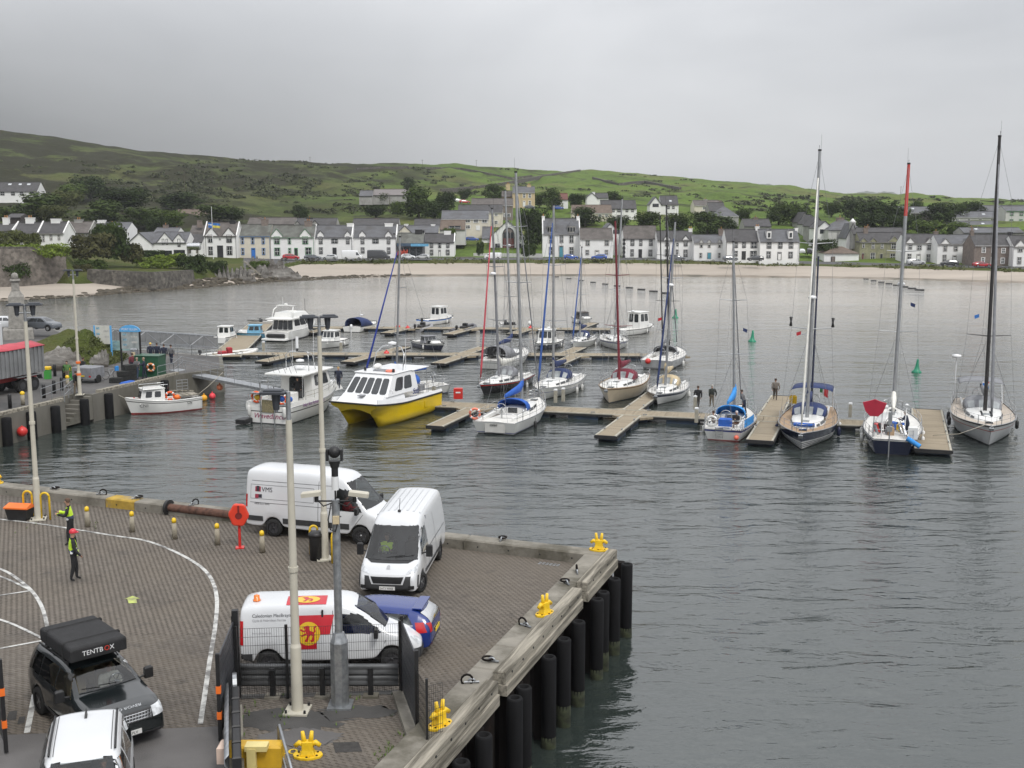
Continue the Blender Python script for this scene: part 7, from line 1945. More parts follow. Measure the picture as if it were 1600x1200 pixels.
def wheel_part(t,x,y,r,w=.22,rim=None,steer=0,ns=5):
 q=MB();q.lathe([(r*.62,-w/2),(r*.93,-w/2),(r,-w*.36),(r,w*.36),(r*.93,w/2),(r*.62,w/2)],n=20,cap=False)
 o=q.build('wheel',M_TYRE,t,loc=(x,y,r));o.rotation_euler=(math.pi/2,0,steer)
 q=MB();s_=1 if y<0 else-1
 zf=s_*w*.40
 q.lathe([(r*.63,zf*.9),(r*.60,zf*1.05),(r*.54,zf*.7),(r*.50,zf*.45),(.01,zf*.40)] if zf>0 else[(.01,zf*.40),(r*.50,zf*.45),(r*.54,zf*.7),(r*.60,zf*1.05),(r*.63,zf*.9)],n=18,mi=1)
 for k in range(ns):
  a=2*math.pi*k/ns;q.box((r*.3*math.cos(a),r*.3*math.sin(a),zf*.75),(r*.56,r*.15,w*.12),rz=a)
 q.lathe([(.01,zf*.6),(r*.13,zf*.7),(r*.13,zf*.95),(.01,zf)],n=8)
 q.build('rim',[rim or M_RIM,M_RIMK],o)
def plate(t,p,rz,s,m=None,tilt=0):
 q=MB();q.box((0,0,0),(.02,.52,.115));o=q.build('number_plate',m or M_PLATE,t,loc=p,rz=rz)
 if s:text_mesh(s,.11,M_BLACK,o,(.014,-.24,-.038),(R(90),0,R(90)),sx=.86,thick=0)
def mirror(t,x,y,z,m,s=1):
 q=MB();sg=1 if y>0 else-1
 q.tube((x,y-sg*.12,z-.04),(x,y+sg*.05,z),.03,n=6);q.box((x,y+sg*.14,z+.06),(.12,.22,.24*s+.06),ch=.04);q.build('door_mirror',m,t,bevel=.02)
def strip(t,bv,ax,pts,w,m,name='seam',off=.006):
 q=MB()
 for(a0,b0),(a1,b1) in zip(pts[:-1],pts[1:]):
  d=Vector((a1-a0,b1-b0));L_=d.length;d.normalize();nx_,ny_=-d.y*w/2,d.x*w/2
  n=max(1,int(L_/.2));v=[]
  for i in range(n+1):
   f=i/n
   v+=[cast(bv,ax,a0+(a1-a0)*f+nx_,b0+(b1-b0)*f+ny_,off),cast(bv,ax,a0+(a1-a0)*f-nx_,b0+(b1-b0)*f-ny_,off)]
  q.add(v,[(2*i,2*i+1,2*i+3,2*i+2) for i in range(n)])
 return q.build(name,m,t,kind='stuff')
M_SEAM=mat('panel gap',(.10,.10,.105),.7)
M_VWHITE=mat('white vehicle paint',(.60,.613,.628),.25,var=.04,scale=.8,coat=.5,col2=(.58,.58,.56),thr=(.62,.85))
M_VBLACK=mat('black green vehicle paint',(.008,.011,.012),.18,var=.2,scale=1,coat=.8)
M_VBLUE=paint('deep blue vehicle paint',(.006,.026,.17),.2,coat=.7)
M_TRIM=mat('grey plastic trim',(.035,.036,.038),.6,var=.2,scale=4)
M_SEATC=mat('dark cabin',(.02,.02,.022),.8)
def place(a,b):
 p,q_=W(*a,QZ),W(*b,QZ);d=q_-p
 return p,q_,math.atan2(d.y,d.x),d.length
def cut_glass(t,floor=.5):
 """open the body shell behind the panes so that the cabin shows"""
 bo=[c for c in t.children if c.name.split('.')[0]=='body'][0]
 dg=bpy.context.evaluated_depsgraph_get();dg.update()
 me=bpy.data.meshes.new_from_object(bo.evaluated_get(dg));bo.modifiers.clear();bo.data=me
 bm=bmesh.new();bm.from_mesh(me);kill=set()
 for c in t.children:
  if c.name.split('.')[0] in('windscreen','side_window','rear_window'):
   c.data.materials.clear();c.data.materials.append(M_CABGLASS)
   bv=BVHTree.FromPolygons([v.co.copy() for v in c.data.vertices],[tuple(p.vertices) for p in c.data.polygons])
   for f in bm.faces:
    h=bv.find_nearest(f.calc_center_median(),.2)
    if h[0] is not None:
     d=f.calc_center_median()-h[0];n=h[1].normalized()
     if abs(d.dot(n))<.10 and(d-n*d.dot(n)).length<.012:kill.add(f)
 bmesh.ops.delete(bm,geom=list(kill),context='FACES');bm.to_mesh(me);bm.free()
 xs=[v.co.x for v in me.vertices];q=MB();q.box(((min(xs)+max(xs))/2,0,floor),((max(xs)-min(xs))*.8,1.5,.06));q.build('cabin_floor',M_SEATC,t)
def seats(t,xs,z,m):
 for x in xs:
  for y in(-.38,.38):q=MB();q.box((x,y,z+.1),(.5,.5,.2),ch=.05);q.box((x-.28,y,z+.42),(.16,.48,.62),ch=.05);q.box((x-.30,y,z+.80),(.12,.26,.18),ch=.04);q.build('seat',m,t)
  # --- large white van beside the kerb
ra=W(429,838,QZ);fa_=W(577,852,QZ);hd=math.atan2((fa_-ra).y,(fa_-ra).x);wb=3.75
side=Vector((math.sin(hd),-math.cos(hd),0))
o=ra+Vector((math.cos(hd),math.sin(hd),0))*wb/2-side*.9
t=thing('panel_van','large white panel van with small dark red logo, side on by the kerb','van',o,hd,'white vans on the quay')
rwx,fwx=-wb/2,wb/2
ky_=[(rwx-1.25,.45,.90,1.1,.92,2.38,.76,2.50),(rwx-1.20,.42,.97,1.1,.98,2.50,.80,2.64),(rwx-.9,.38,.99,1.12,1.0,2.54,.82,2.70),(fwx-1.2,.36,.99,1.15,1.0,2.52,.82,2.70),(fwx-.75,.36,.99,1.18,.98,2.38,.79,2.58),(fwx+.28,.36,.98,1.22,.94,1.30,.86,1.38),(fwx+.75,.34,.93,1.05,.9,1.10,.75,1.18),(fwx+.93,.30,.86,.80,.84,.86,.6,.92),(fwx+.97,.34,.74,.70,.72,.78,.5,.82)]
b_,bv=body(t,ky_,(rwx,fwx),.36,M_VWHITE)
for x in(rwx,fwx):
 for y in(-.86,.86):wheel_part(t,x,y,.36,.24,M_RIMK if x<0 else None,.12 if x>0 else 0)
for ax in 'lr':
 dec(t,bv,ax,[(fwx-.98,1.28),(fwx+.05,1.28),(fwx-.52,2.06),(fwx-.98,2.12)],M_CARGLASS,'side_window')
 dec(t,bv,ax,[(rwx-1.1,.62),(rwx-.42,.62),(rwx-.42,.82),(rwx-1.1,.82)],M_TRIM,'side_moulding',.02);dec(t,bv,ax,[(rwx+.45,.58),(fwx-.45,.58),(fwx-.45,.80),(rwx+.45,.80)],M_TRIM,'side_moulding',.02)
 strip(t,bv,ax,[(fwx-1.05,.42),(fwx-1.05,2.2)],.02,M_SEAM);strip(t,bv,ax,[(fwx-.42,.5),(fwx+.12,1.2)],.02,M_SEAM);strip(t,bv,ax,[(.1,.42),(.1,2.35)],.02,M_SEAM);strip(t,bv,ax,[(rwx-.95,2.2),(fwx-1.05,2.2)],.018,M_SEAM);strip(t,bv,ax,[(rwx-1.0,1.35),(fwx-1.1,1.35)],.018,M_SEAM)
 strip(t,bv,ax,[(rwx-.98,1.5),(rwx-.98,2.05),(-.1,2.05),(-.1,1.5),(rwx-.98,1.5)],.014,M_SEAM)
 dec(t,bv,ax,[(rwx-1.22,1.15),(rwx-1.12,1.15),(rwx-1.12,1.65),(rwx-1.22,1.65)],M_TAIL,'tail_lamp',.012)
 dec(t,bv,ax,[(fwx-.95,1.06),(fwx-.78,1.06),(fwx-.78,1.10),(fwx-.95,1.10)],M_BLACK,'door_handle',.02)
dec(t,bv,'f',[(-.82,1.38),(.82,1.38),(.68,2.34),(-.68,2.34)],M_CLEAR,'windscreen');mirror(t,fwx-.05,-1.02,1.32,M_BLACK);mirror(t,fwx-.05,1.02,1.32,M_BLACK)
for s_ in(-1,1):dec(t,bv,'f',[(s_*.55,.82),(s_*.84,.82),(s_*.84,1.05),(s_*.6,1.0)],M_LAMP,'headlamp')
M_LOGO=mat('dark red logo',(.30,.03,.06),.5);M_LOGOK=mat('charcoal lettering',(.03,.03,.04),.5)
x0=rwx-.78
dec(t,bv,'r',[(x0,1.78),(x0+.24,1.78),(x0+.24,1.98),(x0,1.98)],M_LOGO,'logo',.01);dec(t,bv,'r',[(x0+.06,1.80),(x0+.18,1.80),(x0+.18,2.0),(x0+.06,2.0)],M_LOGOK,'logo',.014)
dectext(t,bv,'r','VMS',.26,x0+.28,1.79,M_LOGOK)
dec(t,bv,'r',[(x0,1.52),(x0+.15,1.52),(x0+.15,1.68),(x0,1.68)],M_LOGO,'logo',.01);dec(t,bv,'r',[(x0+.15,1.54),(x0+.30,1.54),(x0+.30,1.68),(x0+.15,1.68)],M_LOGOK,'logo',.01)
dectext(t,bv,'r','0800 022 4095',.11,x0-.02,1.28,M_LOGOK)
cut_glass(t);seats(t,(1.0,),.66,M_SEATC);q=MB();q.box((fwx-1.12,0,1.35),(.05,1.7,1.9));q.build('bulkhead',M_SEATC,t)
# --- white van facing the viewer
f0=W(606,937,QZ);r0=W(668,878,QZ);hd=math.atan2((f0-r0).y,(f0-r0).x)-.05;hd=R(-96)
dv=Vector((math.cos(hd),math.sin(hd),0));o=f0-dv*2.75
t=thing('panel_van','white panel van facing the viewer with driver in a yellow vest','van',o,hd,'white vans on the quay')
rwx,fwx=-1.75,1.85
ky_=[(-2.95,.45,.9,1.1,.93,2.2,.80,2.34),(-2.9,.42,.99,1.1,1.01,2.30,.84,2.46),(-2.6,.38,1.02,1.12,1.02,2.33,.86,2.50),(.75,.36,1.02,1.15,1.02,2.32,.85,2.50),(1.15,.36,1.02,1.18,1.0,2.16,.82,2.36),(2.05,.36,1.01,1.14,.98,1.22,.90,1.30),(2.55,.32,.98,.98,.95,1.04,.82,1.10),(2.75,.28,.92,.74,.90,.80,.7,.86),(2.8,.33,.80,.68,.78,.74,.6,.78)]
b_,bv=body(t,ky_,(rwx,fwx),.35,M_VWHITE)
for x in(rwx,fwx):
 for y in(-.9,.9):wheel_part(t,x,y,.35,.23,M_RIM,-.35 if x>0 else 0)
dec(t,bv,'f',[(-.88,1.20),(.88,1.20),(.76,2.12),(-.76,2.12)],M_CARGLASS,'windscreen',.02,10)
dec(t,bv,'f',[(-.62,1.14),(.62,1.14),(.84,1.21),(-.84,1.21)],M_BLACK,'scuttle',.012)
dec(t,bv,'f',[(-.97,.30),(.97,.30),(.97,.80),(-.97,.80)],M_TRIM,'bumper',.035,n=8)
dec(t,bv,'f',[(-.52,.55),(.52,.55),(.62,.84),(-.62,.84)],M_VWHITE,'grille_frame',.055);dec(t,bv,'f',[(-.46,.58),(.46,.58),(.55,.79),(-.55,.79)],M_BLACK,'grille',.065)
for s_ in(-1,1):
 dec(t,bv,'f',[(s_*.60,.86),(s_*.95,.92),(s_*.93,1.10),(s_*.66,.96)],M_LAMP,'headlamp',.012);dec(t,bv,'f',[(s_*.70,.40),(s_*.88,.40),(s_*.88,.52),(s_*.70,.52)],M_BLACK,'fog_lamp',.045)
 mirror(t,1.55,s_*1.05,1.30,M_BLACK,1.5)
 q=MB();q.tube(cast(bv,'f',s_*.15,1.24,.03),cast(bv,'f',s_*.15+.6,1.30,.03),.014,n=4);q.build('wiper',M_BLACK,t)
for ax in 'lr':
 dec(t,bv,ax,[(.72,1.25),(1.72,1.25),(1.32,1.98),(.72,2.02)],M_CARGLASS,'side_window')
 dec(t,bv,ax,[(rwx+.45,.55),(fwx-.45,.55),(fwx-.45,.66),(rwx+.45,.66)],M_TRIM,'side_moulding',.02)
 strip(t,bv,ax,[(.66,.42),(.66,2.1)],.02,M_SEAM);strip(t,bv,ax,[(-.7,.42),(-.7,2.1)],.02,M_SEAM);dec(t,bv,ax,[(-2.5,1.2),(.4,1.2),(.4,1.23),(-2.5,1.23)],M_SEAM,'seam',.006)
for k in range(7):dec(t,bv,'t',[(-2.5,-.66+k*.22),(.55,-.66+k*.22),(.55,-.60+k*.22),(-2.5,-.60+k*.22)],M_VWHITE,'roof_rib',.02)
plate(t,(2.84,0,.42),0,'SA73 WKB');q=MB();q.ball(cast(bv,'t',.7,0,.03),.06,8);q.tube(cast(bv,'t',.7,0,.03),cast(bv,'t',.55,0,.03)+Vector((0,0,.4)),.012,n=4);q.build('antenna',M_BLACK,t)
decpoly(t,bv,'f',[[(-.06,1.0),(.06,1.0),(.05,1.08),(0,1.11),(-.05,1.08)]],mat('badge grey',(.42,.42,.43),.3,.6),'badge')
cut_glass(t);seats(t,(.75,),.62,M_SEATC);q=MB();q.box((1.62,0,1.05),(.45,1.6,.2),ch=.05);q.build('dashboard',M_SEATC,t);wheel(t,1.3,1.2,.2,-.42);q=MB();q.box((.35,0,1.3),(.05,1.7,1.9));q.build('bulkhead',M_GREYC,t)
# --- ferry company van in the pen lane
ra,fa_,hd,wb=place((421,1052),(612,1046));wb=3.4
dv=Vector((math.cos(hd),math.sin(hd),0));sd=Vector((math.sin(hd),-math.cos(hd),0))
o=(ra+fa_)/2-sd*.85
t=thing('panel_van','white van with red panel and yellow lion roundel behind the mesh fence','van',o,hd,'white vans on the quay')
rwx,fwx=-wb/2,wb/2
ky_=[(rwx-.78,.50,.80,1.0,.84,1.62,.66,1.74),(rwx-.74,.40,.88,1.0,.90,1.76,.72,1.86),(rwx-.4,.34,.91,1.02,.92,1.82,.74,1.93),(.25,.32,.91,1.04,.92,1.82,.74,1.94),(fwx-1.05,.32,.91,1.05,.91,1.76,.71,1.88),(fwx-.15,.32,.91,1.06,.88,1.14,.80,1.22),(fwx+.45,.30,.88,.92,.84,.97,.72,1.03),(fwx+.78,.26,.80,.70,.76,.76,.58,.82),(fwx+.86,.30,.66,.62,.62,.66,.45,.70)]
b_,bv=body(t,ky_,(rwx,fwx),.32,M_VWHITE)
for x in(rwx,fwx):
 for y in(-.80,.80):wheel_part(t,x,y,.32,.21,M_RIMK)
M_CRED=paint('red livery vinyl',(.50,.012,.025),.35);M_CYELL=paint('yellow livery vinyl',(.72,.46,.02),.35)
for ax in 'lr':
 dec(t,bv,ax,[(fwx-1.55,1.10),(fwx-.30,1.10),(fwx-.90,1.60),(fwx-1.55,1.62)],M_CARGLASS,'side_window')
 strip(t,bv,ax,[(fwx-1.62,.40),(fwx-1.62,1.72)],.018,M_SEAM);strip(t,bv,ax,[(-.95,.4),(-.95,1.75)],.018,M_SEAM);strip(t,bv,ax,[(fwx-.30,.42),(fwx-.12,1.05)],.018,M_SEAM)
 dec(t,bv,ax,[(fwx-1.5,.96),(fwx-1.33,.96),(fwx-1.33,1.0),(fwx-1.5,1.0)],M_BLACK,'door_handle',.02)
 dec(t,bv,ax,[(rwx-.76,.85),(rwx-.66,.85),(rwx-.66,1.5),(rwx-.76,1.5)],M_TAIL,'tail_lamp',.012)
 dec(t,bv,ax,[(rwx-.78,.38),(rwx-.42,.38),(rwx-.42,.60),(rwx-.78,.60)],M_TRIM,'bumper',.02);dec(t,bv,ax,[(fwx+.42,.32),(fwx+.80,.32),(fwx+.80,.60),(fwx+.42,.58)],M_TRIM,'bumper',.02)
for s_ in(-1,1):dec(t,bv,'f',[(s_*.48,.66),(s_*.76,.68),(s_*.74,.92),(s_*.55,.86)],M_LAMP,'headlamp',.012);mirror(t,fwx-.42,s_*.93,1.12,M_BLACK)
dec(t,bv,'f',[(-.74,.28),(.74,.28),(.74,.58),(-.74,.58)],M_TRIM,'bumper',.03);dec(t,bv,'f',[(-.68,1.20),(.68,1.20),(.55,1.76),(-.55,1.76)],M_CARGLASS,'windscreen',.022,10)
px=-.98
dec(t,bv,'r',[(px,.70),(px+.62,.70),(px+.62,1.10),(px,1.10)],M_CRED,'red_panel',.012);dec(t,bv,'r',[(px,1.10),(px+.98,1.10),(px+1.10,1.62),(px,1.62)],M_CRED,'red_panel',.012,8)
cx,cz,rr=px+.40,1.13,.32
disc(t,bv,'r',cx,cz,rr,rr,M_CYELL,'roundel',.018)
LION=[[(-.05,-.62),(.02,-.30),(.18,-.12),(.34,-.18),(.28,-.45),(.12,-.55),(.20,-.68),(.45,-.62),(.48,-.30),(.50,-.02),(.34,.16),(.12,.25),(.06,.42),(.10,.58),(-.06,.66),(-.24,.62),(-.42,.52),(-.40,.42),(-.24,.42),(-.30,.30),(-.22,.12),(-.12,-.05),(-.16,-.35),(-.34,-.56),(-.24,-.66)],[(-.22,.22),(-.40,.28),(-.62,.40),(-.70,.30),(-.55,.20),(-.34,.12)],[(-.18,.06),(-.36,.02),(-.52,-.12),(-.64,-.08),(-.56,-.26),(-.36,-.16),(-.14,-.06)],[(.40,.02),(.60,.16),(.52,.40),(.66,.58),(.58,.66),(.40,.48),(.46,.22),(.34,.10)]]
from mathutils.geometry import tessellate_polygon
q=MB()
for poly in LION:
 v=[Vector((a,b,0)) for a,b in poly]
 q.add([cast(bv,'r',cx+rr*a*1.05,cz+rr*b*1.05,.021) for a,b in poly],[tuple(f) for f in tessellate_polygon([v])])
q.build('lion_emblem',M_CRED,t)
dec(t,bv,'t',[(-1.2,-.62),(-.1,-.62),(-.1,-.05),(-1.2,-.05)],M_CRED,'roof_panel',.012)
disc(t,bv,'t',-.65,-.33,.36,.22,M_CYELL,'roof_roundel',.02)
q=MB();q.add([cast(bv,'t',-.65+.34*a,-.33+.22*b,.026) for a,b in LION[0]],[tuple(f) for f in tessellate_polygon([[Vector((a,b,0)) for a,b in LION[0]]])]);q.build('lion_emblem',M_CRED,t)
dectext(t,bv,'r','Caledonian MacBrayne',.12,rwx-.42,1.60,M_LOGOK);dectext(t,bv,'r','Clyde & Hebridean Ferries',.085,rwx-.42,1.49,mat('grey lettering',(.3,.3,.32),.6));dectext(t,bv,'r','www.calmac.co.uk',.07,rwx-.42,1.16,mat('grey lettering',(.3,.3,.32),.6))
q=MB();q.lathe([(.11,0),(.11,.03),(.085,.04),(.08,.15),(.02,.18)],cast(bv,'t',rwx-.35,-.28,0),10);q.build('beacon',mat('amber beacon',(.75,.18,.01),.2,coat=.5),t)
cut_glass(t);seats(t,(.3,),.42,M_SEATC);q=MB();q.box((-.2,0,1.05),(.05,1.6,1.4));q.build('bulkhead',M_SEATC,t)
# --- blue hatchback behind it
o=W(632,1025,QZ);hd=R(172)
t=thing('parked_car','dark blue hatchback parked behind the red liveried van','car',o+Vector((-1.05,.75,0)),hd)
rwx,fwx=-1.22,1.27
ky_=[(-1.98,.45,.62,.82,.66,.92,.58,.98),(-1.9,.34,.76,.90,.80,1.12,.64,1.18),(-1.55,.28,.84,.95,.86,1.30,.60,1.38),(-1.3,.26,.85,.95,.87,1.36,.60,1.44),(-.2,.24,.86,.93,.87,1.40,.60,1.49),(.35,.24,.86,.92,.86,1.34,.58,1.44),(1.05,.24,.86,.90,.84,.98,.74,1.04),(1.65,.24,.82,.78,.78,.84,.64,.90),(1.93,.26,.70,.60,.66,.66,.5,.70),(1.98,.30,.58,.55,.55,.60,.4,.63)]
b_,bv=body(t,ky_,(rwx,fwx),.30,M_VBLUE)
for x in(rwx,fwx):
 for y in(-.76,.76):wheel_part(t,x,y,.30,.2)
for ax in 'lr':
 dec(t,bv,ax,[(-1.42,1.02),(.75,.98),(.28,1.30),(-1.25,1.26)],M_CARGLASS,'side_window');strip(t,bv,ax,[(-.25,.98),(-.25,1.30)],.05,M_BLACK,'pillar',.012)
 strip(t,bv,ax,[(-1.45,1.0),(.8,.96)],.022,M_STAIN,'chrome_strip',.012);dec(t,bv,ax,[(-1.86,.82),(-1.58,.80),(-1.50,1.08),(-1.74,1.08)],M_TAIL,'tail_lamp',.014);strip(t,bv,ax,[(-.25,.3),(-.25,.98)],.016,M_BLACK)
dec(t,bv,'b',[(-.60,1.02),(.60,1.02),(.52,1.30),(-.52,1.30)],M_CARGLASS,'rear_window');dec(t,bv,'b',[(-.7,.36),(.7,.36),(.7,.48),(-.7,.48)],M_TRIM,'bumper',.012)
for s_ in(-1,1):dec(t,bv,'b',[(s_*.56,.80),(s_*.72,.80),(s_*.70,1.06),(s_*.58,1.06)],M_TAIL,'tail_lamp',.014);dec(t,bv,'b',[(s_*.48,.40),(s_*.62,.40),(s_*.62,.46),(s_*.48,.46)],M_TAIL,'reflector',.02)
q=MB();q.box((-1.52,0,1.41),(.3,1.1,.04),ch=.01);q.build('spoiler',M_VBLUE,t,bevel=.01);plate(t,(-2.0,0,.72),math.pi,'',M_PLATEY)
cut_glass(t,.4);seats(t,(.1,-.75),.42,M_SEATC)
# --- black four by four with a roof tent
o=W(150,1126,QZ);hd=R(-48)
t=thing('parked_car','black four by four with a folded roof tent on top','car',o,hd)
rwx,fwx=-1.33,1.33
def suv(t,pm,L0=-2.22,H=1.0,rails=True):
 ky_=[(L0,.52,.74,.95,.78,1.28,.66,1.36),(L0+.06,.40,.88,1.02,.90,1.52*H,.70,1.62*H),(L0+.4,.34,.93,1.06,.94,1.62*H,.72,1.72*H),(-.3,.32,.94,1.05,.94,1.66*H,.73,1.76*H),(.30,.32,.94,1.05,.93,1.60*H,.71,1.70*H),(.98,.32,.93,1.06,.91,1.14,.84,1.20),(1.75,.32,.91,1.02,.88,1.06,.76,1.12),(2.12,.30,.86,.92,.82,.98,.70,1.03),(2.24,.34,.78,.70,.76,.76,.62,.80),(2.26,.40,.7,.64,.68,.70,.5,.73)]
 b_,bv=body(t,ky_,(rwx,fwx),.36,pm)
 for x in(rwx,fwx):
  for y in(-.83,.83):wheel_part(t,x,y,.36,.24,steer=.25 if x>0 else 0)
 for ax in 'lr':
  for a,b,c,d in((-1.95,-1.22,-1.28,-1.80),(-1.15,-.22,-.22,-1.15),(-.12,.80,.42,-.12)):dec(t,bv,ax,[(a,1.12),(b,1.12),(c,1.54*H),(d,1.52*H)],M_CARGLASS,'side_window')
  strip(t,bv,ax,[(-.17,.42),(-.17,1.1)],.016,M_BLACK);strip(t,bv,ax,[(-1.18,.7),(-1.18,1.1)],.016,M_BLACK);strip(t,bv,ax,[(.85,.45),(.85,1.1)],.016,M_BLACK)
  for x in(-.35,-1.35):dec(t,bv,ax,[(x,.95),(x+.18,.95),(x+.18,.99),(x,.99)],M_TRIM,'door_handle',.02)
  dec(t,bv,ax,[(-.9,.34),(.9,.34),(.9,.46),(-.9,.46)],M_TRIM,'sill',.015)
 dec(t,bv,'f',[(-.70,1.21),(.70,1.21),(.58,1.60*H),(-.58,1.60*H)],M_CARGLASS,'windscreen',.022,10)
 for s_ in(-1,1):
  mirror(t,.72,s_*.97,1.16,pm if pm is not M_VBLACK else M_BLACK);dec(t,bv,'f',[(s_*.52,.74),(s_*.82,.76),(s_*.80,.98),(s_*.52,.96)],M_LAMP,'headlamp',.014)
  q=MB();q.tube(cast(bv,'f',s_*.2,1.24,.03),cast(bv,'f',s_*.2-.42,1.27,.03),.012,n=4);q.build('wiper',M_BLACK,t)
  if rails:q=MB();q.path([cast(bv,'t',x,s_*.62,.05) for x in np.linspace(-1.8,.1,8)],.025,6);q.build('roof_rail',M_BLACK,t)
 return bv
bv=suv(t,M_VBLACK)
dec(t,bv,'f',[(-.50,.72),(.50,.72),(.50,.94),(-.50,.94)],M_BLACK,'grille',.012)
q=MB()
for z in(.77,.83,.89):q.path([cast(bv,'f',y,z,.03) for y in np.linspace(-.48,.48,7)],.014,5)
for y in np.linspace(-.45,.45,13):q.tube(cast(bv,'f',y,.75,.028),cast(bv,'f',y+.05,.91,.028),.008,n=4)
q.build('grille_bars',M_STAIN,t,kind='stuff')
dectext(t,bv,'t','LAND ROVER',.14,0,0,M_STAIN) if False else None
o_=text_mesh('LAND ROVER',.12,M_STAIN,t,(0,0,0),(0,0,0),thick=0)
for v in o_.data.vertices:v.co=cast(bv,'t',2.0+v.co.y*.8,-.50+v.co.x*1.15,.01)
plate(t,(2.29,-.05,.50),0,'VM62 PLV');dec(t,bv,'f',[(-.7,.34),(.7,.34),(.7,.44),(-.7,.44)],M_TRIM,'bumper',.012)
q=MB();q.box((-.55,0,2.02),(2.05,1.42,.36),ch=.05);tb=q.build('roof_tent',mat('black tent cover',(.012,.012,.013),.75,var=.3,scale=5,bump=.3),t,bevel=.04)
for x in(-1.15,-.02):q=MB();q.box((x,0,2.03),(.05,1.46,.40),ch=.03);q.build('strap',M_RUBBER,tb)
for x in(-1.1,.2):q=MB();q.box((x,0,1.80),(.06,1.5,.05));q.build('roof_bar',M_BLACK,t)
text_mesh('TENTB',.17,M_WHITE,tb,(.482,-.42,1.96),(R(90),0,R(90)),thick=.002);text_mesh('O',.17,mat('red lettering',(.6,.05,.03),.5),tb,(.482,.125,1.96),(R(90),0,R(90)),thick=.002);text_mesh('X',.17,M_WHITE,tb,(.482,.26,1.96),(R(90),0,R(90)),thick=.002)
cut_glass(t);seats(t,(.05,-.9),.58,mat('tan seat',(.30,.24,.15),.8));q=MB();q.box((.75,0,1.0),(.35,1.4,.22),ch=.05);q.build('dashboard',M_SEATC,t);wheel(t,.48,1.12,.18,.38)
# --- white four by four leaving the ramp in front
o=W(136,1290,QZ);hd=R(-72)
t=thing('parked_car','white four by four facing the viewer at the bottom edge','car',o,hd)
bv=suv(t,M_VWHITE,H=1.0)
for s_ in(-.28,.28):strip(t,bv,'t',[(-1.8,s_*2.0),(.1,s_*2.0)],.02,M_SEAM)
q=MB();p=cast(bv,'t',-1.55,0,0);q.loft([[p+Vector((-.12,-.03,0)),p+Vector((.12,-.03,0)),p+Vector((.12,.03,0)),p+Vector((-.12,.03,0))],[p+Vector((-.12,-.01,.14)),p+Vector((-.04,-.01,.14)),p+Vector((-.04,.01,.14)),p+Vector((-.12,.01,.14))]],smooth=False);q.build('antenna_fin',M_BLACK,t)
cut_glass(t);seats(t,(.05,-.9),.58,M_GREYC);q=MB();q.box((.75,0,1.0),(.35,1.4,.22),ch=.05);q.build('dashboard',M_SEATC,t);wheel(t,.48,1.12,.18,-.38)
# --- cars and vans along the shore road
def street_car(label,u,v,L_,H,m,rz=0.0,kind='car',Y=None,z=3.5,cat='car',group='cars parked along the shore road'):
 p=W(u,v+(2.4 if 'shore road' in group else 0),z) if Y is None else WD(u,v,Y)
 t=thing('parked_car' if cat=='car' else 'parked_van',label,cat,p,rz,group)
 s=L_/4.3;k=H/1.48;h=L_/2
 if kind=='car':
  ky_=[(-h,.4,.7,.8*k,.72,.9*k,.6,.95*k),(-h+.12,.3,.82,.9*k,.84,1.15*k,.64,1.2*k),(-h*.62,.27,.86,.92*k,.87,1.36*k,.6,1.43*k),(0,.25,.87,.92*k,.87,1.40*k,.6,1.48*k),(h*.2,.25,.87,.92*k,.86,1.33*k,.58,1.42*k),(h*.52,.25,.86,.9*k,.83,.96*k,.74,1.0*k),(h*.85,.25,.8,.78*k,.76,.84*k,.64,.88*k),(h,.3,.66,.6,.62,.66,.5,.70)]
 else:
  ky_=[(-h,.4,.9,1.0,.92,H-.25,.75,H-.12),(-h+.08,.34,.96,1.05,.98,H-.14,.8,H-.02),(h*.35,.34,.97,1.1,.98,H-.14,.8,H),(h*.48,.34,.97,1.1,.96,H-.3,.78,H-.12),(h*.78,.34,.96,1.1,.92,1.2,.82,1.28),(h,.3,.84,.8,.82,.9,.7,.95)]
 w1,w2=-h*.6,h*.62
 b_,bv=body(t,ky_,(w1,w2),.31,m,1)
 for x in(w1,w2):
  for y in(-.76,.76):
   q=MB();q.tube((x,y-.1,.31),(x,y+.1,.31),.31,n=14);q.tube((x,y-.104,.31),(x,y+.104,.31),.19,n=12,mi=1);q.build('wheel',[M_TYRE,M_RIM],t)
 for ax in 'lr':
  if kind=='car':
   dec(t,bv,ax,[(-h*.75,.98*k),(-.02,.98*k),(-.02,1.32*k),(-h*.6,1.30*k)],M_CARGLASS,'side_window',.012,4);dec(t,bv,ax,[(.06,.98*k),(h*.45,.97*k),(h*.18,1.30*k),(.06,1.32*k)],M_CARGLASS,'side_window',.012,4)
  else:dec(t,bv,ax,[(h*.36,1.25),(h*.7,1.22),(h*.5,H*.78),(h*.36,H*.79)],M_CARGLASS,'side_window',.012,4)
 dec(t,bv,'f',[(-.66,1.05*k if kind=='car' else 1.32),(.66,1.05*k if kind=='car' else 1.32),(.54,1.36*k if kind=='car' else H*.82),(-.54,1.36*k if kind=='car' else H*.82)],M_CARGLASS,'windscreen',.012,4)
 return t
cp= lambda n,c:paint(n,c,.25,coat=.5)
C_RED,C_GREY,C_SIL,C_BLU,C_DK=cp('red car paint',(.36,.012,.02)),cp('slate grey car paint',(.09,.10,.115)),cp('silver car paint',(.42,.43,.44)),cp('mid blue car paint',(.02,.07,.30)),cp('charcoal car paint',(.03,.032,.036))
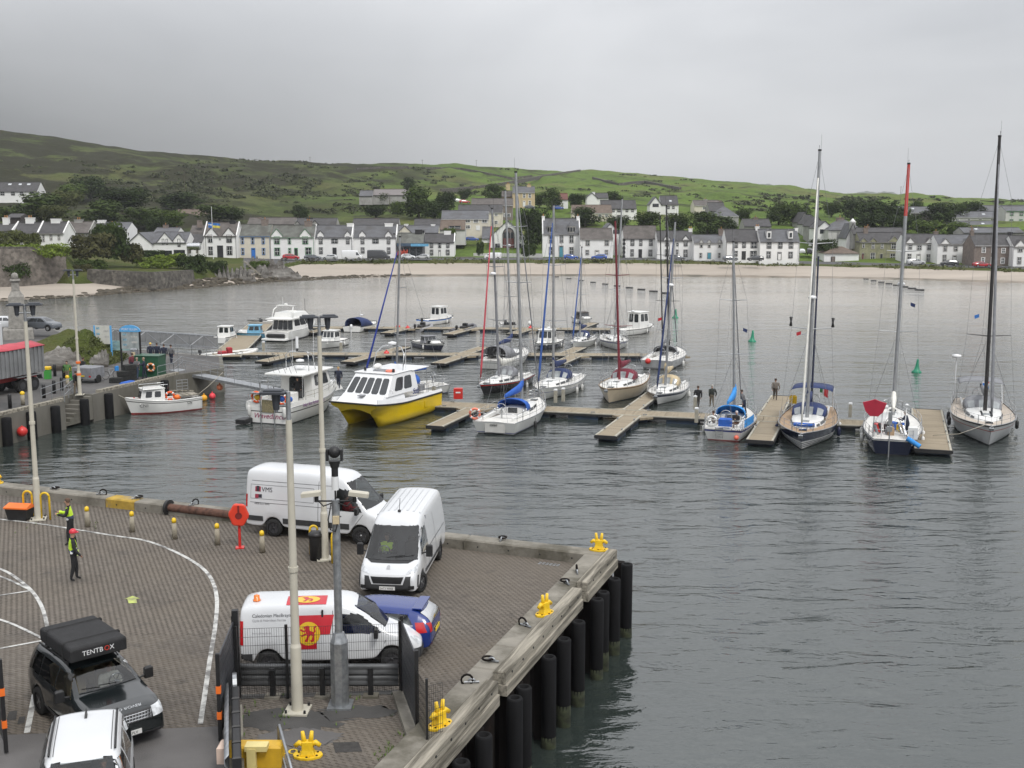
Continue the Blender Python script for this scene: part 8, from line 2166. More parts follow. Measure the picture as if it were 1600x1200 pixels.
for a in[('red family car in front of the green framed white house',455,403.5,4.6,1.65,C_RED,.05),('slate grey saloon right of the red car',489,403.5,4.7,1.45,C_GREY,0),('silver hatchback left of the white street van',515.5,403.5,4.2,1.5,C_SIL,3.1),('white hatchback in front of the small shop',638,402.5,4.0,1.5,M_VWHITE,0),('silver car right of the shop',660.5,402.5,3.9,1.45,C_SIL,3.1),('mid blue hatchback below the tall bay dormer house',892,403,4.0,1.48,C_BLU,.05),('mid blue saloon below the four window house',936,403,4.4,1.5,C_BLU,3.1),('slate grey saloon below the dormered white house',1058,404.5,4.4,1.5,C_GREY,0),('slate grey hatchback left of the end house',1141,405.5,4.0,1.5,C_GREY,.05),('charcoal saloon below the paired window house',1180,405.5,4.4,1.5,C_DK,3.1)]:street_car(*a)
for a in[('silver blue four by four at the two gabled white house',1431,411.5,5.0,1.7,C_SIL,.05),('charcoal estate car at the slate blue roofed house',1483,413,4.6,1.6,C_DK,3.1),('low red car in front of the brown stone house',1534,415,4.6,1.4,C_RED,.05)]:street_car(*a,z=2.4)
street_car('white high roofed van with a green logo on the shore road',551,403.5,5.8,2.6,M_VWHITE,0,'van',cat='van',group='vans on the shore road');street_car('dark grey high roofed van on the shore road',592,403.5,6.2,2.7,C_DK,0,'van',cat='van',group='vans on the shore road');street_car('white van in front of the church hall',770,403,4.8,1.9,M_VWHITE,3.1,'van',cat='van',group='vans on the shore road')
p=W(543,401,3.5)
for a in[('white car on the upper lane left of the ochre house',715,316,4.4,1.5,M_VWHITE,.2),('red car on the upper lane left of the ochre house',726,318,4.4,1.5,C_RED,.2),('slate grey car below the ochre house',829,327,4.6,1.6,C_GREY,0),('blue car below the red roofed house',872,328,4.4,1.6,C_BLU,0),('blue car parked at the top of the lane',738,377,4.2,1.5,C_BLU,0),('white car up the lane right of the end house',1252,397,4.2,1.6,M_VWHITE,1.5),('dark van in the lane beside the end house',1264,398,4.6,2.0,C_DK,1.5)]:street_car(*a[:7],Y={0:445,1:445,2:425,3:430,4:350,5:325,6:325}[['w','r','s','b','p','x','y'].index({'white car on':'w','red car on t':'r','slate grey c':'s','blue car bel':'b','blue car par':'p','white car up':'x','dark van in ':'y'}[a[0][:12]])])
# ------------------------------------------------------------------ FURNITURE OF THE FERRY QUAY
M_CREAMP=mat('cream lamp post paint',(.50,.475,.40),.5,var=.08,scale=2,col2=(.36,.33,.26),thr=(.6,.75))
M_FBLK=mat('black powder coated steel',(.012,.012,.013),.5,var=.3,scale=3)
def lamp_post(label,p,h,rz,heads=2,r=.118):
 t=thing('lamp_post',label,'lamp post',p,rz,'cream lamp posts')
 q=MB();q.box((0,0,.04),(.62,.62,.05));q.tube((0,0,0),(0,0,1.75),r*1.18,r*1.12,14);q.tube((0,0,1.75),(0,0,1.84),r*1.12,r*.9,14);q.tube((0,0,1.84),(0,0,h-.7),r*.88,r*.62,14);q.build('post',M_CREAMP,t)
 q=MB()
 for sx in(-1,1):
  for sy in(-1,1):q.tube((sx*.24,sy*.24,.05),(sx*.24,sy*.24,.14),.035,n=6)
 q.build('bolts',M_FBLK,t,kind='stuff')
 q=MB();q.tube((0,0,h*.45),(0,0,h*.45+.12),r*1.02,n=14);q.build('collar',M_CREAMP,t)
 q=MB();q.tube((0,0,h-.7),(0,0,h),.06,n=8)
 for s_ in((-1,1) if heads==2 else(-1,)):q.tube((0,0,h-.35),(s_*.3,0,h-.35),.035,n=6);q.tube((s_*.3,0,h-.5),(s_*.3,0,h-.1),.05,n=6)
 q.build('arm',M_STEEL,t)
 for s_ in((-1,1) if heads==2 else(-1,)):
  q=MB();q.box((s_*.36,0,h-.02),(.62,.4,.07),ch=.02);q.box((s_*.36,0,h+.03),(.45,.28,.06),ch=.02);q.tube((s_*.3,0,h-.45),(s_*.3,0,h-.05),.08,.12,8);q.build('lamp_head',mat('dark lamp housing',(.05,.055,.065),.5,.3),t)
lamp_post('cream lamp post between two yellow hoops at far left',W(60,812,QZ),9.0,.3)
lamp_post('cream lamp post beside the black litter bin',W(508,874,QZ),9.0,.25)
t_=W(465,1112,QZ)
lamp_post('cream lamp post standing inside the fenced pen',t_,8.3,-.05,1,.125)
lamp_post('cream lamp post on the north quay with orange bands',W(125,617,LZ),9.4,.2)
lamp_post('cream lamp post on the north quay behind the truck trailer',W(53,610,LZ),6.2,.1) if False else None
t=thing('camera_pole','galvanised camera pole with dome camera and two side cameras','camera pole',W(532,1103,QZ))
q=MB();q.box((0,0,.03),(.62,.62,.05));q.loft([[(r_*math.cos(a),r_*math.sin(a),z) for a in np.linspace(0,2*math.pi,9)[:-1]+.39] for r_,z in((.235,.05),(.235,1.75),(.14,2.0))],smooth=False);q.tube((0,0,2.0),(0,0,5.5),.10,.10,12);q.build('pole',M_STEEL,t)
q=MB();q.tube((0,0,5.5),(0,0,5.75),.025,n=6,mi=0);q.tube((0,0,5.75),(0,0,6.1),.09,n=10,mi=1);q.build('top_tube',[M_BLACK,M_WHITE],t)
q=MB();q.tube((0,0,6.1),(0,0,6.32),.085,n=10);q.tube((0,0,6.32),(0,0,6.5),.10,.15,10);q.ball((0,0,6.72),.155,14)
for s_ in(-1,1):q.box((s_*.18,0,6.65),(.06,.14,.3),ch=.02)
q.build('dome_camera',M_BLACK,t)
for s_ in(-1,1):
 q=MB();q.tube((0,0,5.46),(s_*.45,0,5.46),.025,n=6);q.path([(s_*.08,-.05,5.42),(s_*.3,-.05,5.34),(s_*.45,-.05,5.5)],.02,5);q.tube((s_*.48,0,5.44),(s_*.48,0,5.58),.06,n=6);q.build('arm',M_BLACK,t)
 q=MB();q.box((s_*.6,-.05,5.66),(.5,.18,.13),ry=s_*.12,ch=.03);q.build('side_camera',M_CREAMP,t)
q=MB();q.box((.02,-.12,5.0),(.16,.08,.2));q.build('junction_box',M_TAN,t)
q=MB();q.path([(-.1,-.1,5.4),(-.18,-.12,5.0),(-.12,-.13,4.75),(.0,-.13,4.7),(.06,-.13,4.9)],.018,5);q.build('cable',M_BLACK,t)
def snap(u,v,z=3.40,k_=.42):
 p=ql(u,v,z);r_=QI2@W(u,v,z)
 if r_.x<-1.2:p.y=-KW*.45;return QM@Vector((p.x,p.y,z))
 return Q2(-KW*k_,r_.y,z)
def horn(label,p,rz,s=.66):
 t=thing('mooring_bollard',label,'bollard',p,rz,'yellow mooring bollards')
 q=MB();q.prism([(.5*math.cos(a)*(1.1 if abs(math.cos(a))>.7 else.95),.36*math.sin(a)) for a in np.linspace(0,2*math.pi,13)[:-1]],0,.10);b_=q.build('base_plate',M_YELLOW,t,bevel=.015)
 q=MB()
 for k in range(6):a=k*math.pi/3+.5;q.tube((.40*math.cos(a),.28*math.sin(a),.10),(.40*math.cos(a),.28*math.sin(a),.12),.045,n=6)
 q.build('bolts',M_PILE,t,kind='stuff')
 q=MB();q.loft([[(x*w_,y*d_,z) for x,y in((-1,-1),(1,-1),(1,1),(-1,1))] for z,w_,d_ in((.1,.27,.20),(.3,.21,.15),(.62,.20,.14))],smooth=False);q.build('stem',M_YELLOW,t,bevel=.03)
 for s_ in(-1,1):
  q=MB();q.path([(s_*.10,0,.5),(s_*.14,0,.72),(s_*.17,0,.98)],[.10,.085,.065],10);q.build('horn',M_YELLOW,t)
  q=MB();q.path([(s_*.12,0,.46),(s_*.30,0,.55),(s_*.46,0,.42)],[.11,.10,.085],10);q.build('arm',M_YELLOW,t)
 t.scale=(s,)*3
horn('yellow double horned bollard inside the fenced pen',W(481,1182,QZ),.05,.64)
for lab,u,v in(('yellow double horned bollard nearest on the quay edge',707,1138),('yellow double horned bollard halfway along the quay edge',866,962)):horn(lab,snap(u,v,3.40,.12),QA+R(70))
horn('yellow double horned bollard near the outer quay corner',snap(900,856),QA+.2);horn('yellow double horned bollard at the left end of the far kerb',snap(11,750),QA)
for i,(u,v,lab) in enumerate(((103,759,'behind the worker with the phone'),(176,767,'left of the yellow painted kerb block'),(229,774,'right of the yellow painted kerb block'),(319,783,'behind the rusty pipe'),(793,838,'on the far kerb left of the corner bollard'),(916,897,'first below the outer corner'),(897,914,'second below the outer corner'),(835,981,'below the halfway bollard'),(785,1037,'above the beam gap'),(752,1070,'above the nearest bollard'))):
 t=thing('mooring_ring',f'iron mooring ring on the kerb, {lab}','mooring ring',snap(u,v,3.40),QA+.4*i,'iron mooring rings');q=MB();q.torus((.12,0,.10),.15,.03,'Y' if i%2 else 'Z',12,6);q.build('ring',M_PILE,t);q=MB();q.tube((-.2,0,.04),(.2,0,.04),.03,n=6);q.torus((0,0,.04),.09,.03,'Y',8,5,a1=math.pi);q.build('staple',M_STEEL,t)
M_POSTC=mat('stained concrete post',(.30,.27,.21),.9,var=.2,scale=4,col2=(.2,.17,.12),thr=(.5,.65))
ORD=['first','second','third','fourth','fifth']
for i,(u,v) in enumerate(((137,823),(207,831),(273,842),(340,851),(410,863))):
 t=thing('bollard',f'concrete post with yellow cap, {ORD[i]} from the left of the row','bollard',W(u,v,QZ),0,'yellow capped concrete posts');q=MB();q.lathe([(.12,0),(.085,.66)],n=10);q.build('post',M_POSTC,t);q=MB();q.lathe([(.092,.66),(.092,.76),(.07,.83),(.01,.86)],n=10);q.build('cap',M_YELLOW,t)
t=thing('lifebuoy_stand','red lifebuoy housing on a red post beside the long white van','lifebuoy stand',W(375,856,QZ),.2)
MB().tube((0,0,0),(0,0,1.5),.055,n=8).build('post',M_RED,t);MB().box((0,0,.02),(.32,.32,.04)).build('foot',M_RED,t)
q=MB()
o8=[(r_*math.cos(a),r_*1.22*math.sin(a)) for a,r_ in[(k*math.pi/12,.365+.022*math.cos(k*math.pi/2+.6)) for k in range(24)]]
q.prism_y([(x,1.32+z) for x,z in o8],-.16,.02);q.build('housing',mat('orange red plastic',(.62,.045,.02),.4,var=.08),t,bevel=.07)
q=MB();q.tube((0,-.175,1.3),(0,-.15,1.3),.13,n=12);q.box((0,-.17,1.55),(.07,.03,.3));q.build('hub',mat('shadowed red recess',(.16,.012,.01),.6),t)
t=thing('litter_bin','black round litter bin beside the lamp post','bin',W(494,874,QZ));q=MB();q.lathe([(.23,0),(.25,.85),(.26,.9)],n=16);q.build('body',M_BLACK,t);q=MB();q.lathe([(.27,.88),(.27,.98),(.2,1.06),(.02,1.08)],n=16);q.build('lid',M_BLACK,t)
def hoop(label,u,v,rz,h=1.15,w=.36):
 t=thing('yellow_hoop',label,'barrier',W(u,v,QZ),rz,'yellow protective hoops');q=MB();q.path([(-w/2,0,0),(-w/2,0,h-w/2)]+[(w/2*math.cos(a),0,h-w/2+w/2*math.sin(a)) for a in np.linspace(math.pi*.85,.15*math.pi,6)]+[(w/2,0,h-w/2),(w/2,0,0)],.045,8);q.build('hoop',M_YELLOW,t)
hoop('yellow hoop left of the far left lamp post',45,809,0);hoop('yellow hoop right of the far left lamp post',72,812,0);hoop('yellow hoop behind the black litter bin',491,866,0,1.1,.28);hoop('yellow hoop right of the litter bin lamp post',524,878,1.1,1.15)
t=thing('grit_bin','black grit bin with an orange lid beside the yellow hoop','bin',W(32,811,QZ),-.15);q=MB();q.loft([[(x*w_,y*d_,z) for x,y in((-1,-1),(1,-1),(1,1),(-1,1))] for z,w_,d_ in((0,.42,.25),(.5,.5,.32))],smooth=False);q.build('body',M_BLACK,t,bevel=.03);q=MB();q.add([(-.53,-.35,.5),(.53,-.35,.5),(.53,.35,.5),(-.53,.35,.5),(-.5,.05,.68),(.5,.05,.68),(.53,-.35,.56),(-.53,-.35,.56)],[(3,2,5,4),(0,1,6,7),(7,6,5,4),(0,7,4,3),(1,2,5,6)]);q.build('lid',M_ORANGE,t)
a,b_=W(266,792,3.28),W(385,806,3.28);t=thing('rusty_pipe','rusty steel pipe with a black flange lying along the kerb','pipe',a,math.atan2((b_-a).y,(b_-a).x));L_=(b_-a).length
MB().tube((0,-.1,0),(L_+1,-.1,0),.17,n=12).build('pipe',mat('rusty steel',(.10,.05,.035),.9,var=.5,scale=5,bump=.4),t);MB().tube((-.06,-.1,0),(.06,-.1,0),.33,n=16).build('flange',M_BLACK,t)
q=MB();q.M=QM
for i in range(12):q.box((-1.5-(i%6)*.14,-1.15-(i//6)*.14,QZ+.006),(.09,.09,.012))
struct(q.build('drain_grate',M_STEEL))
def mesh_panel(t,a,b,h,z0=.08):
 q=MB();a,b=Vector(a),Vector(b);L_=(b-a).length
 n=int(L_/.06)
 for i in range(n+1):p=a.lerp(b,i/n);q.tube(p+Vector((0,0,z0)),p+Vector((0,0,h)),.0045,n=3,cap=False)
 for k in range(9):z=z0+(h-z0)*k/8;q.tube(a+Vector((0,0,z)),b+Vector((0,0,z)),.006,n=3,cap=False)
 q.build('mesh_panel',M_FBLK,t,kind='stuff')
F0,F1=W(372,1094,QZ),W(626,1084,QZ)
t=thing('mesh_fence','black welded mesh fence across the back of the pen','fence',F0);d=F1-F0
P=[Vector(),d*.305,d*.65,d]
for p in(P[0],P[1],P[3]):q=MB();q.box((p.x,p.y,1.0),(.07,.07,2.05));q.build('post',M_FBLK,t)
mesh_panel(t,P[0],P[1],1.95);mesh_panel(t,P[1],P[3],1.95)
t=thing('crash_barrier','dark galvanised crash barrier behind the mesh fence','barrier',F0+Vector((-.05,.28,0)));q=MB()
for(z,y) in((.72,0),(.42,0)):q.loft([[(x,y+dy,z+dz) for dz,dy in((-.15,.03),(-.09,-.03),(-.03,.01),(.03,.01),(.09,-.03),(.15,.03))] for x in np.linspace(0,d.length,9)],closed_ring=False,cap=False)
b_=q.build('rail',mat('dull galvanised rail',(.13,.134,.138),.6,.5,var=.3,scale=2),t);md=b_.modifiers.new('t','SOLIDIFY');md.thickness=.02
for f in(.22,.53,.83):q=MB();q.box((d.x*f,-.12+d.y*f*.2,.4),(.13,.1,.8));q.box((d.x*f,-.12+d.y*f*.2,.03),(.4,.3,.06),mi=1);q.build('post',[M_FBLK,M_CONC],t)
def gate(label,a,b,h,rz_dirs=None):
 a,b=Vector(a),Vector(b);d=(b-a);L_=d.length;t=thing('gate',label,'gate',a,math.atan2(d.y,d.x),'dark panelled gates')
 for x in(0,L_):q=MB();q.box((x,0,h/2+.05),(.09,.09,h));q.build('stile',M_FBLK,t)
 n=9
 for i in range(n):q=MB();q.box((L_/2,0,.18+(h-.25)*(i+.5)/n),(L_-.1,.035,(h-.25)/n-.03));q.build('slat',mat('dark grey gate slat',(.045,.048,.055),.45,.3,var=.2),t)
 return t,L_
ga,gb=W(369,1090,QZ),W(345,1160,QZ)
t,L_=gate('left gate leaf of the pen with orange reflectors',ga,gb,2.2)
for z in(1.35,.7):q=MB();q.box((L_+.01,0,z),(.11,.11,.18));q.build('reflector',M_ORANGE,t)
q=MB();q.box((-.02,.05,1.2),(.16,.16,2.4));q.build('gate_post',M_FBLK,t)
t,L_=gate('right gate leaf of the pen near the quay edge',W(629,1086,QZ),W(652,1150,QZ),2.15)
ga,gb=W(-22,1090,QZ),W(10,1178,QZ);t,L_=gate('gate leaf at the left edge of the picture',ga,gb,2.3)
for z in(1.55,.75):q=MB();q.box((L_+.01,0,z),(.11,.11,.18));q.build('reflector',M_ORANGE,t)
t=thing('mesh_fence','short bent mesh fence closing the pen at the kerb','fence',W(653,1152,QZ));e=W(668,1180,QZ)-W(653,1152,QZ)
q=MB();q.box((e.x,e.y,.95),(.06,.06,1.9));q.build('post',M_FBLK,t);mesh_panel(t,(0,0,0),(e.x,e.y,0),1.7);mesh_panel(t,(e.x,e.y,0),(e.x+.35,e.y+.25,0),1.7)
kb=MB();P_=[W(632,1086,QZ),W(655,1152,QZ),W(668,1185,QZ)]
for a,b_ in zip(P_[:-1],P_[1:]):m_=(a+b_)/2;kb.box((m_.x-.12,m_.y,QZ+.06),((b_-a).length,.4,.14),rz=math.atan2((b_-a).y,(b_-a).x))
struct(kb.build('pen_kerb',M_CONC))
a,b_=W(366,1128,QZ),W(368,1250,QZ);d=b_-a;t=thing('guard_rail','galvanised guard rail with black spacer blocks on a concrete upstand','barrier',a,math.atan2(d.y,d.x));L_=d.length
q=MB();q.box((L_/2,0,.22),(L_,.42,.44));q.build('upstand',M_CONC,t)
q=MB();q.loft([[(x,-.12+y,.88+z) for z,y in((-.17,.02),(-.07,-.07),(.07,-.07),(.17,.02))] for x in np.linspace(0,L_,6)],closed_ring=False,cap=False);r_=q.build('rail',M_STEEL,t);md=r_.modifiers.new('t','SOLIDIFY');md.thickness=.02
for i in range(5):q=MB();q.box((.5+i*.78,.06,.8),(.7,.2,.42),ch=.03);q.build('spacer_block',M_BLACK,t)
q=MB();q.M=Matrix.Translation((-.1,.05,.9));q.prism_y([(.28*math.cos(k*math.pi/7),.34*math.sin(k*math.pi/7)) for k in range(14)],-.05,.05);q.build('end_plate',M_STEEL,t)
c=W(400,1206,QZ);t=thing('buffer_beam','yellow buffer beam at the bottom edge of the pen','barrier',c,0);q=MB();q.box((0,0,.45),(1.25,.4,.5),ch=.04);q.build('beam',mat('ochre yellow steel',(.55,.33,.02),.45,var=.12,scale=4),t);q=MB();q.box((-.72,0,.5),(.22,.42,.42),ch=.05);q.build('end_cap',mat('pale pink paint',(.62,.48,.40),.6),t);q=MB();q.box((.1,-.25,.74),(.5,.28,.12));q.box((0,-.35,.5),(.2,.12,.5));q.build('bracket',mat('pale yellow steel',(.62,.52,.22),.5),t)
c=W(437,1196,QZ);t=thing('handrail','galvanised handrail running down beside the buffer beam','handrail',c,0);q=MB();q.path([(0,0,0),(0,0,.95),(.03,-.05,1.02),(.5,-1.0,.35),(.8,-1.6,-.1)],.035,7);q.path([(0,0,.5),(.45,-.9,-.1)],.03,6);q.build('rail',M_STEEL,t)
q=MB();random.seed(9)
for(u,v,n,r_) in((375,1160,40,10),(618,1180,60,14),(440,1118,14,8),(640,1150,20,10),(560,1088,16,40),(148,822,8,6),(38,813,10,20),(385,1110,16,10)):
 for k in range(n):
  p=W(random.gauss(u,r_),random.gauss(v,r_*.6),QZ)
  if v==1160:p=W(376+random.gauss(0,3),random.uniform(1120,1195),QZ)
  for j in range(5):a=random.uniform(0,6.28);l=random.uniform(.04,.13);e=Vector((math.cos(a),math.sin(a),0));q.add([p-e.cross(Vector((0,0,.012))),p+e.cross(Vector((0,0,.012))),p+e*l*.6+Vector((0,0,l))],[(0,1,2)])
q.build('weeds',mat('green weeds',(.09,.15,.025),.9,var=.4,scale=3),kind='stuff')
# ------------------------------------------------------------------ THE NORTH QUAY
def lq(u,v,z=LZ):return W(u,v,z)
QD=math.atan2(dirn.y,dirn.x)
M_TIP=mat('grey ribbed tipper body',(.26,.265,.27),.5,.4,var=.2,scale=.8,col2=(.16,.155,.15),thr=(.5,.68))
p=lq(72,606);t=thing('truck_trailer','grey ribbed tipping trailer with a red rolled cover','trailer',p+inn*1.2,QD+math.pi,None)
q=MB();q.box((5.2,0,2.35),(10.4,2.4,2.0));q.build('tipper_body',M_TIP,t)
for s_ in(-1,1):
 for i in range(24):q=MB();q.box((.2+i*.44,s_*1.23,2.35),(.14,.10,2.0));q.build('rib',M_TIP,t)
q=MB();q.loft([[(x,y,3.36+(.30 if abs(y)<.1 else 0)+.02*math.sin(x*3)) for y in(-1.3,0,1.3)] for x in np.linspace(-.05,10.4,14)],closed_ring=False,cap=False);r_=q.build('cover_sheet',mat('faded red tarpaulin',(.42,.06,.08),.7,var=.2,scale=1),t);md=r_.modifiers.new('t','SOLIDIFY');md.thickness=.05
q=MB();q.box((5,0,1.05),(10,.9,.35));q.box((3.6,-1.1,.95),(2.2,.06,.5));q.build('chassis',mat('red chassis paint',(.30,.03,.03),.6),t)
for x in(1.2,2.5,8.2):
 for y in(-1,1):q=MB();q.tube((x,y-.18,.52),(x,y+.18,.52),.52,n=18);q.tube((x,y-.19,.52),(x,y+.19,.52),.28,n=14,mi=1);q.build('wheel',[M_TYRE,M_RIMK],t)
for y in(-1.1,1.1):q=MB();q.box((1.85,y,1.22),(2.6,.5,.06));q.box((.5,y,1.02),(.06,.5,.45),ry=.4);q.build('mudguard',M_ALU,t)
p=lq(30,575);t=thing('truck','white box truck parked behind the red covered trailer','truck',p+inn*5.5+dirn*3,QD+math.pi);MB().box((4,0,2.35),(8,2.4,2.5),ch=.06).build('box_body',M_VWHITE,t);MB().box((4,0,.8),(8,1.0,.4)).build('chassis',M_TRIM,t)
for x in(1.5,6.5):
 for y in(-1,1):q=MB();q.tube((x,y-.15,.5),(x,y+.15,.5),.5,n=14);q.build('wheel',M_TYRE,t)
street_car('grey brown estate car parked behind the stone monument',66,516,4.6,1.55,C_GREY,-.3,z=2.8,group='cars on the north quay');street_car('white car at the left edge behind the monument',8,514,4.4,1.5,M_VWHITE,.1,z=2.8,group='cars on the north quay')
p=W(29,524,2.4);t=thing('monument','rough granite monument pillar with a carved top','monument',p,.4);M_GRAN=mat('pale granite',(.25,.24,.22),.9,var=.25,scale=3,bump=.5,bscale=6)
rg= lambda w_,z:[(x*w_,y*w_,z) for x,y in((-1,-1),(1,-1),(1,1),(-1,1))]
q=MB();q.loft([rg(1.6,-.5),rg(1.5,.8)],smooth=False);q.build('plinth',M_GRAN,t,bevel=.1);q=MB();q.loft([rg(.95,.8),rg(.78,4.3),rg(.45,4.9)],smooth=False);q.build('shaft',M_GRAN,t,bevel=.06);q=MB();q.loft([rg(.42,4.9),rg(.36,5.9),rg(.55,6.0),rg(.5,6.2)],smooth=False);q.ball((0,0,6.5),.38,8,sc=(1,.7,1.1));q.build('carved_top',M_GRAN,t)
M_BLUP=paint('light blue board frame',(.10,.36,.68),.5)
def board(label,u,v,w,h,zb,frame,face,arch=False,txt=None):
 t=thing('information_board',label,'sign',lq(u,v),-.1,'information boards')
 for s_ in(-1,1):q=MB();q.box((s_*w/2,0,(zb+h)/2),(.13,.13,zb+h));q.build('post',frame,t)
 q=MB();q.box((0,0,zb+h/2),(w-.14,.06,h));q.build('panel',face,t)
 for k in range(5):q=MB();q.box((-w*.28+(k%2)*w*.5,-.035,zb+h*(.25+.15*k)),(w*(.3 if k%2 else.2),.01,h*.11));q.build('print',mat('map print blue',(.20,.34,.42),.7,var=.5,scale=9) if k%2==0 else mat('map print grey',(.42,.42,.40),.7,var=.3,scale=14),t)
 if arch:q=MB();q.prism_y([(w/2*math.cos(a)*1.1,zb+h+.05+.55*math.sin(a)) for a in np.linspace(0,math.pi,9)]+[(-w*.46,zb+h),(w*.46,zb+h)],-.06,.06);q.build('arched_header',M_BLUP,t);text_mesh(txt,.26,M_WHITE,t,(0,-.075,zb+h+.14),(R(90),0,0),align='CENTER',thick=.002)
board('tall map board in a light blue frame beside the knoll',163,566,1.55,1.7,1.7,M_BLUP,mat('pale map panel',(.52,.52,.48),.6,var=.1));board('low blue grey information panel right of the map board',190,564,1.9,.9,1.0,M_STEEL,mat('blue green panel',(.25,.38,.38),.6,var=.3,scale=2));board('arched harbour sign with a light blue header',206,579,1.75,1.5,1.9,M_FBLK,mat('glass notice case',(.30,.33,.33),.3,var=.3),True,'PORT ELLEN')
t=thing('ticket_post','grey arched payment post beside the harbour sign','post',lq(211,579));q=MB();q.box((0,0,1.0),(.6,.4,2.0),ch=.1);q.build('body',M_STEEL,t,bevel=.05);q=MB();q.box((0,-.21,1.45),(.3,.03,.4));q.build('notice',M_TAN,t)
M_GRNB=paint('dark green shed paint',(.012,.075,.035),.5);t=thing('storage_cabinet','dark green steel storage cabinet with a lifebuoy on its side','cabinet',lq(250,588)+inn*.9,-.12)
q=MB();q.box((0,0,.87),(2.1,1.5,1.74));q.build('body',M_GRNB,t,bevel=.03);q=MB();q.box((0,0,1.77),(2.2,1.6,.06));q.build('roof',M_GRNB,t);q=MB();q.box((.0,-.76,.87),(.03,.02,1.7));q.build('door_gap',M_BLACK,t)
ring_buoy(t,(.45,-.9,.85),math.pi/2,mat('faded orange lifebuoy',(.60,.22,.08),.6),.30)
def rail_run(label,pts,h=1.05,m=M_STEEL,name='railing',mid=1):
 P=[Vector(p) for p in pts];t=thing(name,label,'railing',P[0],0,'steel railings on the north quay');q=MB();o=P[0]
 for a,b_ in zip(P[:-1],P[1:]):
  n=max(1,int((b_-a).length/1.6))
  for i in range(n+1):c=a.lerp(b_,i/n)-o;q.tube(c,c+Vector((0,0,h)),.028,n=5)
  for k in range(mid+1):z=Vector((0,0,h*(k+1)/(mid+1)));q.tube(a-o+z,b_-o+z,.025,n=5)
 q.build('rails',m,t,kind='stuff')
rail_run('steel railing behind the three people above the green cabinet',[lq(212,552),lq(300,556),lq(346,562)],mid=2)
rail_run('steel railing in front of the quay steps',[lq(65,630),lq(112,612)]);rail_run('steel railing down the quay steps',[lq(101,628),lq(120,610)]);rail_run('steel railing beside the green cabinet at the quay edge',[lq(247,592),lq(272,586),lq(285,575)])
def gangway(label,a,b,w,truss,h=1.1):
 a,b=Vector(a),Vector(b);d=b-a;L_=math.hypot(d.x,d.y);t=thing('gangway',label,'gangway',a,math.atan2(d.y,d.x),'gangways to the pontoons');sl=d.z/L_
 Z= lambda x:x*sl
 q=MB();q.loft([[(x,y,Z(x)+z) for y,z in((-w/2,0),(w/2,0),(w/2,-.22),(-w/2,-.22))] for x in(0,L_)],smooth=False);q.build('walkway',M_STEEL,t)
 n=int(L_/1.5)
 for s_ in(-1,1):
  y=s_*w/2
  q=MB();r_=.05 if truss else.02
  q.tube((0,y,h),(L_,y,Z(L_)+h),r_,n=6)
  if not truss:q.tube((0,y,h*.55),(L_,y,Z(L_)+h*.55),.015,n=5)
  for i in range(n+1):x=L_*i/n;q.tube((x,y,Z(x)),(x,y,Z(x)+h),r_*.9 if truss else.022,n=5)
  if truss:
   for i in range(n):x0,x1=L_*i/n,L_*(i+1)/n;q.tube((x0,y,Z(x0)+(h if i%2 else 0)),(x1,y,Z(x1)+(0 if i%2 else h)),.04,n=5)
  q.build('truss_side' if truss else 'handrail',M_STEEL,t,kind='stuff')
  if truss:q=MB();q.loft([[(x,y*1.02,Z(x)+.05),(x,y*1.02,Z(x)+h*.9)] for x in(0,L_)],closed_ring=False,cap=False);q.build('mesh_infill',mat('grey mesh infill',(.20,.205,.21),.7,.3,var=.15),t)
gangway('long truss gangway with mesh sides running out to the pontoons',W(152,531,2.6),W(336,542,.9),1.5,True,1.25)
gangway('narrow gangway with thin handrails sloping down to the charter boat',W(272,577,LZ+.1),W(478,617,.6),1.3,False)
q=MB();t=thing('box_trailer','small grey box trailer with a yellow number plate','trailer',lq(155,598)+inn*1.0,QD);q.box((0,0,.85),(1.6,1.9,.9),ch=.05);q.build('body',M_GREYC,t);plate(t,(-.83,0,.62),math.pi,'',M_PLATEY)
for y in(-.9,.9):q=MB();q.tube((.0,y-.1,.33),(0,y+.1,.33),.33,n=12);q.build('wheel',M_TYRE,t);q=MB();q.box((-.81,y*.85,.6),(.03,.18,.12));q.build('tail_lamp',M_TAIL,t)
for i,(u,v,lab) in enumerate(((182,598,'left stack beside the bicycle'),(193,596,'middle stack below the harbour sign'),(203,594,'tall right stack below the harbour sign'),(90,566,'single creel on the grass by the knoll'))):
 t=thing('lobster_creel',f'black netted lobster creels, {lab}','lobster creel',lq(u,v),.3*i,'lobster creels on the quay');q=MB()
 for k in range(1+(i%3)):q.box((0,0,.22+.44*k),(.95,.65,.40),ch=.02,rz=.1*k)
 q.build('creels',mat('black creel netting',(.02,.021,.02),.95,var=.6,scale=14,bump=.6),t,kind='stuff')
t=thing('bicycle','bicycle with a light blue bag leaning by the trailer','bicycle',lq(174,592),.9);q=MB()
for x in(-.5,.5):q.torus((x,0,.34),.33,.02,'Y',16,5)
q.build('wheels',M_TYRE,t,kind='stuff');q=MB();q.path([(-.5,0,.34),(-.1,0,.34),(-.2,0,.85),(.35,0,.82),(.5,0,.34)],.02,5);q.tube((-.1,0,.34),(.35,0,.82),.02,n=5);q.tube((.35,0,.82),(.32,0,1.05),.018,n=5);q.tube((.32,-.25,1.05),(.32,.25,1.05),.015,n=5);q.build('frame',M_STEEL,t);q=MB();q.box((.45,-.15,.85),(.3,.14,.4),ch=.04);q.build('bag',M_SKYC,t)
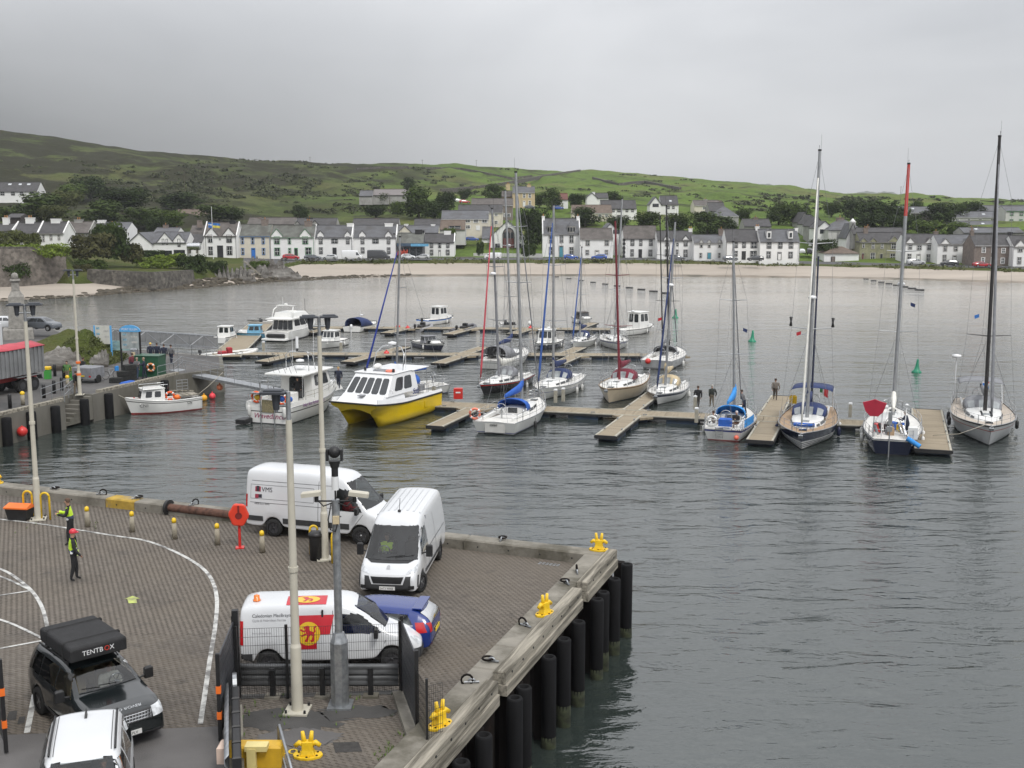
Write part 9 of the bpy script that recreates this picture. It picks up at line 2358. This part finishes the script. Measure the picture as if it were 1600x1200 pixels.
for i,(u,lab) in enumerate(((118,'left'),(138,'right'))):
 t=thing('picnic_table',f'dark picnic table below the grass knoll, {lab}','picnic table',lq(u,570),.1,'picnic tables');q=MB();q.box((0,0,.74),(1.8,.75,.05));q.build('top',M_BARK,t)
 for s_ in(-1,1):q=MB();q.box((0,s_*.7,.45),(1.8,.26,.05));q.build('seat',M_BARK,t);q=MB();q.box((s_*.65,0,.4),(.06,1.4,.08));q.tube((s_*.65,-.6,0),(s_*.65,-.2,.74),.035,n=4);q.tube((s_*.65,.6,0),(s_*.65,.2,.74),.035,n=4);q.build('leg',M_BARK,t)
for i,(u,v,c) in enumerate(((16,638,'at the left edge by the trailer wheel'),(86,588,'beside the yellow bin'),(100,591,'right of the yellow bin'),(69,622,'nearest the step railing'),(85,615,'middle of the step railing'),(97,610,'right end of the step railing'))):
 q=MB();q.lathe([(.13,0),(.13,.95),(.10,1.02),(.01,1.04)],n=10);tag(q.build('black_bollard',M_FBLK,loc=lq(u,v)),f'black steel bollard on the north quay, {c}','bollard','black bollards on the north quay')
for u,v,c in((36,633,'left by the kerb'),(106,606,'behind the man with the backpack')):
 t=thing('bollard',f'concrete post with yellow dome cap on the north quay, {c}','bollard',lq(u,v),0,'yellow domed posts on the north quay');MB().lathe([(.14,0),(.14,.8)],n=10).build('post',M_POSTC,t);MB().ball((0,0,.85),.17,10).build('cap',M_YELLOW,t)
for u,v,c in((75,592,'left by the trailer'),(113,594,'right behind the posts')):t=thing('litter_bin',f'green and yellow litter bin, {c}','bin',lq(u,v),0,'green and yellow bins');MB().box((0,0,.4),(.45,.45,.8),ch=.04).build('body',paint('bright green bin',(.05,.30,.05),.5),t);MB().box((0,0,.92),(.5,.5,.24),ch=.06).build('hood',M_YELLOW,t)
t=thing('rolled_tarpaulin','bright blue folded tarpaulin on the quay edge','tarpaulin',lq(208,602)+inn*.5,QD);MB().box((0,0,.15),(1.3,.6,.3),ch=.1).build('sheet',M_BLUEC,t)
for z in(.3,2.15):pass
o=[x for x in bpy.data.objects if x.get('label')=='cream lamp post on the north quay with orange bands'][0]
for z in(1.5,2.4):MB().tube((0,0,z),(0,0,z+.16),.165,n=14).build('orange_band',M_ORANGE,o)
t=thing('tripod_frame','wooden steps with a sloping handrail on the shore rocks','steps',W(392,425,2.2));q=MB()
for s_ in(-1,1):q.tube((-1.6,s_*.6,2.6),(2.6,s_*.6-1.5,-.6),.09,n=4)
for i in range(9):q.box((-1.6+i*.5,-i*.17,2.5-i*.38),(.35,1.3,.07))
q.build('stair',M_TIMBER,t,kind='stuff');t.name='shore_steps'
for lab,u in(('left picnic bench on the green by the road',444),('right picnic bench on the green by the road',487)):t=thing('picnic_table',lab,'picnic table',W(u,407.5,3.3),0,'benches on the shore green');q=MB();q.box((0,0,.74),(1.8,.8,.06));q.box((0,-.75,.45),(1.8,.3,.05));q.box((0,.75,.45),(1.8,.3,.05));q.box((-.6,0,.4),(.08,1.5,.7));q.box((.6,0,.4),(.08,1.5,.7));q.build('table',M_BARK,t,kind='stuff')
# ------------------------------------------------------------------ PEOPLE
CLOTH={}
def cm(c):
 k='cloth %.2f %.2f %.2f'%c
 return mat(k,c,.85,var=.18,scale=9,bump=.15)
M_LIMEV=mat('yellow high visibility vest',(.55,.80,.04),.7,var=.08);M_SILV=mat('silver reflective tape',(.55,.56,.58),.4)
def person(label,p,rz,top,legs,hair=(.05,.03,.02),h=1.75,arms=((-.10,.02,-.26),(-.10,.06,-.24)),fore=((.02,.0,-.25),(.02,0,-.25)),stride=.10,sit=False,lean=.0,head=None,hat=None,vest=False,pack=False,group='people on the quays and boats',shoes=(.02,.02,.02)):
 """x is forward, y to the left; one skin surface for the whole figure"""
 k=h/1.75
 t=thing('person',label,'person',p,rz,group)
 V,E,Rr,Mi=[],[],[],[]
 def v(co,r,m,par=None):
  V.append(Vector(co)*k);Rr.append(r*k);Mi.append(m)
  if par is not None:E.append((par,len(V)-1))
  return len(V)-1
 hz=.95 if not sit else.50
 pel=v((0,0,hz),.14,1)
 ch0=v((lean*.3,0,hz+.17),.15,0,pel);ch=v((lean*.7,0,hz+.38),.168,0,ch0);nk=v((lean,0,hz+.53),.065,0,ch);nk2=v((lean+.015,0,hz+.60),.055,2,nk)
 hd=v((lean+.03,0,hz+.70),.095,2,nk2);v((lean+.025,0,hz+.78),.085,2,hd)
 hands=[]
 for i,s_ in enumerate((1,-1)):
  sh=v((lean*.85,s_*.19,hz+.46),.078,0,ch);a=Vector(arms[i])
  el=v(Vector((lean*.85,s_*(.21+abs(a.y)),hz+.46))+Vector((a.x,0,a.z)),.06,0,sh);f=Vector(fore[i])
  wr=v(V[el]/k+Vector((f.x,s_*f.y,f.z)),.044,0,el);d=f.normalized() if f.length else Vector((0,0,-1))
  hn=v(V[wr]/k+Vector((d.x,s_*d.y,d.z))*.09,.036,2,wr);hands.append((V[wr].copy(),Vector((d.x,s_*d.y,d.z)),s_))
  hp_=v((0,s_*.09,hz-.06),.112,1,pel);st_=stride*s_
  if sit:kn=v((.42,s_*.10,hz-.02),.065,1,hp_);an=v((.44,s_*.10,.09),.045,1,kn)
  else:kn=v((st_*.6+.03,s_*.09,hz*.53),.08,1,hp_);an=v((st_-(.05 if st_<0 else 0),s_*.09,.09),.045,1,kn)
  x0=V[an].x/k;v((x0+.13,s_*.10,.035),.038,3,an)
 me=bpy.data.meshes.new('body');me.from_pydata(V,E,[])
 ob=link('body',me,t)
 m_=ob.modifiers.new('skin','SKIN');m_.use_smooth_shade=True
 for i,r in enumerate(Rr):me.skin_vertices[0].data[i].radius=(r,r*(1.25 if i in(ch,ch0,pel) else 1)) if False else(r,r)
 me.skin_vertices[0].data[0].use_root=True
 s_=ob.modifiers.new('sub','SUBSURF');s_.levels=s_.render_levels=1
 dg=bpy.context.evaluated_depsgraph_get();dg.update()
 nm=bpy.data.meshes.new_from_object(ob.evaluated_get(dg));ob.modifiers.clear();ob.data=nm;bpy.data.meshes.remove(me);nm.name='body'
 for v_ in nm.vertices:
  if V[pel].z-.02<v_.co.z<V[nk].z:v_.co.y*=1.16
 nm.materials.clear()
 for c in(cm(top),cm(legs),M_SKIN,cm(shoes)):nm.materials.append(c)
 for f in nm.polygons:
  c=f.center
  b_=min(range(len(V)),key= lambda i:(V[i]-c).length-Rr[i]);f.material_index=Mi[b_];f.use_smooth=True
 H_=V[hd]+Vector((0,0,.02))
 q=MB();rr=.108*k
 q.loft([[(H_.x-.012+rr*math.cos(a)*w_-(.03 if math.cos(a)>.3 and z<.05 else 0),H_.y+rr*math.sin(a)*w_*.92,H_.z+z*k) for a in np.linspace(0,2*math.pi,13)[:-1]] for z,w_ in((-.02,.96),(.04,1.0),(.09,.9),(.125,.55),(.135,.05))],cap=False)
 if hat is None:q.build('hair',cm(hair),t)
 else:
  hm=MB();hm.loft([[(H_.x+rr*1.15*math.cos(a)*w_,H_.y+rr*1.1*math.sin(a)*w_,H_.z+z*k) for a in np.linspace(0,2*math.pi,15)[:-1]] for z,w_ in((.02,1.02),(.06,1.0),(.11,.86),(.15,.5),(.165,.05))],cap=False);hm.box((H_.x+rr*1.2,H_.y,H_.z+.03),(.09,.17,.015));hm.build('hat',paint('hat %.2f %.2f %.2f'%hat,hat,.4),t)
 q=MB();q.ball((H_.x+.098*k,H_.y,H_.z-.015),.018*k,6,sc=(1,.8,1.3));q.build('nose',M_SKIN,t)
 for wr,d,s_ in hands:
  e=d.orthogonal().normalized();g=d.cross(e);q=MB();q.box(wr+d*.06*k,(.05,.05,.07)) if False else None
  for j in range(4):
   b0=wr+d*.085*k+g*(.027-.018*j)*k;l=(.06,.07,.068,.052)[j]*k
   q.path([b0,b0+d*l*.55,b0+d*l*.85+e*.018*k],[.0095*k,.009*k,.007*k],5)
  q.path([wr+d*.04*k+g*.03*k,wr+d*.075*k+g*.06*k],[.011*k,.008*k],5);q.build('fingers',M_SKIN,t,kind='stuff')
 if vest:
  q=MB();z0,z1=V[pel].z+.02,V[nk].z-.02
  fs=[f for f in nm.polygons if f.material_index==0 and z0<f.center.z<z1 and abs(f.center.y)<.215*k]
  for f in fs:
   zf=(f.center.z-z0)/(z1-z0);mi=2 if zf<.10 else 1 if zf<.17 else 2 if zf<.30 else 1 if zf<.37 else 0
   q.add([nm.vertices[i].co+nm.vertices[i].normal*.016 for i in f.vertices],[tuple(range(len(f.vertices)))],mi,True)
  q.build('safety_vest',[M_LIMEV,M_SILV,cm((.035,.045,.09))],t)
 if pack:q=MB();q.box((V[ch].x-.22*k,0,V[ch].z-.02),(.2,.3,.45),ch=.06);q.build('backpack',M_BLACK,t,bevel=.03)
 return t,V,hands
BLK,DNV,GRY,KHA,JEA=(.014,.014,.016),(.015,.02,.04),(.12,.12,.125),(.17,.14,.10),(.05,.075,.13)
cam_dir= lambda p,off=0:math.atan2(-p.y,-p.x)+off
bent=((.10,.03,-.24),(.10,.03,-.24));fwd=((.22,-.06,.06),(.22,-.06,.06))
p=W(112,851,QZ);t,V,hs=person('quay worker in a high visibility vest looking at his phone',p,R(195),BLK,BLK,(.10,.06,.04),1.80,bent,fwd,lean=.04,vest=True)
q=MB();q.box(tuple(hs[1][0]+hs[1][1]*.16+Vector((0,.03,.03))),(.09,.07,.012),ry=-.5);tag(q.build('mobile_phone',M_BLACK,loc=t.location,rz=t.rotation_euler.z),'dark phone held by the quay worker in the vest','phone')
p=W(117,907,QZ);t,V,hs=person('quay worker in a red helmet and high visibility vest holding a card',p,R(25),BLK,BLK,h=1.78,arms=((-.05,.04,-.26),(.04,.05,-.26)),fore=((.08,.02,-.22),(.14,.0,-.18)),vest=True,hat=(.55,.02,.04),stride=.08)
q=MB();q.box(tuple(hs[0][0]+Vector((.1,.08,-.06))),(.16,.01,.22));tag(q.build('paper_card',mat('lime card',(.55,.68,.25),.8),loc=t.location,rz=t.rotation_euler.z),'lime coloured card in the helmeted worker\'s hand','card')
PS=[('man in a black jacket and backpack beside the step railing',(120,616),LZ,2.6,BLK,KHA,dict(pack=True)),('man in a grey jumper and jeans behind the creels',(215,592),LZ,1.2,GRY,JEA,dict(hair=(.25,.2,.15))),('man in dark clothes with bent arms facing the grey jumpered man',(226,592),LZ,3.3,DNV,DNV,dict(hair=(.3,.22,.16),arms=bent,fore=fwd)),('man in a black top standing between the two talking men',(220,586),LZ,2.2,BLK,BLK,{}),('person with a yellow hat, left of three leaning on the railing',(236,566),LZ,1.6,DNV,DNV,dict(hat=(.6,.4,.05))),('person in navy, middle of three leaning on the railing',(246,566),LZ,1.5,DNV,DNV,{}),('person in navy, right of three leaning on the railing',(257,568),LZ,1.6,DNV,DNV,{}),('person half hidden behind the banded lamp post',(131,592),LZ,1.0,BLK,DNV,{}),('person in a green top behind the yellow bins',(106,598),LZ,-1.5,(.08,.18,.05),KHA,{}),('person in a maroon jacket standing by the ticket post',(208,584),LZ,2.0,(.12,.02,.03),DNV,{}),('person in grey leaning at the railing end above the cabinet',(268,569),LZ,1.5,GRY,DNV,{}),('person in a yellow jacket beside the green cabinet door',(229,588),LZ,2.4,(.5,.55,.05),DNV,{}),('man walking on the finger pontoon in a two tone jumper',(1211,625),.48,1.4,(.16,.14,.12),(.06,.045,.035),dict(stride=.2)),('man in a dark jacket and cap at the pontoon pedestal',(1090,638),.48,1.2,BLK,(.05,.045,.04),{}),('man in a dark olive coat on the main walkway',(1112,636),.48,1.8,(.025,.03,.025),KHA,dict(hair=(.35,.33,.3))),('pedestrian in black on the shore road by the red car',(472,403),3.5,0,BLK,BLK,{}),('pedestrian in black in front of the black doorway',(529,403),3.5,0,BLK,BLK,{})]
for lab,uv,z,a,c1,c2,kw in PS:person(lab,W(uv[0],uv[1],z),a,c1,c2,**kw)
def crew(yt,lab,x,y,z,a,c1,c2,**kw):
 t,hb,sh,X_=yt[:4];M=Matrix.Translation(t.location)@Matrix.Rotation(t.rotation_euler.z,4,'Z');p=M@Vector((x,y,z));return person(lab,p,t.rotation_euler.z+a,c1,c2,**kw)
crew(Y4,'white haired sailor sitting on the quarter of the blue striped yacht',-3.6,-.75,.62,2.6,BLK,(.10,.05,.03),hair=(.6,.58,.55),sit=True,arms=bent,fore=fwd);crew(Y4,'crew member at the stern of the blue striped yacht',-3.4,.9,.5,1.2,(.12,.1,.09),DNV,sit=True);crew(Y4,'crew member bending on deck behind the azure boom cover',.2,-.8,1.1,1.5,GRY,DNV,lean=.2)
crew(Y2,'sailor in navy working in the gear laden cockpit',-4.4,-.9,.95,1.2,DNV,DNV,lean=.15,hair=(.4,.38,.35),arms=bent,fore=fwd)
M_=Matrix.Translation((pc-hd_cat*LC/2)) if False else None
for lab,name_,off,c in(('crewman in black in the cabin door of the charter boat','charter_boat',(-1.9,-.55,1.3),BLK),('woman with fair hair on the bow side of the charter boat','charter_boat',(3.6,-1.25,1.45),DNV)):
 b_=bpy.data.objects[name_];p=b_.location+Matrix.Rotation(b_.rotation_euler.z,3,'Z')@Vector(off);person(lab,p,b_.rotation_euler.z+3.4,c,c,hair=(.45,.30,.12) if 'woman' in lab else(.03,.02,.02))
def driver(lab,van,off,c,**kw):
 b_=[x for x in bpy.data.objects if x.get('label')==van][0];p=b_.location+Matrix.Rotation(b_.rotation_euler.z,3,'Z')@Vector(off);return person(lab,p,b_.rotation_euler.z,c,DNV,sit=True,arms=bent,fore=fwd,**kw)
driver('driver in a yellow vest at the wheel of the facing white van','white panel van facing the viewer with driver in a yellow vest',(.80,-.42,.42),BLK,vest=True,h=1.7)
driver('driver in red at the wheel of the large white van','large white panel van with small dark red logo, side on by the kerb',(1.05,-.45,.48),(.45,.02,.03))
driver('driver in a white patterned shirt in the black four by four','black four by four with a folded roof tent on top',(.02,.38,.22),(.5,.48,.44),hair=(.3,.2,.12),h=1.65);driver('dark dressed driver of the white four by four','white four by four facing the viewer at the bottom edge',(.02,-.38,.22),DNV,h=1.65);driver('dark dressed passenger of the white four by four','white four by four facing the viewer at the bottom edge',(.02,.38,.22),(.03,.04,.03),hair=(.3,.22,.15),h=1.65)
# ------------------------------------------------------------------ the damp air between here and the hills
q=MB();q.box((0,2320,78.5),(5200,4760,160))
hz_=bpy.data.materials.new('damp air');hz_.use_nodes=True;t_=hz_.node_tree;t_.nodes.clear()
pv_=t_.nodes.new('ShaderNodeVolumePrincipled');pv_.inputs['Color'].default_value=(.80,.83,.87,1);pv_.inputs['Density'].default_value=.00012
o_=t_.nodes.new('ShaderNodeOutputMaterial');t_.links.new(pv_.outputs[0],o_.inputs['Volume'])
q.build('haze',hz_,kind='stuff')
bad={k:v for k,v in LABELS.items() if len(v)>1}
if bad:print('REPEATED LABELS',bad)
